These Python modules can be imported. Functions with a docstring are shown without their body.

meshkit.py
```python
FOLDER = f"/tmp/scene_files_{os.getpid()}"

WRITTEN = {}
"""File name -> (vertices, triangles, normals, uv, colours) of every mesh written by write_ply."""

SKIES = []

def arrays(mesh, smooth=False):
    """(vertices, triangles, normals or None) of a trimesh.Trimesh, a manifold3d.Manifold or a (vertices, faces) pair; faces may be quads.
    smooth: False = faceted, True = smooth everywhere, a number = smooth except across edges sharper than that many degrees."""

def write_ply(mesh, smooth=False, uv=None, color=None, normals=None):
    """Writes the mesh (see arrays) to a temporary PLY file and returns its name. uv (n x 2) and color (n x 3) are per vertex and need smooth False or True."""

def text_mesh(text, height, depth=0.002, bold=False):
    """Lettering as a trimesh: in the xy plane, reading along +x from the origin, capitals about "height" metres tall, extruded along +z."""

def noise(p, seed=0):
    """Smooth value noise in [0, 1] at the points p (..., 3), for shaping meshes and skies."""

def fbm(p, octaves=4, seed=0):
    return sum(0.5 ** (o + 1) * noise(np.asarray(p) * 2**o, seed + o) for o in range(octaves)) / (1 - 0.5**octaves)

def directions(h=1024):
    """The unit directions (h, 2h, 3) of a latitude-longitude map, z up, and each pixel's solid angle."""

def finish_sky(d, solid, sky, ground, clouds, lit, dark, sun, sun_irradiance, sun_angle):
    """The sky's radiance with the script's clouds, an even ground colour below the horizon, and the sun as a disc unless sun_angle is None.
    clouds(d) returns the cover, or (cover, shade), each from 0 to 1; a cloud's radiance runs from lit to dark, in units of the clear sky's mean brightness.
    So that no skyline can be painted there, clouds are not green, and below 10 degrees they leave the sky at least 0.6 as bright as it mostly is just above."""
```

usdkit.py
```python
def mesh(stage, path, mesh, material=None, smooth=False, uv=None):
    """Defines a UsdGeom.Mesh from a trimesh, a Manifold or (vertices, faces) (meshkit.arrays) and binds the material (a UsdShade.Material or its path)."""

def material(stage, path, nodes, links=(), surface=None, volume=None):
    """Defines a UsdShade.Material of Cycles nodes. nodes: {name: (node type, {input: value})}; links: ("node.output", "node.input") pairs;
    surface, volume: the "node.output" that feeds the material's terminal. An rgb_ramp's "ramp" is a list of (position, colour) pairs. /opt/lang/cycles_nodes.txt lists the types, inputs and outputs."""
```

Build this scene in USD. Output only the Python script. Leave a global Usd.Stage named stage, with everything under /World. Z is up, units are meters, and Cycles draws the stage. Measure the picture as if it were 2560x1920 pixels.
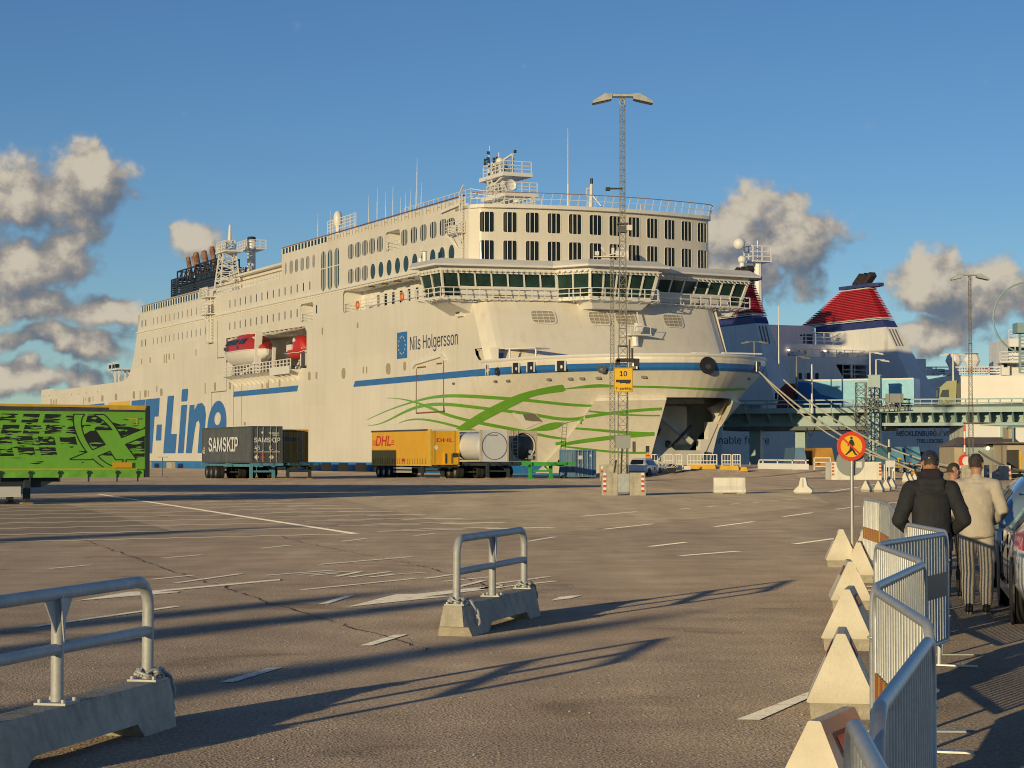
import math, random
import numpy as np, trimesh, usdkit, meshkit
from shapely.geometry import Polygon, box as sbox, LineString, Point, MultiPolygon
from shapely.ops import unary_union
from shapely import affinity
from pxr import Usd, UsdGeom, UsdLux, UsdShade, Gf, Sdf
R_ = random.Random(7)
RN = np.random.default_rng(11)
stage = Usd.Stage.CreateInMemory()
UsdGeom.SetStageUpAxis(stage, 'Z')
UsdGeom.Xform.Define(stage, '/World'); UsdGeom.Scope.Define(stage, '/World/Looks')
PI = math.pi

# ------------------------------------------------------------ camera, sky, sun, exposure
FPX, EYE, VH, CX, CY = 5200.0, 1.75, 1142.0, 1280.0, 960.0      # the photograph is 2560 px wide
PITCH = math.atan((VH - CY) / FPX)
cam = UsdGeom.Camera.Define(stage, '/World/camera')
cam.AddTranslateOp().Set(Gf.Vec3d(0, 0, EYE)); cam.AddRotateXOp().Set(90 + math.degrees(PITCH))
cam.CreateHorizontalApertureAttr(36.0); cam.CreateVerticalApertureAttr(27.0)
cam.CreateFocalLengthAttr(36.0 * FPX / 2560.0); cam.CreateClippingRangeAttr(Gf.Vec2f(0.3, 20000))
cam.CreateExposureAttr(-0.45)
SUN_AZ, SUN_EL = math.radians(210.0), math.radians(7.1)         # towards the sun: behind the camera, to its left
SUN = np.array([math.sin(SUN_AZ) * math.cos(SUN_EL), math.cos(SUN_AZ) * math.cos(SUN_EL), math.sin(SUN_EL)])
sun = UsdLux.DistantLight.Define(stage, '/World/sun')
sun.CreateIntensityAttr(1.25); sun.CreateAngleAttr(0.5); sun.CreateNormalizeAttr(True)
sun.CreateColorAttr(Gf.Vec3f(1.0, 0.785, 0.42))
sun.AddRotateZOp().Set(-math.degrees(SUN_AZ)); sun.AddRotateXOp().Set(-(90 - math.degrees(SUN_EL)))

def sky():
    n = {'tc': ('texture_coordinate', {}), 'sky': ('sky_texture', {'sky_type': 'single_scattering', 'sun_disc': False, 'sun_elevation': SUN_EL, 'sun_rotation': SUN_AZ, 'air_density': 0.75, 'aerosol_density': 0.06, 'ozone_density': 2.6})}
    L = []
    def LL(*q): L.extend(q)
    n['sep'] = ('separate_xyz', {}); L.append(('tc.generated', 'sep.vector'))
    n['az'] = ('math', {'math_type': 'arctan2'}); LL(('sep.x', 'az.value1'), ('sep.y', 'az.value2'))
    n['el'] = ('math', {'math_type': 'arcsine'}); LL(('sep.z', 'el.value1'))
    n['ae'] = ('combine_xyz', {'z': 0.0}); LL(('az.value', 'ae.x'), ('el.value', 'ae.y'))
    deg = PI / 180
    # clouds: centre azimuth, elevation, half width, half height (degrees), weight
    def B(u, v, ru, rv, w=1.0):
        return (math.degrees(math.atan((u - CX) / FPX)), math.degrees(math.atan((VH - v) / FPX)), math.degrees(ru / FPX), math.degrees(rv / FPX), w)
    blobs = [B(40, 510, 300, 185), B(235, 465, 175, 130), B(80, 670, 230, 160), B(70, 785, 200, 80), B(270, 795, 210, 80), B(140, 865, 330, 70, .95), B(110, 965, 300, 75, .95), B(340, 940, 150, 60, .9),
             B(500, 590, 150, 110, .76), B(1850, 570, 250, 145), B(1985, 620, 215, 175), B(1840, 700, 240, 150), B(2330, 700, 190, 130), B(2470, 760, 250, 150), B(2300, 830, 330, 100, .9)]
    def field(tag, dx, dy):
        n['p' + tag] = ('mapping', {'location': (dx * deg, dy * deg, 0)}); LL(('ae.vector', f'p{tag}.vector'))
        # the outlines of the banks are bent by two scales of noise
        n['wn' + tag] = ('noise_texture', {'scale': 30.0, 'detail': 3.0, 'roughness': .6}); LL((f'p{tag}.vector', f'wn{tag}.vector'))
        n['ws' + tag] = ('mapping', {'location': (-.5 * .042, -.5 * .030, 0), 'scale': (.042, .030, 0)}); LL((f'wn{tag}.color', f'ws{tag}.vector'))
        n['wp' + tag] = ('mapping', {}); LL((f'p{tag}.vector', f'wp{tag}.vector'), (f'ws{tag}.vector', f'wp{tag}.location')); src = f'wp{tag}.vector'
        last = None
        for i, (a, e, ra, re, wt) in enumerate(blobs):
            m, g = f'm{tag}{i}', f'g{tag}{i}'
            n[m] = ('mapping', {'location': (-a / ra, -e / re, 0), 'scale': (1 / (ra * deg), 1 / (re * deg), 1)}); LL((src, m + '.vector'))
            n[g] = ('gradient_texture', {'gradient_type': 'spherical'}); LL((m + '.vector', g + '.vector'))
            k = f'k{tag}{i}'
            n[k] = ('math', {'math_type': 'multiply_add', 'value2': 1.75, 'value3': -.46 + (wt - 1) * 1.1}); LL((g + '.fac', k + '.value1'))
            if last:
                x = f'x{tag}{i}'; n[x] = ('math', {'math_type': 'smoothmax', 'value3': .15}); LL((last, x + '.value1'), (k + '.value', x + '.value2')); last = x + '.value'
            else:
                last = k + '.value'
        # the rest of the sky carries broken cloud low down as well
        n['o' + tag] = ('noise_texture', {'scale': 5.0, 'detail': 3.0}); LL((f'p{tag}.vector', f'o{tag}.vector'))
        n['q' + tag] = ('math', {'math_type': 'absolute'}); LL(('az.value', f'q{tag}.value1'))
        n['r' + tag] = ('map_range', {'from_min': .27, 'from_max': .5, 'to_min': -1.2, 'to_max': -.1, 'clamp': True}); LL((f'q{tag}.value', f'r{tag}.value'))
        n['s' + tag] = ('math', {'math_type': 'multiply_add', 'value2': 1.9, 'value3': -.95}); LL((f'o{tag}.fac', f's{tag}.value1'))
        n['t' + tag] = ('math', {'math_type': 'add'}); LL((f's{tag}.value', f't{tag}.value1'), (f'r{tag}.result', f't{tag}.value2'))
        n['y' + tag] = ('math', {'math_type': 'maximum'}); LL((last, f'y{tag}.value1'), (f't{tag}.value', f'y{tag}.value2'))
        n['f1' + tag] = ('noise_texture', {'scale': 42.0, 'detail': 6.0, 'roughness': .58, 'distortion': .15}); LL((f'p{tag}.vector', f'f1{tag}.vector'))
        n['f2' + tag] = ('math', {'math_type': 'multiply_add', 'value2': 2.3, 'value3': -1.15}); LL((f'f1{tag}.fac', f'f2{tag}.value1'))
        n['d' + tag] = ('math', {'math_type': 'add'}); LL((f'y{tag}.value', f'd{tag}.value1'), (f'f2{tag}.value', f'd{tag}.value2'))
        return f'd{tag}.value'
    d0 = field('a', 0, 0)
    d1 = field('b', -.45, .75)                                       # the same field a little towards the light
    n['cov'] = ('map_range', {'range_type': 'smoothstep', 'from_min': .0, 'from_max': .56, 'to_min': 0, 'to_max': .97, 'clamp': True}); LL((d0, 'cov.value'))
    n['dif'] = ('math', {'math_type': 'subtract'}); LL((d0, 'dif.value1'), (d1, 'dif.value2'))
    n['ds'] = ('math', {'math_type': 'multiply_add', 'value2': 1.15}); LL(('dif.value', 'ds.value1'), ('thk.value', 'ds.value3'))
    n['thk'] = ('math', {'math_type': 'multiply_add', 'value2': .3}); LL((d0, 'thk.value1'), ('mott.value', 'thk.value3'))
    n['mn'] = ('noise_texture', {'scale': 75.0, 'detail': 5.0, 'roughness': .6}); LL(('ae.vector', 'mn.vector')); n['mott'] = ('math', {'math_type': 'multiply_add', 'value2': 2.6, 'value3': -1.62}); LL(('mn.fac', 'mott.value1'))
    n['lit'] = ('map_range', {'range_type': 'smoothstep', 'from_min': -1.05, 'from_max': 1.05, 'clamp': True}); LL(('ds.value', 'lit.value'))
    n['col'] = ('rgb_ramp', {'ramp': [(0, CLOUD_DARK), (.34, CLOUD_MID), (.68, CLOUD_LIT), (1, CLOUD_TOP)]}); LL(('lit.result', 'col.fac'))
    n['hs'] = ('hsv', {'hue': .507, 'saturation': 1.10, 'value': 0.97}); LL(('sky.color', 'hs.color'))
    n['mix'] = ('mix_color', {'use_clamp': False}); LL(('cov.result', 'mix.fac'), ('hs.color', 'mix.a'), ('col.color', 'mix.b'))
    n['bg'] = ('background_shader', {'strength': SKY_STRENGTH}); L.append(('mix.result', 'bg.color'))
    m = usdkit.material(stage, '/World/Looks/sky_and_cloud', n, L, surface='bg.background')
    d = UsdLux.DomeLight.Define(stage, '/World/sky'); d.CreateIntensityAttr(1.0)
    UsdShade.MaterialBindingAPI.Apply(d.GetPrim()).Bind(m)
    d.GetPrim().SetCustomDataByKey('kind', 'structure')
SKY_STRENGTH = 0.15
CLOUD_TOP, CLOUD_LIT, CLOUD_MID, CLOUD_DARK = (5.4, 4.8, 3.8), (3.5, 3.15, 2.75), (2.2, 2.15, 2.15), (1.2, 1.5, 1.95)
sky()

# ------------------------------------------------------------ helpers
def ray(u, v):
    xc, yc = (u - CX) / FPX, -(v - CY) / FPX
    return np.array([xc, math.cos(PITCH) - yc * math.sin(PITCH), math.sin(PITCH) + yc * math.cos(PITCH)])
def on_ground(u, v, z=0.0):
    r = ray(u, v); return np.array([0, 0, EYE]) + r * (z - EYE) / r[2]
def at_depth(u, v, y):
    r = ray(u, v); return np.array([0, 0, EYE]) + r * y / r[1]

def rot(rx=0, ry=0, rz=0):
    cx, sx, cy, sy, cz, sz = math.cos(rx), math.sin(rx), math.cos(ry), math.sin(ry), math.cos(rz), math.sin(rz)
    return np.array([[cz, -sz, 0], [sz, cz, 0], [0, 0, 1]]) @ np.array([[cy, 0, sy], [0, 1, 0], [-sy, 0, cy]]) @ np.array([[1, 0, 0], [0, cx, -sx], [0, sx, cx]])
def unit(a):
    a = np.asarray(a, float); return a / (np.linalg.norm(a) + 1e-12)
def frame(t, up=(0, 0, 1)):
    t = unit(t); up = np.asarray(up, float)
    if abs(t @ unit(up)) > .98: up = np.array([1.0, 0, 0]) if abs(t[0]) < .9 else np.array([0, 1.0, 0])
    a = unit(np.cross(up, t)); return a, np.cross(t, a)
BOXF = np.array([[0, 2, 1], [0, 3, 2], [4, 5, 6], [4, 6, 7], [0, 1, 5], [0, 5, 4], [1, 2, 6], [1, 6, 5], [2, 3, 7], [2, 7, 6], [3, 0, 4], [3, 4, 7]])
def tri2d(poly):
    if poly.is_empty or poly.area < 1e-9: return np.zeros((0, 2)), np.zeros((0, 3), int)
    v, f = trimesh.creation.triangulate_polygon(poly, engine='earcut'); return np.asarray(v), np.asarray(f)
def polys(g):
    return [p for p in getattr(g, 'geoms', [g]) if isinstance(p, Polygon) and p.area > 1e-9]
class MB:
    def __init__(s): s.V, s.F, s.n = [], [], 0
    def add(s, V, F):
        V = np.asarray(V, float).reshape(-1, 3); F = np.asarray(F, int)
        if F.ndim == 2 and F.shape[1] == 4: F = np.vstack([F[:, [0, 1, 2]], F[:, [0, 2, 3]]])
        if len(F): s.V.append(V); s.F.append(F + s.n); s.n += len(V)
        return s
    def merge(s, o, M=None, T=(0, 0, 0)):
        if o.n: V = np.vstack(o.V); s.add((V if M is None else V @ np.asarray(M).T) + np.asarray(T), np.vstack(o.F))
        return s
    def box(s, lo, hi):
        (a, b, c), (d, e, f) = lo, hi
        return s.add([(a, b, c), (d, b, c), (d, e, c), (a, e, c), (a, b, f), (d, b, f), (d, e, f), (a, e, f)], BOXF)
    def cbox(s, c, size, R=None):
        h = np.asarray(size, float) / 2
        V = np.array([(-1, -1, -1), (1, -1, -1), (1, 1, -1), (-1, 1, -1), (-1, -1, 1), (1, -1, 1), (1, 1, 1), (-1, 1, 1)]) * h
        return s.add((V if R is None else V @ np.asarray(R).T) + np.asarray(c, float), BOXF)
    def hexa(s, bottom, top): return s.add(list(bottom) + list(top), BOXF)
    def beam(s, p, q, w, h=None, up=(0, 0, 1)):
        p, q = np.asarray(p, float), np.asarray(q, float); h = w if h is None else h
        a, b = frame(q - p, up); a, b = a * w / 2, b * h / 2
        return s.add([p - a - b, p + a - b, p + a + b, p - a + b, q - a - b, q + a - b, q + a + b, q - a + b], BOXF)
    def tube(s, pts, r, n=6, caps=True, closed=False):
        P = np.asarray(pts, float); m = len(P); r = np.broadcast_to(r, (m,))
        T = np.roll(P, -1, 0) - np.roll(P, 1, 0) if closed else np.gradient(P, axis=0)
        a, b = frame(T[0]); ang = np.arange(n) * 2 * PI / n; V = []
        for i in range(m):
            t = unit(T[i]); a = unit(a - t * (a @ t)); b = np.cross(t, a)
            V.append(P[i] + r[i] * (np.cos(ang)[:, None] * a + np.sin(ang)[:, None] * b))
        F = []
        for i in range(m if closed else m - 1):
            k = (i + 1) % m
            for j in range(n): F.append((i * n + j, i * n + (j + 1) % n, k * n + (j + 1) % n, k * n + j))
        V = np.vstack(V); F = np.array(F); F = np.vstack([F[:, [0, 1, 2]], F[:, [0, 2, 3]]])
        if caps and not closed:
            c = [(0, j + 1, j) for j in range(1, n - 1)] + [((m - 1) * n, (m - 1) * n + j, (m - 1) * n + j + 1) for j in range(1, n - 1)]
            F = np.vstack([F, c])
        return s.add(V, F)
    def cyl(s, p, q, r0, r1=None, n=10): return s.tube([p, q], [r0, r0 if r1 is None else r1], n)
    def quad(s, *p): return s.add(p, [(0, 1, 2, 3)])
    def poly(s, poly, fn, grid=None):
        "flat polygon(s) in 2-D, mapped by fn(N x 2) -> N x 3"
        for p in polys(poly):
            if grid:
                x0, y0, x1, y1 = p.bounds
                gx, gy = np.arange(math.floor(x0 / grid[0]), math.ceil(x1 / grid[0])), np.arange(math.floor(y0 / grid[1]), math.ceil(y1 / grid[1]))
                for i in gx:
                    col = p.intersection(sbox(i * grid[0], y0 - 1, (i + 1) * grid[0], y1 + 1)) if len(gx) > 1 else p
                    for j in gy:
                        for c in polys(col.intersection(sbox(i * grid[0], j * grid[1], (i + 1) * grid[0], (j + 1) * grid[1]))):
                            v, f = tri2d(c); s.add(fn(v), f) if len(f) else None
            else:
                v, f = tri2d(p); s.add(fn(v), f) if len(f) else None
        return s
    def prism(s, poly, fn, t0, t1):
        "solid: polygon extruded from t0 to t1; fn(N x 3 of (a, b, t))"
        for p in polys(poly):
            m = trimesh.creation.extrude_polygon(p, 1.0, engine='earcut'); v = np.array(m.vertices); v[:, 2] = t0 + (t1 - t0) * v[:, 2]
            s.add(fn(v), m.faces)
        return s
    def lathe(s, prof, c=(0, 0, 0), n=16, R=None):
        P = np.asarray(prof, float); ang = np.arange(n) * 2 * PI / n; m = len(P)
        V = np.stack([P[:, 0, None] * np.cos(ang), P[:, 0, None] * np.sin(ang), np.broadcast_to(P[:, 1, None], (m, n))], -1).reshape(-1, 3)
        F = [(i * n + j, i * n + (j + 1) % n, (i + 1) * n + (j + 1) % n, (i + 1) * n + j) for i in range(m - 1) for j in range(n)]
        return s.add((V if R is None else V @ np.asarray(R).T) + np.asarray(c, float), F)
    def ball(s, c, r, sub=2, M=None):
        m = trimesh.creation.icosphere(sub, 1.0); V = m.vertices * np.asarray(r)
        return s.add((V if M is None else V @ np.asarray(M).T) + np.asarray(c, float), m.faces)
    def tm(s, m): return s.add(m.vertices, m.faces)
XY = lambda v: np.column_stack([v[:, 0], v[:, 1], v[:, 2] if v.shape[1] > 2 else np.zeros(len(v))])
def XZ(y=0.0, sy=1): return lambda v: np.column_stack([v[:, 0], np.full(len(v), y) if v.shape[1] < 3 else y + sy * v[:, 2], v[:, 1]])
def YZ(x=0.0): return lambda v: np.column_stack([np.full(len(v), x) if v.shape[1] < 3 else x + v[:, 2], v[:, 0], v[:, 1]])
def onplane(o, a, b, n=None):
    o, a, b = (np.asarray(t, float) for t in (o, a, b)); n = np.cross(a, b) if n is None else np.asarray(n, float)
    return lambda v: o + v[:, :1] * a + v[:, 1:2] * b + (v[:, 2:3] * n if v.shape[1] > 2 else 0)
def rrect(x0, y0, x1, y1, r):
    return sbox(x0 + r, y0 + r, x1 - r, y1 - r).buffer(r, quad_segs=4)
def ell(cx, cy, a, b, n=24): return Polygon([(cx + a * math.cos(t), cy + b * math.sin(t)) for t in np.linspace(0, 2 * PI, n, endpoint=False)])
def smooth_line(pts, n=24):
    from scipy.interpolate import CubicSpline
    P = np.asarray(pts, float); t = np.r_[0, np.cumsum(np.hypot(*np.diff(P[:, :2], axis=0).T))]
    return CubicSpline(t, P)(np.linspace(0, t[-1], n))

used = {}
def name_for(parent, name):
    k = (parent, name); i = used.get(k, 0); used[k] = i + 1
    return f'{parent}/{name}' + (f'_{i:03d}' if i else '')
def say(p, label=None, cat=None, group=None, kind=None):
    for k, v in (('label', label), ('category', cat), ('group', group), ('kind', kind)):
        if v: p.SetCustomDataByKey(k, v)
    return p
def thing(name, label=None, cat=None, loc=(0, 0, 0), rz=0.0, group=None, kind=None):
    x = UsdGeom.Xform.Define(stage, name_for('/World', name)); x.AddTranslateOp().Set(Gf.Vec3d(*map(float, loc)))
    if rz: x.AddRotateZOp().Set(math.degrees(rz))
    say(x.GetPrim(), label, cat, group, kind); return str(x.GetPath())
def put(parent, name, mb, m, smooth=None, label=None, kind=None):
    if isinstance(mb, MB):
        if not mb.n: return None
        mb = (np.vstack(mb.V), np.vstack(mb.F))
    p = name_for(parent, name); usdkit.mesh(stage, p, mb, M[m] if isinstance(m, str) else m, smooth if smooth is not None else False)
    say(stage.GetPrimAtPath(p), label, kind=kind); return p
def solo(name, mb, m, label, cat, smooth=None, group=None, kind=None):
    p = put('/World', name, mb, m, smooth); say(stage.GetPrimAtPath(p), label, cat, group, kind); return p
def dup(src, label, loc, rz=0.0, group=None, cat=None):
    s = stage.GetPrimAtPath(src); was = s.GetCustomData(); base = src.split('/')[-1]
    import re
    base = re.sub(r'_\d{3}$', '', base)
    x = UsdGeom.Xform.Define(stage, name_for('/World', base)); p = x.GetPrim()
    p.GetReferences().AddInternalReference(src); p.SetInstanceable(True)
    x.GetPrim().GetAttribute('xformOp:translate').Set(Gf.Vec3d(*map(float, loc)))
    x.ClearXformOpOrder(); x = UsdGeom.Xform(p)
    t = x.GetTranslateOp() if hasattr(x, 'GetTranslateOp') else None
    ops = [UsdGeom.XformOp(p.GetAttribute('xformOp:translate'))]
    if not p.GetAttribute('xformOp:rotateZ'): p.CreateAttribute('xformOp:rotateZ', Sdf.ValueTypeNames.Float)
    p.GetAttribute('xformOp:rotateZ').Set(math.degrees(rz)); ops.append(UsdGeom.XformOp(p.GetAttribute('xformOp:rotateZ')))
    x.SetXformOpOrder(ops); say(p, label, cat or was.get('category'), group or was.get('group')); return str(p.GetPath())
_glyph = {}
def text_poly(text, height, bold=False):
    "lettering as shapely polygons, baseline at y = 0, capitals `height` tall"
    k = (text, bold)
    if k not in _glyph:
        m = meshkit.text_mesh(text, 1.0, .01, bold); up = m.face_normals[:, 2] > .9
        _glyph[k] = unary_union([Polygon(m.vertices[f][:, :2]).buffer(1e-4) for f in m.faces[up]])
    return affinity.scale(_glyph[k], height, height, origin=(0, 0))

# ------------------------------------------------------------ materials
M = {}
def mat(name, rgb, rough=.5, metal=0.0, noise=(), streak=None, bump=None, spec=.5, coat=0, dr=0.0, trans=0.0, emit=None):
    """noise: (scale, amount) pairs of tonal variation; streak: (scale, amount, colour) vertical runs; bump: (scale, distance)"""
    n = {'tc': ('texture_coordinate', {}), 'p': ('principled_bsdf', {'base_color': rgb, 'roughness': rough, 'metallic': metal, 'specular_ior_level': spec, 'coat_weight': coat, 'diffuse_roughness': dr})}; L = []; last = None
    def c(): return last
    for i, (s, a) in enumerate(noise):
        n[f'n{i}'] = ('noise_texture', {'scale': float(s), 'detail': 5.0, 'roughness': .6}); L.append(('tc.object', f'n{i}.vector'))
        n[f'r{i}'] = ('rgb_ramp', {'ramp': [(.28, (1 - a,) * 3), (.72, (1 + a,) * 3)]}); L.append((f'n{i}.fac', f'r{i}.fac'))
        n[f'm{i}'] = ('mix', {'mix_type': 'multiply', 'fac': 1.0, 'color1': rgb}); L.append((f'r{i}.color', f'm{i}.color2'))
        if last: L.append((last, f'm{i}.color1'))
        last = f'm{i}.color'
    if streak:
        s, a, col = streak
        n['smap'] = ('mapping', {'scale': (s, s, s * .055)}); n['sn'] = ('noise_texture', {'scale': 1.0, 'detail': 4.0, 'roughness': .6})
        n['sr'] = ('rgb_ramp', {'ramp': [(.52, (0, 0, 0)), (.80, (a, a, a))]}); n['sm'] = ('mix', {'color1': rgb, 'color2': col})
        L += [('tc.object', 'smap.vector'), ('smap.vector', 'sn.vector'), ('sn.fac', 'sr.fac'), ('sr.color', 'sm.fac')]
        if last: L.append((last, 'sm.color1'))
        last = 'sm.color'
    if last: L.append((last, 'p.base_color'))
    if bump:
        n['bn'] = ('noise_texture', {'scale': float(bump[0]), 'detail': 4.0, 'roughness': .6}); n['bp'] = ('bump', {'strength': 1.0, 'distance': float(bump[1])})
        L += [('tc.object', 'bn.vector'), ('bn.fac', 'bp.height'), ('bp.normal', 'p.normal')]
    if emit: n['p'][1].update(emission_color=emit[0], emission_strength=emit[1])
    M[name] = usdkit.material(stage, '/World/Looks/' + name, n, L, surface='p.BSDF'); return M[name]
def glass_mat(name, tint, rough=.02):
    n = {'t': ('transparent_bsdf', {'color': tint}), 'g': ('glossy_bsdf', {'color': (.95, .95, .95), 'roughness': rough}), 'f': ('fresnel', {'IOR': 1.5}), 'x': ('mix_closure', {})}
    M[name] = usdkit.material(stage, '/World/Looks/' + name, n, [('f.fac', 'x.fac'), ('t.BSDF', 'x.closure1'), ('g.BSDF', 'x.closure2')], surface='x.closure')
W_ = (.70, .67, .62)
def plating(name, rgb):
    n = {'tc': ('texture_coordinate', {}), 's': ('separate_xyz', {}), 'c': ('combine_xyz', {'z': 0.0}), 'b': ('brick_texture', {'scale': 1.0, 'brick_width': 9.0, 'row_height': 2.75, 'mortar_size': .022, 'mortar_smooth': .6, 'color1': (1, 1, 1), 'color2': (.955, .955, .95), 'mortar': (.93, .925, .91)}),
         'n1': ('noise_texture', {'scale': .10, 'detail': 6.0, 'roughness': .62}), 'r1': ('rgb_ramp', {'ramp': [(.28, (.93, .925, .91)), (.72, (1.04, 1.04, 1.04))]}), 'sm': ('mapping', {'scale': (1.1, 1.1, .05)}), 'n2': ('noise_texture', {'scale': 1.0, 'detail': 6.0, 'roughness': .7}), 'r2': ('rgb_ramp', {'ramp': [(.50, (0, 0, 0)), (.82, (.34, .34, .34))]}),
         'n3': ('noise_texture', {'scale': .55, 'detail': 2.0}), 'sb': ('mapping', {'scale': (.40, .40, .12)}), 'm1': ('mix', {'mix_type': 'multiply', 'fac': 1.0, 'color1': rgb}), 'm2': ('mix', {'mix_type': 'multiply', 'fac': 1.0}), 'm3': ('mix', {'color2': (.40, .28, .16)}), 'bp': ('bump', {'strength': 1.0, 'distance': .07}), 'p': ('principled_bsdf', {'roughness': .40, 'specular_ior_level': .45})}
    L = [('tc.object', 's.vector'), ('s.x', 'c.x'), ('s.z', 'c.y'), ('c.vector', 'b.vector'), ('tc.object', 'n1.vector'), ('n1.fac', 'r1.fac'), ('tc.object', 'sm.vector'), ('sm.vector', 'n2.vector'), ('n2.fac', 'r2.fac'), ('b.color', 'm1.color2'), ('m1.color', 'm2.color1'), ('r1.color', 'm2.color2'), ('m2.color', 'm3.color1'), ('r2.color', 'm3.fac'), ('m3.color', 'p.base_color'), ('tc.object', 'sb.vector'), ('sb.vector', 'n3.vector'), ('n3.fac', 'bp.height'), ('bp.normal', 'p.normal')]
    M[name] = usdkit.material(stage, '/World/Looks/' + name, n, L, surface='p.BSDF')
plating('ship_white', (.73, .685, .60))
mat('ship_white_clean', (.72, .70, .66), .42, noise=((.6, .05),))
mat('deck_white', (.62, .61, .58), .6, noise=((.8, .08),))
mat('ship_blue', (.030, .150, .43), .4, noise=((.5, .10),))
mat('ship_bottom_blue', (.028, .19, .50), .5, noise=((.25, .16), (1.5, .1)), streak=(.9, .5, (.25, .13, .06)))
mat('ship_green', (.14, .36, .035), .4, noise=((.5, .08),))
mat('ship_yellow', (.72, .46, .04), .4)
mat('lettering_navy', (.035, .055, .12), .5)
mat('star_yellow', (.8, .72, .25), .5)
mat('window_glass', (.010, .015, .014), .22, spec=.35, noise=((.9, .5),))
mat('window_green', (.022, .050, .043), .12, spec=.5, noise=((.7, .4),))
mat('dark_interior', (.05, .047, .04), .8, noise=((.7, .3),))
mat('hold_paint', (.74, .70, .58), .7, noise=((.5, .2),))
mat('grey_interior', (.62, .60, .52), .7, noise=((.5, .2),))
mat('louvre_tan', (.36, .31, .23), .6)
mat('vent_shadow', (.17, .15, .12), .7)
mat('black_rubber', (.018, .018, .02), .8, noise=((3, .3),))
mat('black_paint', (.02, .021, .024), .5)
mat('funnel_frame', (.020, .030, .05), .5)
mat('rusty_pipe', (.24, .12, .075), .75, noise=((.8, .55), (4, .4)), streak=(1.5, .6, (.45, .38, .30)))
mat('exhaust_black', (.035, .028, .026), .8, noise=((1, .4),))
mat('lifeboat_red', (.42, .035, .03), .4, noise=((1.2, .1),))
mat('bright_red', (.50, .03, .025), .45, noise=((.9, .1),))
mat('lifebuoy_orange', (.62, .16, .04), .5)
mat('rust', (.22, .085, .03), .9, noise=((3, .4),))
mat('steel_galvanised', (.40, .41, .405), .55, .12, noise=((6, .16), (40, .10)), bump=(60, .0008))
mat('barrier_zinc', (.50, .51, .50), .42, .35, noise=((9, .14), (60, .10)))
mat('steel_dark', (.10, .10, .10), .5, .4, noise=((4, .2),))
mat('mast_steel', (.20, .19, .17), .6, .3, noise=((3, .2),))
mat('concrete', (.44, .40, .32), .92, noise=((2.2, .20), (14, .13), (70, .10)), streak=(5.0, .45, (.10, .09, .075)), bump=(26, .01), spec=.2)
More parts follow.
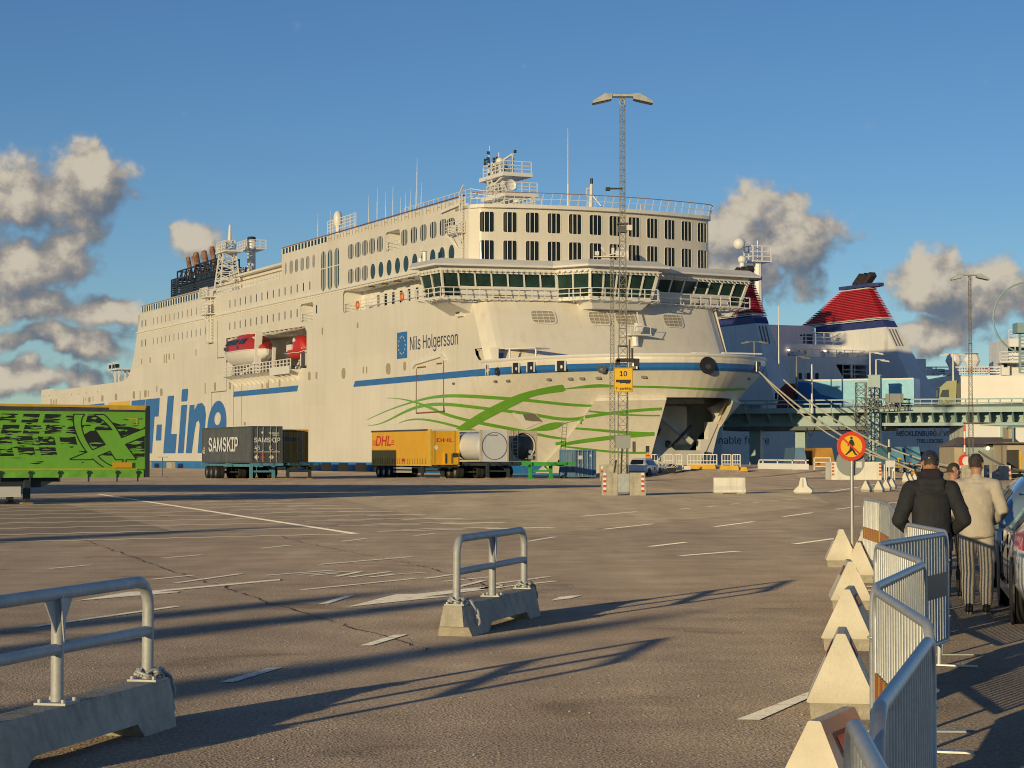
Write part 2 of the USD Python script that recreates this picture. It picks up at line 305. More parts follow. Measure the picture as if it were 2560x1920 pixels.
def speckled(name, rgb):
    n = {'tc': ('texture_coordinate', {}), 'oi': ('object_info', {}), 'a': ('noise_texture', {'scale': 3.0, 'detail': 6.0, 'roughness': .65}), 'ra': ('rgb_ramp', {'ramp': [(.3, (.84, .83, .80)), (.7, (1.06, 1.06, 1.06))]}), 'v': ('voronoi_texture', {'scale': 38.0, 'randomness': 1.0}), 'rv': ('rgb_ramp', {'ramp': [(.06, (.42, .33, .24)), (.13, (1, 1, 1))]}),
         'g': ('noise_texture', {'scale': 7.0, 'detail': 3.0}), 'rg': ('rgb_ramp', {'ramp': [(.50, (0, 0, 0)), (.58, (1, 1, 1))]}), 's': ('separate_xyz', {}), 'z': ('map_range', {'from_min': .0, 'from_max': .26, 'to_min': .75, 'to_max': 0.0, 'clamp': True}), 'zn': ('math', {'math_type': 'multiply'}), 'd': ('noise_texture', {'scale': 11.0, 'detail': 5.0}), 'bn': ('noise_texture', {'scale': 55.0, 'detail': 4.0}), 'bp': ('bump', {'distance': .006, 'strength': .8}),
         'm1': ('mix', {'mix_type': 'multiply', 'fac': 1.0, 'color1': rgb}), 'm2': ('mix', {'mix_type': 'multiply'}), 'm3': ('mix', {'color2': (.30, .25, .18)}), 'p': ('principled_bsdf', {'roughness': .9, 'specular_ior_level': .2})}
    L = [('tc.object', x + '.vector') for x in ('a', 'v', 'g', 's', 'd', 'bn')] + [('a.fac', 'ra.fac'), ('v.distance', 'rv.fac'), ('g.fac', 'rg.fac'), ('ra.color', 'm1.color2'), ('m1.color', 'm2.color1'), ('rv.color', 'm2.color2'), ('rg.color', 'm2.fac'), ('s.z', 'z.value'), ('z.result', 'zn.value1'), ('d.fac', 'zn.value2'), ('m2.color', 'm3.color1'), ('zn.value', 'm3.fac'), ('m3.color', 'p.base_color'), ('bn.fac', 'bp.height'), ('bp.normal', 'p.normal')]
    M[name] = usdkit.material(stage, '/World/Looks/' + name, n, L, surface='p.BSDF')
speckled('concrete_white', (.76, .70, .57))
mat('concrete_white_far', (.78, .75, .65), .9, noise=((1.5, .10),), streak=(2.0, .4, (.2, .17, .12)))
mat('trailer_green', (.19, .48, .05), .45, noise=((.8, .08), (5, .05)), bump=(1.4, .02))
mat('trailer_print', (.022, .026, .022), .5)
mat('yellow_trim', (.66, .42, .05), .5, noise=((2, .15),))
mat('container_grey', (.075, .085, .095), .55, noise=((.8, .2), (4, .14)), streak=(2.5, .4, (.16, .12, .09)))
mat('lettering_white', (.72, .71, .68), .5, noise=((3, .08),))
mat('trailer_yellow', (.70, .38, .018), .45, noise=((.7, .08),), bump=(1.2, .02))
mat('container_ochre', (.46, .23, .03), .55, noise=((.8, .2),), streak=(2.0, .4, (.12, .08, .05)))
mat('lettering_red', (.55, .015, .03), .5)
mat('tank_white', (.62, .63, .65), .35, noise=((.8, .06),), streak=(2, .3, (.3, .26, .2)))
mat('frame_tan', (.52, .44, .34), .55, noise=((2, .15),))
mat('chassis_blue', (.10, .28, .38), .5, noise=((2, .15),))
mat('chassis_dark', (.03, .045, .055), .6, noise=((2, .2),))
mat('chassis_green', (.06, .38, .05), .5, noise=((2, .15),))
mat('leg_rust', (.36, .22, .13), .7, noise=((4, .25),))
mat('tyre', (.017, .017, .018), .82, noise=((5, .25),), bump=(30, .004))
mat('rim', (.42, .42, .42), .35, .7)
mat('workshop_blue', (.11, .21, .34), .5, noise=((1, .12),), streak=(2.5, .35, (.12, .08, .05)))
mat('workshop_blue_pale', (.16, .24, .31), .5, noise=((1, .1),))
mat('car_white', (.74, .74, .75), .22, coat=.8, spec=.5)
mat('car_silver', (.62, .64, .66), .25, .0, coat=1.0)
mat('car_blue', (.22, .33, .44), .22, .3, coat=1.0)
mat('car_window', (.01, .012, .014), .03, spec=1.0)
mat('tail_red', (.42, .01, .012), .2, coat=1.0)
mat('chrome', (.75, .75, .75), .1, 1.0)
mat('sign_yellow', (.80, .47, .02), .45, noise=((2, .04),))
mat('sign_red', (.66, .05, .015), .45)
mat('sign_back', (.30, .32, .30), .5, .2)
mat('post_grey', (.40, .39, .36), .45, .4, noise=((6, .1),))
mat('reflector_red', (.60, .05, .03), .4)
mat('reflector_white', (.78, .76, .72), .4)
mat('reflector_orange', (.62, .13, .03), .4)
mat('stripe_yellow', (.72, .40, .02), .45)
mat('stripe_black', (.03, .035, .045), .5)
mat('bridge_teal', (.25, .375, .39), .5, noise=((.5, .10), (3, .06)), streak=(1.5, .25, (.20, .14, .09)))
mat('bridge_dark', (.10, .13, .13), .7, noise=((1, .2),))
mat('truck_red', (.20, .02, .025), .35, coat=.4)
mat('truck_blue', (.20, .50, .66), .4, noise=((.35, .22), (1.5, .1)))
mat('truck_olive', (.17, .18, .025), .4, coat=.3, noise=((2, .1),))
mat('truck_white', (.66, .63, .60), .45, noise=((.5, .05),))
mat('funnel_red', (.50, .028, .040), .45, noise=((.6, .12),))
mat('funnel_navy', (.035, .050, .19), .45, noise=((.5, .12),))
mat('far_ship_white', (.78, .78, .77), .45, noise=((.15, .06), (1, .04)), streak=(.8, .25, (.36, .28, .2)))
mat('far_ship_green', (.05, .33, .09), .45)
mat('building_beige', (.46, .39, .28), .8, noise=((1, .1),))
mat('building_roof', (.20, .16, .13), .8, noise=((1, .15),))
mat('building_paleblue', (.33, .42, .44), .7, noise=((1, .06),))
mat('rope', (.60, .53, .40), .9, noise=((2, .15),))
mat('kerb_yellow', (.72, .42, .03), .7, noise=((2, .12),))
mat('jacket', (.020, .022, .027), .85, noise=((7, .25),), bump=(14, .012))
mat('hood_lining', (.022, .015, .022), .9, noise=((8, .2),))
mat('trousers_olive', (.062, .056, .040), .9, noise=((8, .2),), bump=(18, .01))
mat('sweater', (.46, .41, .34), .95, noise=((10, .08), (70, .06)), bump=(11, .012))
mat('joggers', (.42, .385, .335), .95, noise=((10, .08), (70, .06)), bump=(16, .012))
mat('skin', (.42, .22, .145), .55, noise=((12, .08),))
mat('hair', (.045, .036, .029), .75, noise=((30, .5), (120, .4)), bump=(140, .006))
mat('cap_navy', (.025, .032, .085), .8, noise=((20, .15),))
mat('shoe', (.018, .017, .018), .7)
mat('shoe_sole', (.30, .24, .17), .7)
mat('orange_light', (.8, .25, .03), .4)
mat('lamp_glow', (.9, .75, .45), .5, emit=((1.0, .8, .5), 3.0))
mat('water', (.02, .045, .05), .12, bump=(.7, .12))
glass_mat('clear_glass', (.80, .86, .84))

# ------------------------------------------------------------ ground, quay, water, road markings
SHIP_ANG = math.atan2(1080 + 1280, FPX)                           # both ferries point this far right of straight towards us
BOW2, TV2 = np.array([math.sin(SHIP_ANG), -math.cos(SHIP_ANG)]), np.array([math.cos(SHIP_ANG), math.sin(SHIP_ANG)])
SHIP_RZ = math.atan2(BOW2[1], BOW2[0])
SHIP_O = np.array([-4.84, 219.0])
def s2w(x, y, z=0.0): q = SHIP_O + x * BOW2 + y * TV2; return np.array([q[0], q[1], z])
def w2s(p): d = np.asarray(p)[:2] - SHIP_O; return d @ BOW2, d @ TV2
def side_pick(u, v, y=0.0):
    r = ray(u, v); t = (SHIP_O @ TV2 + y) / (r[:2] @ TV2); p = r * t + np.array([0, 0, EYE]); return np.array([(p[:2] - SHIP_O) @ BOW2, y, p[2]])
def front_pick(u, v, x):
    r = ray(u, v); t = (SHIP_O @ BOW2 + x) / (r[:2] @ BOW2); p = r * t + np.array([0, 0, EYE]); return np.array([x, (p[:2] - SHIP_O) @ TV2, p[2]])

def asphalt(name, rgb, dark, warm):
    n = {'tc': ('texture_coordinate', {}),
         'a': ('noise_texture', {'scale': .05, 'detail': 5.0, 'roughness': .6}), 'b': ('noise_texture', {'scale': .9, 'detail': 6.0, 'roughness': .62}),
         'c': ('noise_texture', {'scale': 34.0, 'detail': 3.0, 'roughness': .7}), 'v': ('voronoi_texture', {'scale': 55.0}),
         'ra': ('rgb_ramp', {'ramp': [(.32, dark), (.68, rgb)]}), 'rb': ('rgb_ramp', {'ramp': [(.25, (.72, .72, .72)), (.75, (1.22, 1.2, 1.18))]}),
         'rc': ('rgb_ramp', {'ramp': [(.30, (.45, .44, .44)), (.52, (1, 1, 1)), (.74, (1.65, 1.6, 1.5))]}),
         'rv': ('rgb_ramp', {'ramp': [(0, (1.35, 1.3, 1.2)), (.5, (1, 1, 1)), (1, (.8, .78, .76))]}),
         'str': ('mapping', {'rotation': (0, 0, math.radians(35)), 'scale': (.5, .035, 1)}), 'sn': ('noise_texture', {'scale': 1.0, 'detail': 5.0, 'roughness': .6}), 'rs': ('rgb_ramp', {'ramp': [(.30, (.80, .79, .78)), (.70, (1.14, 1.14, 1.13))]}),
         'm1': ('mix', {'mix_type': 'multiply', 'fac': 1.0}), 'm2': ('mix', {'mix_type': 'multiply', 'fac': 1.0}), 'm3': ('mix', {'mix_type': 'multiply', 'fac': .6}), 'm4': ('mix', {'mix_type': 'multiply', 'fac': 1.0}),
         'o': ('noise_texture', {'scale': .55, 'detail': 4.0, 'roughness': .55, 'distortion': .6}), 'ro': ('rgb_ramp', {'ramp': [(.60, (1, 1, 1)), (.68, (.74, .73, .72))]}), 'm5': ('mix', {'mix_type': 'multiply', 'fac': 1.0}),
         'add': ('math', {'math_type': 'multiply_add', 'value2': .6}), 'bp': ('bump', {'strength': .6, 'distance': .007}),
         'p': ('principled_bsdf', {'roughness': .92, 'specular_ior_level': .25, 'diffuse_roughness': 1.0})}
    L = [('tc.object', x + '.vector') for x in 'abcv'] + [('tc.object', 'str.vector'), ('str.vector', 'sn.vector'), ('sn.fac', 'rs.fac'), ('a.fac', 'ra.fac'), ('b.fac', 'rb.fac'), ('c.fac', 'rc.fac'), ('v.distance', 'rv.fac'), ('ra.color', 'm1.color1'), ('rb.color', 'm1.color2'),
         ('m1.color', 'm2.color1'), ('rc.color', 'm2.color2'), ('m2.color', 'm3.color1'), ('rv.color', 'm3.color2'), ('m3.color', 'm4.color1'), ('rs.color', 'm4.color2'), ('tc.object', 'o.vector'), ('o.fac', 'ro.fac'), ('m4.color', 'm5.color1'), ('ro.color', 'm5.color2'), ('m5.color', 'p.base_color'),
         ('c.fac', 'add.value1'), ('v.distance', 'add.value3'), ('add.value', 'bp.height'), ('bp.normal', 'p.normal')]
    M[name] = usdkit.material(stage, '/World/Looks/' + name, n, L, surface='p.BSDF')
asphalt('asphalt', (.415, .333, .262), (.30, .247, .200), 1)
asphalt('asphalt_pale', (.475, .39, .295), (.38, .318, .24), 1)
asphalt('asphalt_dark', (.28, .232, .19), (.215, .182, .152), 1)
def worn_paint(name, rgb, lo, hi):
    n = {'tc': ('texture_coordinate', {}), 'a': ('noise_texture', {'scale': 9.0, 'detail': 7.0, 'roughness': .75}), 'r': ('rgb_ramp', {'ramp': [(lo, (0, 0, 0)), (hi, (1, 1, 1))]}),
         'm': ('mix', {'color1': (.19, .155, .125), 'color2': rgb}), 'p': ('principled_bsdf', {'roughness': .8, 'diffuse_roughness': 1.0, 'specular_ior_level': .3})}
    M[name] = usdkit.material(stage, '/World/Looks/' + name, n, [('tc.object', 'a.vector'), ('a.fac', 'r.fac'), ('r.color', 'm.fac'), ('m.color', 'p.base_color')], surface='p.BSDF')
worn_paint('road_paint', (.62, .59, .54), .30, .50)
worn_paint('road_paint_far', (.80, .74, .63), .10, .36)

BIG = 2500.0
quay = unary_union([sbox(-BIG, -BIG, 31.0, -1.2), sbox(31.0, -BIG, BIG, BIG), sbox(-17.0, 37.0, 31.0, BIG)])
def s2w_arr(z): return lambda v: np.column_stack([SHIP_O[0] + v[:, 0] * BOW2[0] + v[:, 1] * TV2[0], SHIP_O[1] + v[:, 0] * BOW2[1] + v[:, 1] * TV2[1], np.full(len(v), z) if v.shape[1] < 3 else z + v[:, 2]])
g = thing('ground', kind='structure')
put(g, 'asphalt', MB().poly(quay, s2w_arr(0.0)), 'asphalt', kind='structure')
put(g, 'quay_wall', MB().poly(quay.boundary.buffer(.25), s2w_arr(-3.2)).prism(quay.boundary.intersection(sbox(-400, -20, 60, 120)).buffer(.2), s2w_arr(0), -3.0, -.012), 'concrete', kind='structure')
put('/World', 'water', MB().poly(sbox(-9000, -4000, 9000, 12000), lambda v: np.column_stack([v, np.full(len(v), -2.2)])), 'water', kind='structure')
G2 = lambda u, v: on_ground(u, v)[:2]
def flat(poly, z): return MB().poly(poly, lambda v: np.column_stack([v, np.full(len(v), z)]))
def zb(x, y): return (x / 2.011, 1150 + y / 2.011)
def big(x, y): return (x * 1.15732, y * 1.15732)
def zr(x, y): return (1700 + x / 3.687, 1150 + y / 3.687)
put(g, 'asphalt_repair', flat(Polygon([G2(*p) for p in ((820, 1240), (1010, 1283), (1180, 1322), (1420, 1330), (2080, 1262), (2020, 1228), (1250, 1216), (960, 1222))]), .0025), 'asphalt_pale', kind='structure')
put(g, 'asphalt_repair', flat(Polygon([G2(*p) for p in ((-300, 1262), (150, 1258), (330, 1300), (440, 1330), (-300, 1345))]), .0025), 'asphalt_dark', kind='structure')
put(g, 'asphalt_repair', flat(Polygon([(1.1, 4.0), (1.9, 12.0), (3.2, 20.0), (5.6, 34.0), (9.5, 34.0), (14.0, 22.0), (12.0, 4.0)]), .0025), 'asphalt_dark', kind='structure')
def strip(a, b, w, z=.0065):
    a, b = np.asarray(a), np.asarray(b); d = unit(b - a); q = np.array([-d[1], d[0]]) * w / 2
    return MB().quad((*(a - q), z), (*(b - q), z), (*(b + q), z), (*(a + q), z))
def mark(name, pa, pb, w, m='road_paint'): put(g, name, strip(G2(*pa), G2(*pb), w), m, kind='structure')
# parking bay lines on the left: one long base line and a bay line every few metres
D0, D1 = G2(*zb(1790, 372)), G2(*zb(495, 172)); bay = np.array([math.sin(math.radians(57)), math.cos(math.radians(57))])
mark('bay_base_line', zb(1790, 372), zb(495, 172), .22, 'road_paint_far')
nb = 14
for i in range(nb):
    e = D0 + (D1 - D0) * i / (nb - 1)
    put(g, 'parking_line', strip(e - bay * 34, e - bay * .1, .17), 'road_paint_far', kind='structure')
    if i:
        c = e + np.array([1.6, -2.3])
        put(g, 'bay_mark', MB().merge(strip(c, c + bay * 2.4, .16)).merge(strip(c + bay * 3.0, c + bay * 5.0, .30)).merge(strip(c + bay * .6 + [0, .9], c + bay * 3.4 + [0, .9], .16)), 'road_paint_far', kind='structure')
for a, b, w in [((107, 1229), (195, 1221), .12), ((352, 1206), (435, 1199), .12), ((565, 1185), (628, 1178), .12), ((740, 1170), (795, 1163), .12), ((893, 1158), (940, 1153), .12), ((330, 1252), (420, 1243), .10),
                ((690, 1220), (890, 1203), .12), ((650, 1275), (900, 1250), .10), ((70, 1355), (385, 1310), .11), ((380, 1260), (520, 1240), .10), ((1140, 1170), (1200, 1160), .12)]:
    mark('lane_dash', big(*a), big(*b), w)
for a, b in [((0, 455), (95, 447)), ((250, 430), (335, 423)), ((475, 408), (550, 403)), ((670, 393), (735, 388)), ((835, 378), (900, 375)), ((985, 367), (1050, 364)), ((1125, 358), (1185, 354)), ((320, 617), (680, 570)),
             ((950, 524), (1220, 487)), ((1440, 455), (1655, 430)), ((1880, 403), (2020, 390)), ((1055, 777), (1505, 715)), ((0, 885), (550, 842)), ((1350, 300), (1800, 225)), ((1060, 140), (1330, 160)), ((-900, 520), (-400, 478)), ((-700, 640), (-250, 590)), ((-280, 800), (60, 760))]:
    mark('lane_dash', zr(*a), zr(*b), .15, 'road_paint_far')
for q in [((1810, 935), (1868, 935), (2050, 880), (1985, 881)), ((1095, 1122), (1175, 1120), (1425, 1045), (1350, 1048)), ((1600, 727), (1650, 724), (1780, 683), (1730, 684)), ((2395, 652), (2450, 650), (2530, 628), (2490, 629))]:
    put(g, 'lane_dash', flat(Polygon([G2(*zb(*p)) for p in q]), .0065), 'road_paint', kind='structure')
put(g, 'lane_dash', flat(Polygon([G2(*big(*p)) for p in ((1590, 1556), (1640, 1557), (1768, 1500), (1752, 1494))]), .0065), 'road_paint', kind='structure')
put(g, 'arrow_marking', flat(Polygon([G2(*zb(*p)) for p in ((370, 711), (640, 666), (745, 661), (1408, 600), (1408, 607), (800, 664), (905, 663), (890, 668), (640, 688))]), .0065), 'road_paint', kind='structure')
put(g, 'arrow_marking', flat(Polygon([G2(*big(*p)) for p in ((750, 1312), (857, 1284), (900, 1284), (1085, 1264), (1087, 1270), (915, 1290), (985, 1288), (900, 1296))]), .0065), 'road_paint', kind='structure')
put(g, 'arrow_marking', flat(Polygon([G2(*big(*p)) for p in ((1190, 1298), (1210, 1290), (1232, 1288), (1257, 1287), (1230, 1294))]), .0065), 'road_paint', kind='structure')
for a, b in [((1340, 581), (1680, 556)), ((1500, 577), (1790, 560)), ((1560, 582), (1700, 570)), ((1690, 587), (1815, 562)), ((1760, 590), (1965, 562)), ((1860, 590), (2010, 574)), ((1935, 577), (2145, 567)), ((2140, 597), (2400, 560)), ((2230, 612), (2480, 588)), ((2300, 640), (2430, 608)), ((2480, 625), (2760, 588)), ((2520, 640), (2800, 610))]:
    mark('worn_letter_stroke', zb(*a), zb(*b), .10)
# cracks and joints in the asphalt
def crack(pts, w):
    P = smooth_line(np.array([G2(*p) for p in pts]), 110); P = P + RN.normal(0, .035, P.shape); mb = MB()
    for i in range(len(P) - 1):
        d = unit(P[i + 1] - P[i]); q = np.array([-d[1], d[0]]) * w * RN.uniform(.25, 1.0)
        mb.quad((*(P[i] - q), .0052), (*(P[i + 1] - q), .0052), (*(P[i + 1] + q), .0052), (*(P[i] + q), .0052))
    put(g, 'crack', mb, 'black_rubber', kind='structure')
crack([zb(*p) for p in ((410, 400), (640, 480), (850, 555), (980, 597), (1130, 640), (1330, 715), (1550, 775), (1780, 845), (1950, 895), (2150, 960))], .013)
crack([zb(*p) for p in ((1400, 378), (1640, 440), (1900, 490), (2250, 570), (2480, 640), (2700, 690))], .011)
# loose grit in the foreground
mb = MB()
for i in range(420):
    x, y = RN.uniform(-4.5, 2.6), RN.uniform(9, 30); r = RN.uniform(.003, .009)
    mb.ball((x * (.4 + y / 20), y, r * .6), (r, r, r * .7), 0)
put(g, 'loose_grit', mb, 'concrete_white', kind='stuff')
# the asphalt rises to the ship's bow ramp
rp = [(52, 0), (52, 27), (33.5, 3.5), (33.5, 24.5)]
mb = MB(); n0, n1 = 14, 10; V = []; F = []
for i in range(n0 + 1):
    for j in range(n1 + 1):
        t = i / n0; s = j / n1; x = 56 - 22.8 * t; y = -3 + 31 * s; h = 1.0 * (3 * t * t - 2 * t ** 3) * min(1, 4.5 * s, 4.5 * (1 - s))
        V.append(s2w(x, y, .004 + h))
for i in range(n0):
    for j in range(n1): a = i * (n1 + 1) + j; F.append((a, a + n1 + 1, a + n1 + 2, a + 1))
mb.add(V, F)
mb.hexa([s2w(33.2, .2, -.5), s2w(33.2, 24.8, -.5), s2w(32.2, 24.8, -.5), s2w(32.2, .2, -.5)], [s2w(33.2, 4, .97), s2w(33.2, 21.1, .97), s2w(32.2, 21.1, .97), s2w(32.2, 4, .97)])
put(g, 'bow_ramp_mound', mb, 'asphalt', kind='structure', smooth=30)

# ------------------------------------------------------------ the near ferry (x towards its bow, y from its near side, z up)
BW, HB = 29.0, 14.5
ferry = thing('passenger_ferry', 'large cream white passenger ferry moored bow first with open bow doors and green wave stripes', 'ferry', (SHIP_O[0], SHIP_O[1], 0), SHIP_RZ)
def fx(u, v, y=0.0): p = side_pick(u, v, y); return p[0], p[2]
def z2(x, y): return (300 + x / 3.687, 500 + y / 3.687)
def z3(x, y): return (700 + x / 3.687, 350 + y / 3.687)
def z4(x, y): return (1100 + x / 3.13, 350 + y / 3.13)
def z5(x, y): return (500 + x / 3.686, 750 + y / 3.686)
def z6(x, y): return (850 + x / 3.687, 780 + y / 3.687)
def z7(x, y): return (1400 + x / 3.017, 700 + y / 3.017)
def zs(x, y): return (x / 5.267, 900 + y / 5.267)
def zm(x, y): return (1180 + x / 10.367, 360 + y / 10.367)
# --- hull shape of the bow: a plan curve at every height, flared, with a knuckle where it leaves the flat side
Z1 = 10.6
def bow_start(z): return 4.0 - 3.4 * np.maximum(0, Z1 - z)
def hull_pt(w, z):
    w, z = np.asarray(w, float), np.asarray(z, float); t = np.clip(z / Z1, 0, 1)
    x0 = bow_start(z); xt = 19.3 + 6.7 * t ** 1.1; p = 1.5 + .5 * t; q = 1.25 + .75 * t
    ph = np.radians(np.clip(np.where(w > 90, 180 - w, w), 0, 90))
    y = HB * (1 - np.cos(ph) ** (2 / p)); x = x0 + (xt - x0) * np.sin(ph) ** (2 / q)
    y = np.where(w > 90, BW - y, y); x = np.where(w < 0, x0 + w, x); y = np.where(w < 0, 0, y)
    return np.stack([x, y, z], -1)
def hull_n(w, z):
    e = .05; a = hull_pt(w + e, z) - hull_pt(w - e, z); b = hull_pt(w, z + e) - hull_pt(w, z - e); n = np.cross(a, b); n /= np.linalg.norm(n, axis=-1, keepdims=True) + 1e-12
    return n
def skin(off=0.0): return lambda v: hull_pt(v[:, 0], v[:, 1]) + off * hull_n(v[:, 0], v[:, 1])
_w = np.r_[np.linspace(-60, -2, 20), np.linspace(0, 180, 61)]; _z = np.linspace(-1, 11.6, 22)
_WW, _ZZ = np.meshgrid(_w, _z, indexing='ij'); _P = hull_pt(_WW, _ZZ); _nz = len(_z)
_i, _j = np.meshgrid(np.arange(len(_w) - 1), np.arange(_nz - 1), indexing='ij'); _a = (_i * _nz + _j).ravel()
_T = np.vstack([np.column_stack([_a, _a + _nz, _a + _nz + 1]), np.column_stack([_a, _a + _nz + 1, _a + 1])])
_PV = _P.reshape(-1, 3); _PP = np.column_stack([_WW.ravel(), _ZZ.ravel()])
def hull_pick(u, v):
    "where the line of sight first meets the hull, as (w, z)"
    r = ray(u, v); o = np.array([*w2s((0, 0)), EYE]); d = np.array([r[:2] @ BOW2, r[:2] @ TV2, r[2]])
    A, B, C = (_PV[_T[:, k]] for k in range(3)); e1, e2 = B - A, C - A; h = np.cross(d, e2); a = (e1 * h).sum(1); s = o - A
    f = 1 / np.where(np.abs(a) < 1e-12, 1e-12, a); uu = f * (s * h).sum(1); q = np.cross(s, e1); vv = f * (q @ d); t = f * (e2 * q).sum(1)
    ok = (uu >= -1e-6) & (vv >= -1e-6) & (uu + vv <= 1 + 1e-6) & (t > 0)
    if not ok.any(): return None
    k = np.where(ok)[0][np.argmin(t[ok])]; return _PP[_T[k, 0]] * (1 - uu[k] - vv[k]) + _PP[_T[k, 1]] * uu[k] + _PP[_T[k, 2]] * vv[k]
# --- bow doors and opening
ZD = 7.55
def edge(pts): return [p for p in (hull_pick(*q) for q in pts) if p is not None]
eL = edge([z7(795, 884), z7(770, 990), z7(735, 1130), z7(700, 1260)]); eR = edge([z7(1285, 890), z7(1235, 1010), z7(1170, 1160), z7(1110, 1320)])
wl = np.polyfit([p[1] for p in eL], [p[0] for p in eL], 1); wr = np.polyfit([p[1] for p in eR], [p[0] for p in eR], 1)
LW, RW = (lambda z: np.polyval(wl, z)), (lambda z: np.polyval(wr, z))
opening = Polygon([(LW(ZD), ZD), (RW(ZD), ZD), (RW(.3), .3), (LW(.3), .3)])
seam = edge([z7(280, 884), z7(180, 1040), z7(75, 1165)])
sw = np.polyfit([p[1] for p in seam], [p[0] for p in seam], 1)
SWl = lambda z: np.polyval(sw, z)
doorL = Polygon([(SWl(ZD), ZD), (LW(ZD) + .3, ZD), (LW(.3) + .3, .3), (SWl(.3), .3)])
doorR = Polygon([(RW(ZD) - .3, ZD), (RW(ZD) + 50, ZD), (RW(.6) + 42, .6), (RW(.3) - .3, .3)])
bow_all = sbox(0, -2.5, 180, 11.6)
GR = (4.0, .8)
put(ferry, 'bow_plating', MB().poly(bow_all.difference(opening), skin(0), GR), 'ship_white', smooth=28)
for nm, d in (('bow_door', doorL), ('bow_door', doorR)):
    mb = MB().poly(d, skin(.45), GR); v = np.array(d.exterior.coords)
    d2 = d.buffer(-.0); e = np.array(d2.segmentize(2.0).exterior.coords)
    a, b = skin(.45)(e), skin(.02)(e)
    for i in range(len(e) - 1): mb.quad(a[i], a[i + 1], b[i + 1], b[i])
    dd = put(ferry, nm, mb, 'ship_white', smooth=28)
    if d is doorR:                                                   # the thick sunlit frame along the open edge
        XD = float(hull_pt(RW(4.), 4.)[0]) + 3.2
        fp = Polygon([front_pick(*z7(*p), XD)[1:] for p in ((1135, 962), (1278, 900), (1290, 885), (1255, 985), (1190, 1150), (1150, 1320), (1125, 1395), (1060, 1395), (1060, 1203), (1120, 1200), (1120, 1072), (1178, 1068), (1186, 1030), (1170, 996))])
        put(ferry, 'bow_door_frame', MB().prism(fp, YZ(XD), -.9, 0.0), 'ship_white_clean')
        fl = [front_pick(*z7(*p), XD + .01)[1:] for p in ((1262, 915), (1268, 918), (1092, 1330), (1085, 1328))]
        put(ferry, 'frame_joint', MB().poly(Polygon(fl), YZ(XD + .012)), 'rust')
# --- what shows inside the opening
def hull_w_at_x(x, z):
    w = np.linspace(0, 90, 400); return float(np.interp(x, hull_pt(w, np.full(400, z))[:, 0], w))
def half_y(x, z): return float(hull_pt(hull_w_at_x(x, z), z)[1])
mb = MB().poly(sbox(0, -.2, 180, 9).difference(opening.buffer(.6)), skin(-.5), GR)
zz = np.linspace(.3, 9, 12); yl = [half_y(11.0, z) + .6 for z in zz]
mb.poly(Polygon([(y, z) for y, z in zip(yl, zz)] + [(BW - y, z) for y, z in zip(yl[::-1], zz[::-1])]), YZ(11.0))
mb.poly(Polygon([(11, half_y(11, .4) + .6)] + [(x, half_y(x, .4) + .6) for x in np.linspace(12, 18.5, 8)] + [(x, BW - half_y(x, .4) - .6) for x in np.linspace(18.5, 11, 8)]), lambda v: np.column_stack([v, np.full(len(v), .4)]))
mb.poly(Polygon([(11, half_y(11, 8.6) + .7)] + [(x, half_y(x, 8.6) + .7) for x in np.linspace(12, 24, 8)] + [(x, BW - half_y(x, 8.6) - .7) for x in np.linspace(24, 11, 8)]), lambda v: np.column_stack([v, np.full(len(v), 8.6)]))
put(ferry, 'vehicle_deck', mb, 'hold_paint')
mb = MB()
mb.prism(Polygon([(10.6, 1.6), (12.2, 1.0), (13.2, 3.4), (12.4, 6.2), (11.4, 8.4), (10.2, 8.4)]), YZ(16), 0, .5)
mb.prism(Polygon([(12.8, 4.2), (15.2, 2.4), (18.6, 2.4), (18.0, .5), (12.6, .5)]), YZ(17.5), 0, .4)
mb.box((14.5, 11.5, 3.0), (14.9, 18.2, 6.9)).beam((16, 11, 7.4), (16, 19.5, 7.4), .5, .5).beam((17, 13, 6.6), (17, 17.6, 3.2), .3, .5).beam((16.5, 11.6, 5.6), (16.5, 14.2, 5.2), .4, .6)
put(ferry, 'inner_ramp', mb, 'grey_interior')
put(ferry, 'hydraulic_arm', MB().cyl((17.5, 12.6, 3.0), (17.5, 13.6, 4.6), .25).ball((17.8, 14.4, 3.0), .4).cyl((17.6, 15.0, 2.8), (17.6, 17.2, 4.9), .16), 'steel_dark', smooth=30)
# --- flat side with all its openings cut
holes, wins = [], []
def win(kind, poly): holes.append(poly); wins.append((kind, poly))
for x in (-136.1, -133.7): [win('cabin_window', rrect(x - .35, z, x + .35, z + 1.2, .25)) for z in (23.1, 19.85)]
for i in range(14): win('cabin_window', rrect(-128.8 + 2.523 * i - .22, 23.1, -128.8 + 2.523 * i + .22, 24.3, .18))
for i in range(13): win('cabin_window', rrect(-128.8 + 2.523 * i - .22, 19.85, -128.8 + 2.523 * i + .22, 21.0, .18))
for i in range(15): win('cabin_window', rrect(-86.05 + 2.517 * i - .25, 23.05, -86.05 + 2.517 * i + .25, 24.2, .2))
for i in range(13): win('cabin_window', rrect(-86.05 + 2.517 * i - .25, 19.85, -86.05 + 2.517 * i + .25, 21.0, .2))
win('cabin_window', rrect(-48.45, 19.85, -47.9, 21.0, .2))
for i in range(6): win('striped_window', rrect(-61.3 + 2.25 * i + (.25 if i in (0, 5) else 0), 25.75, -61.3 + 2.25 * i + (1.3 if i else 1.15), 27.5, .45))
for i in range(3): win('tall_window', rrect(-46.5 + 2.5 * i, 22.5, -44.7 + 2.5 * i, 27.55, .75))
for x in (-36.5, -34.05, -31.6, -29.2, -26.6, -18.8, -15.9, -13.05, -10.15, -7.35): win('striped_window', rrect(x, 25.68, x + 1.95, 27.52, .5))
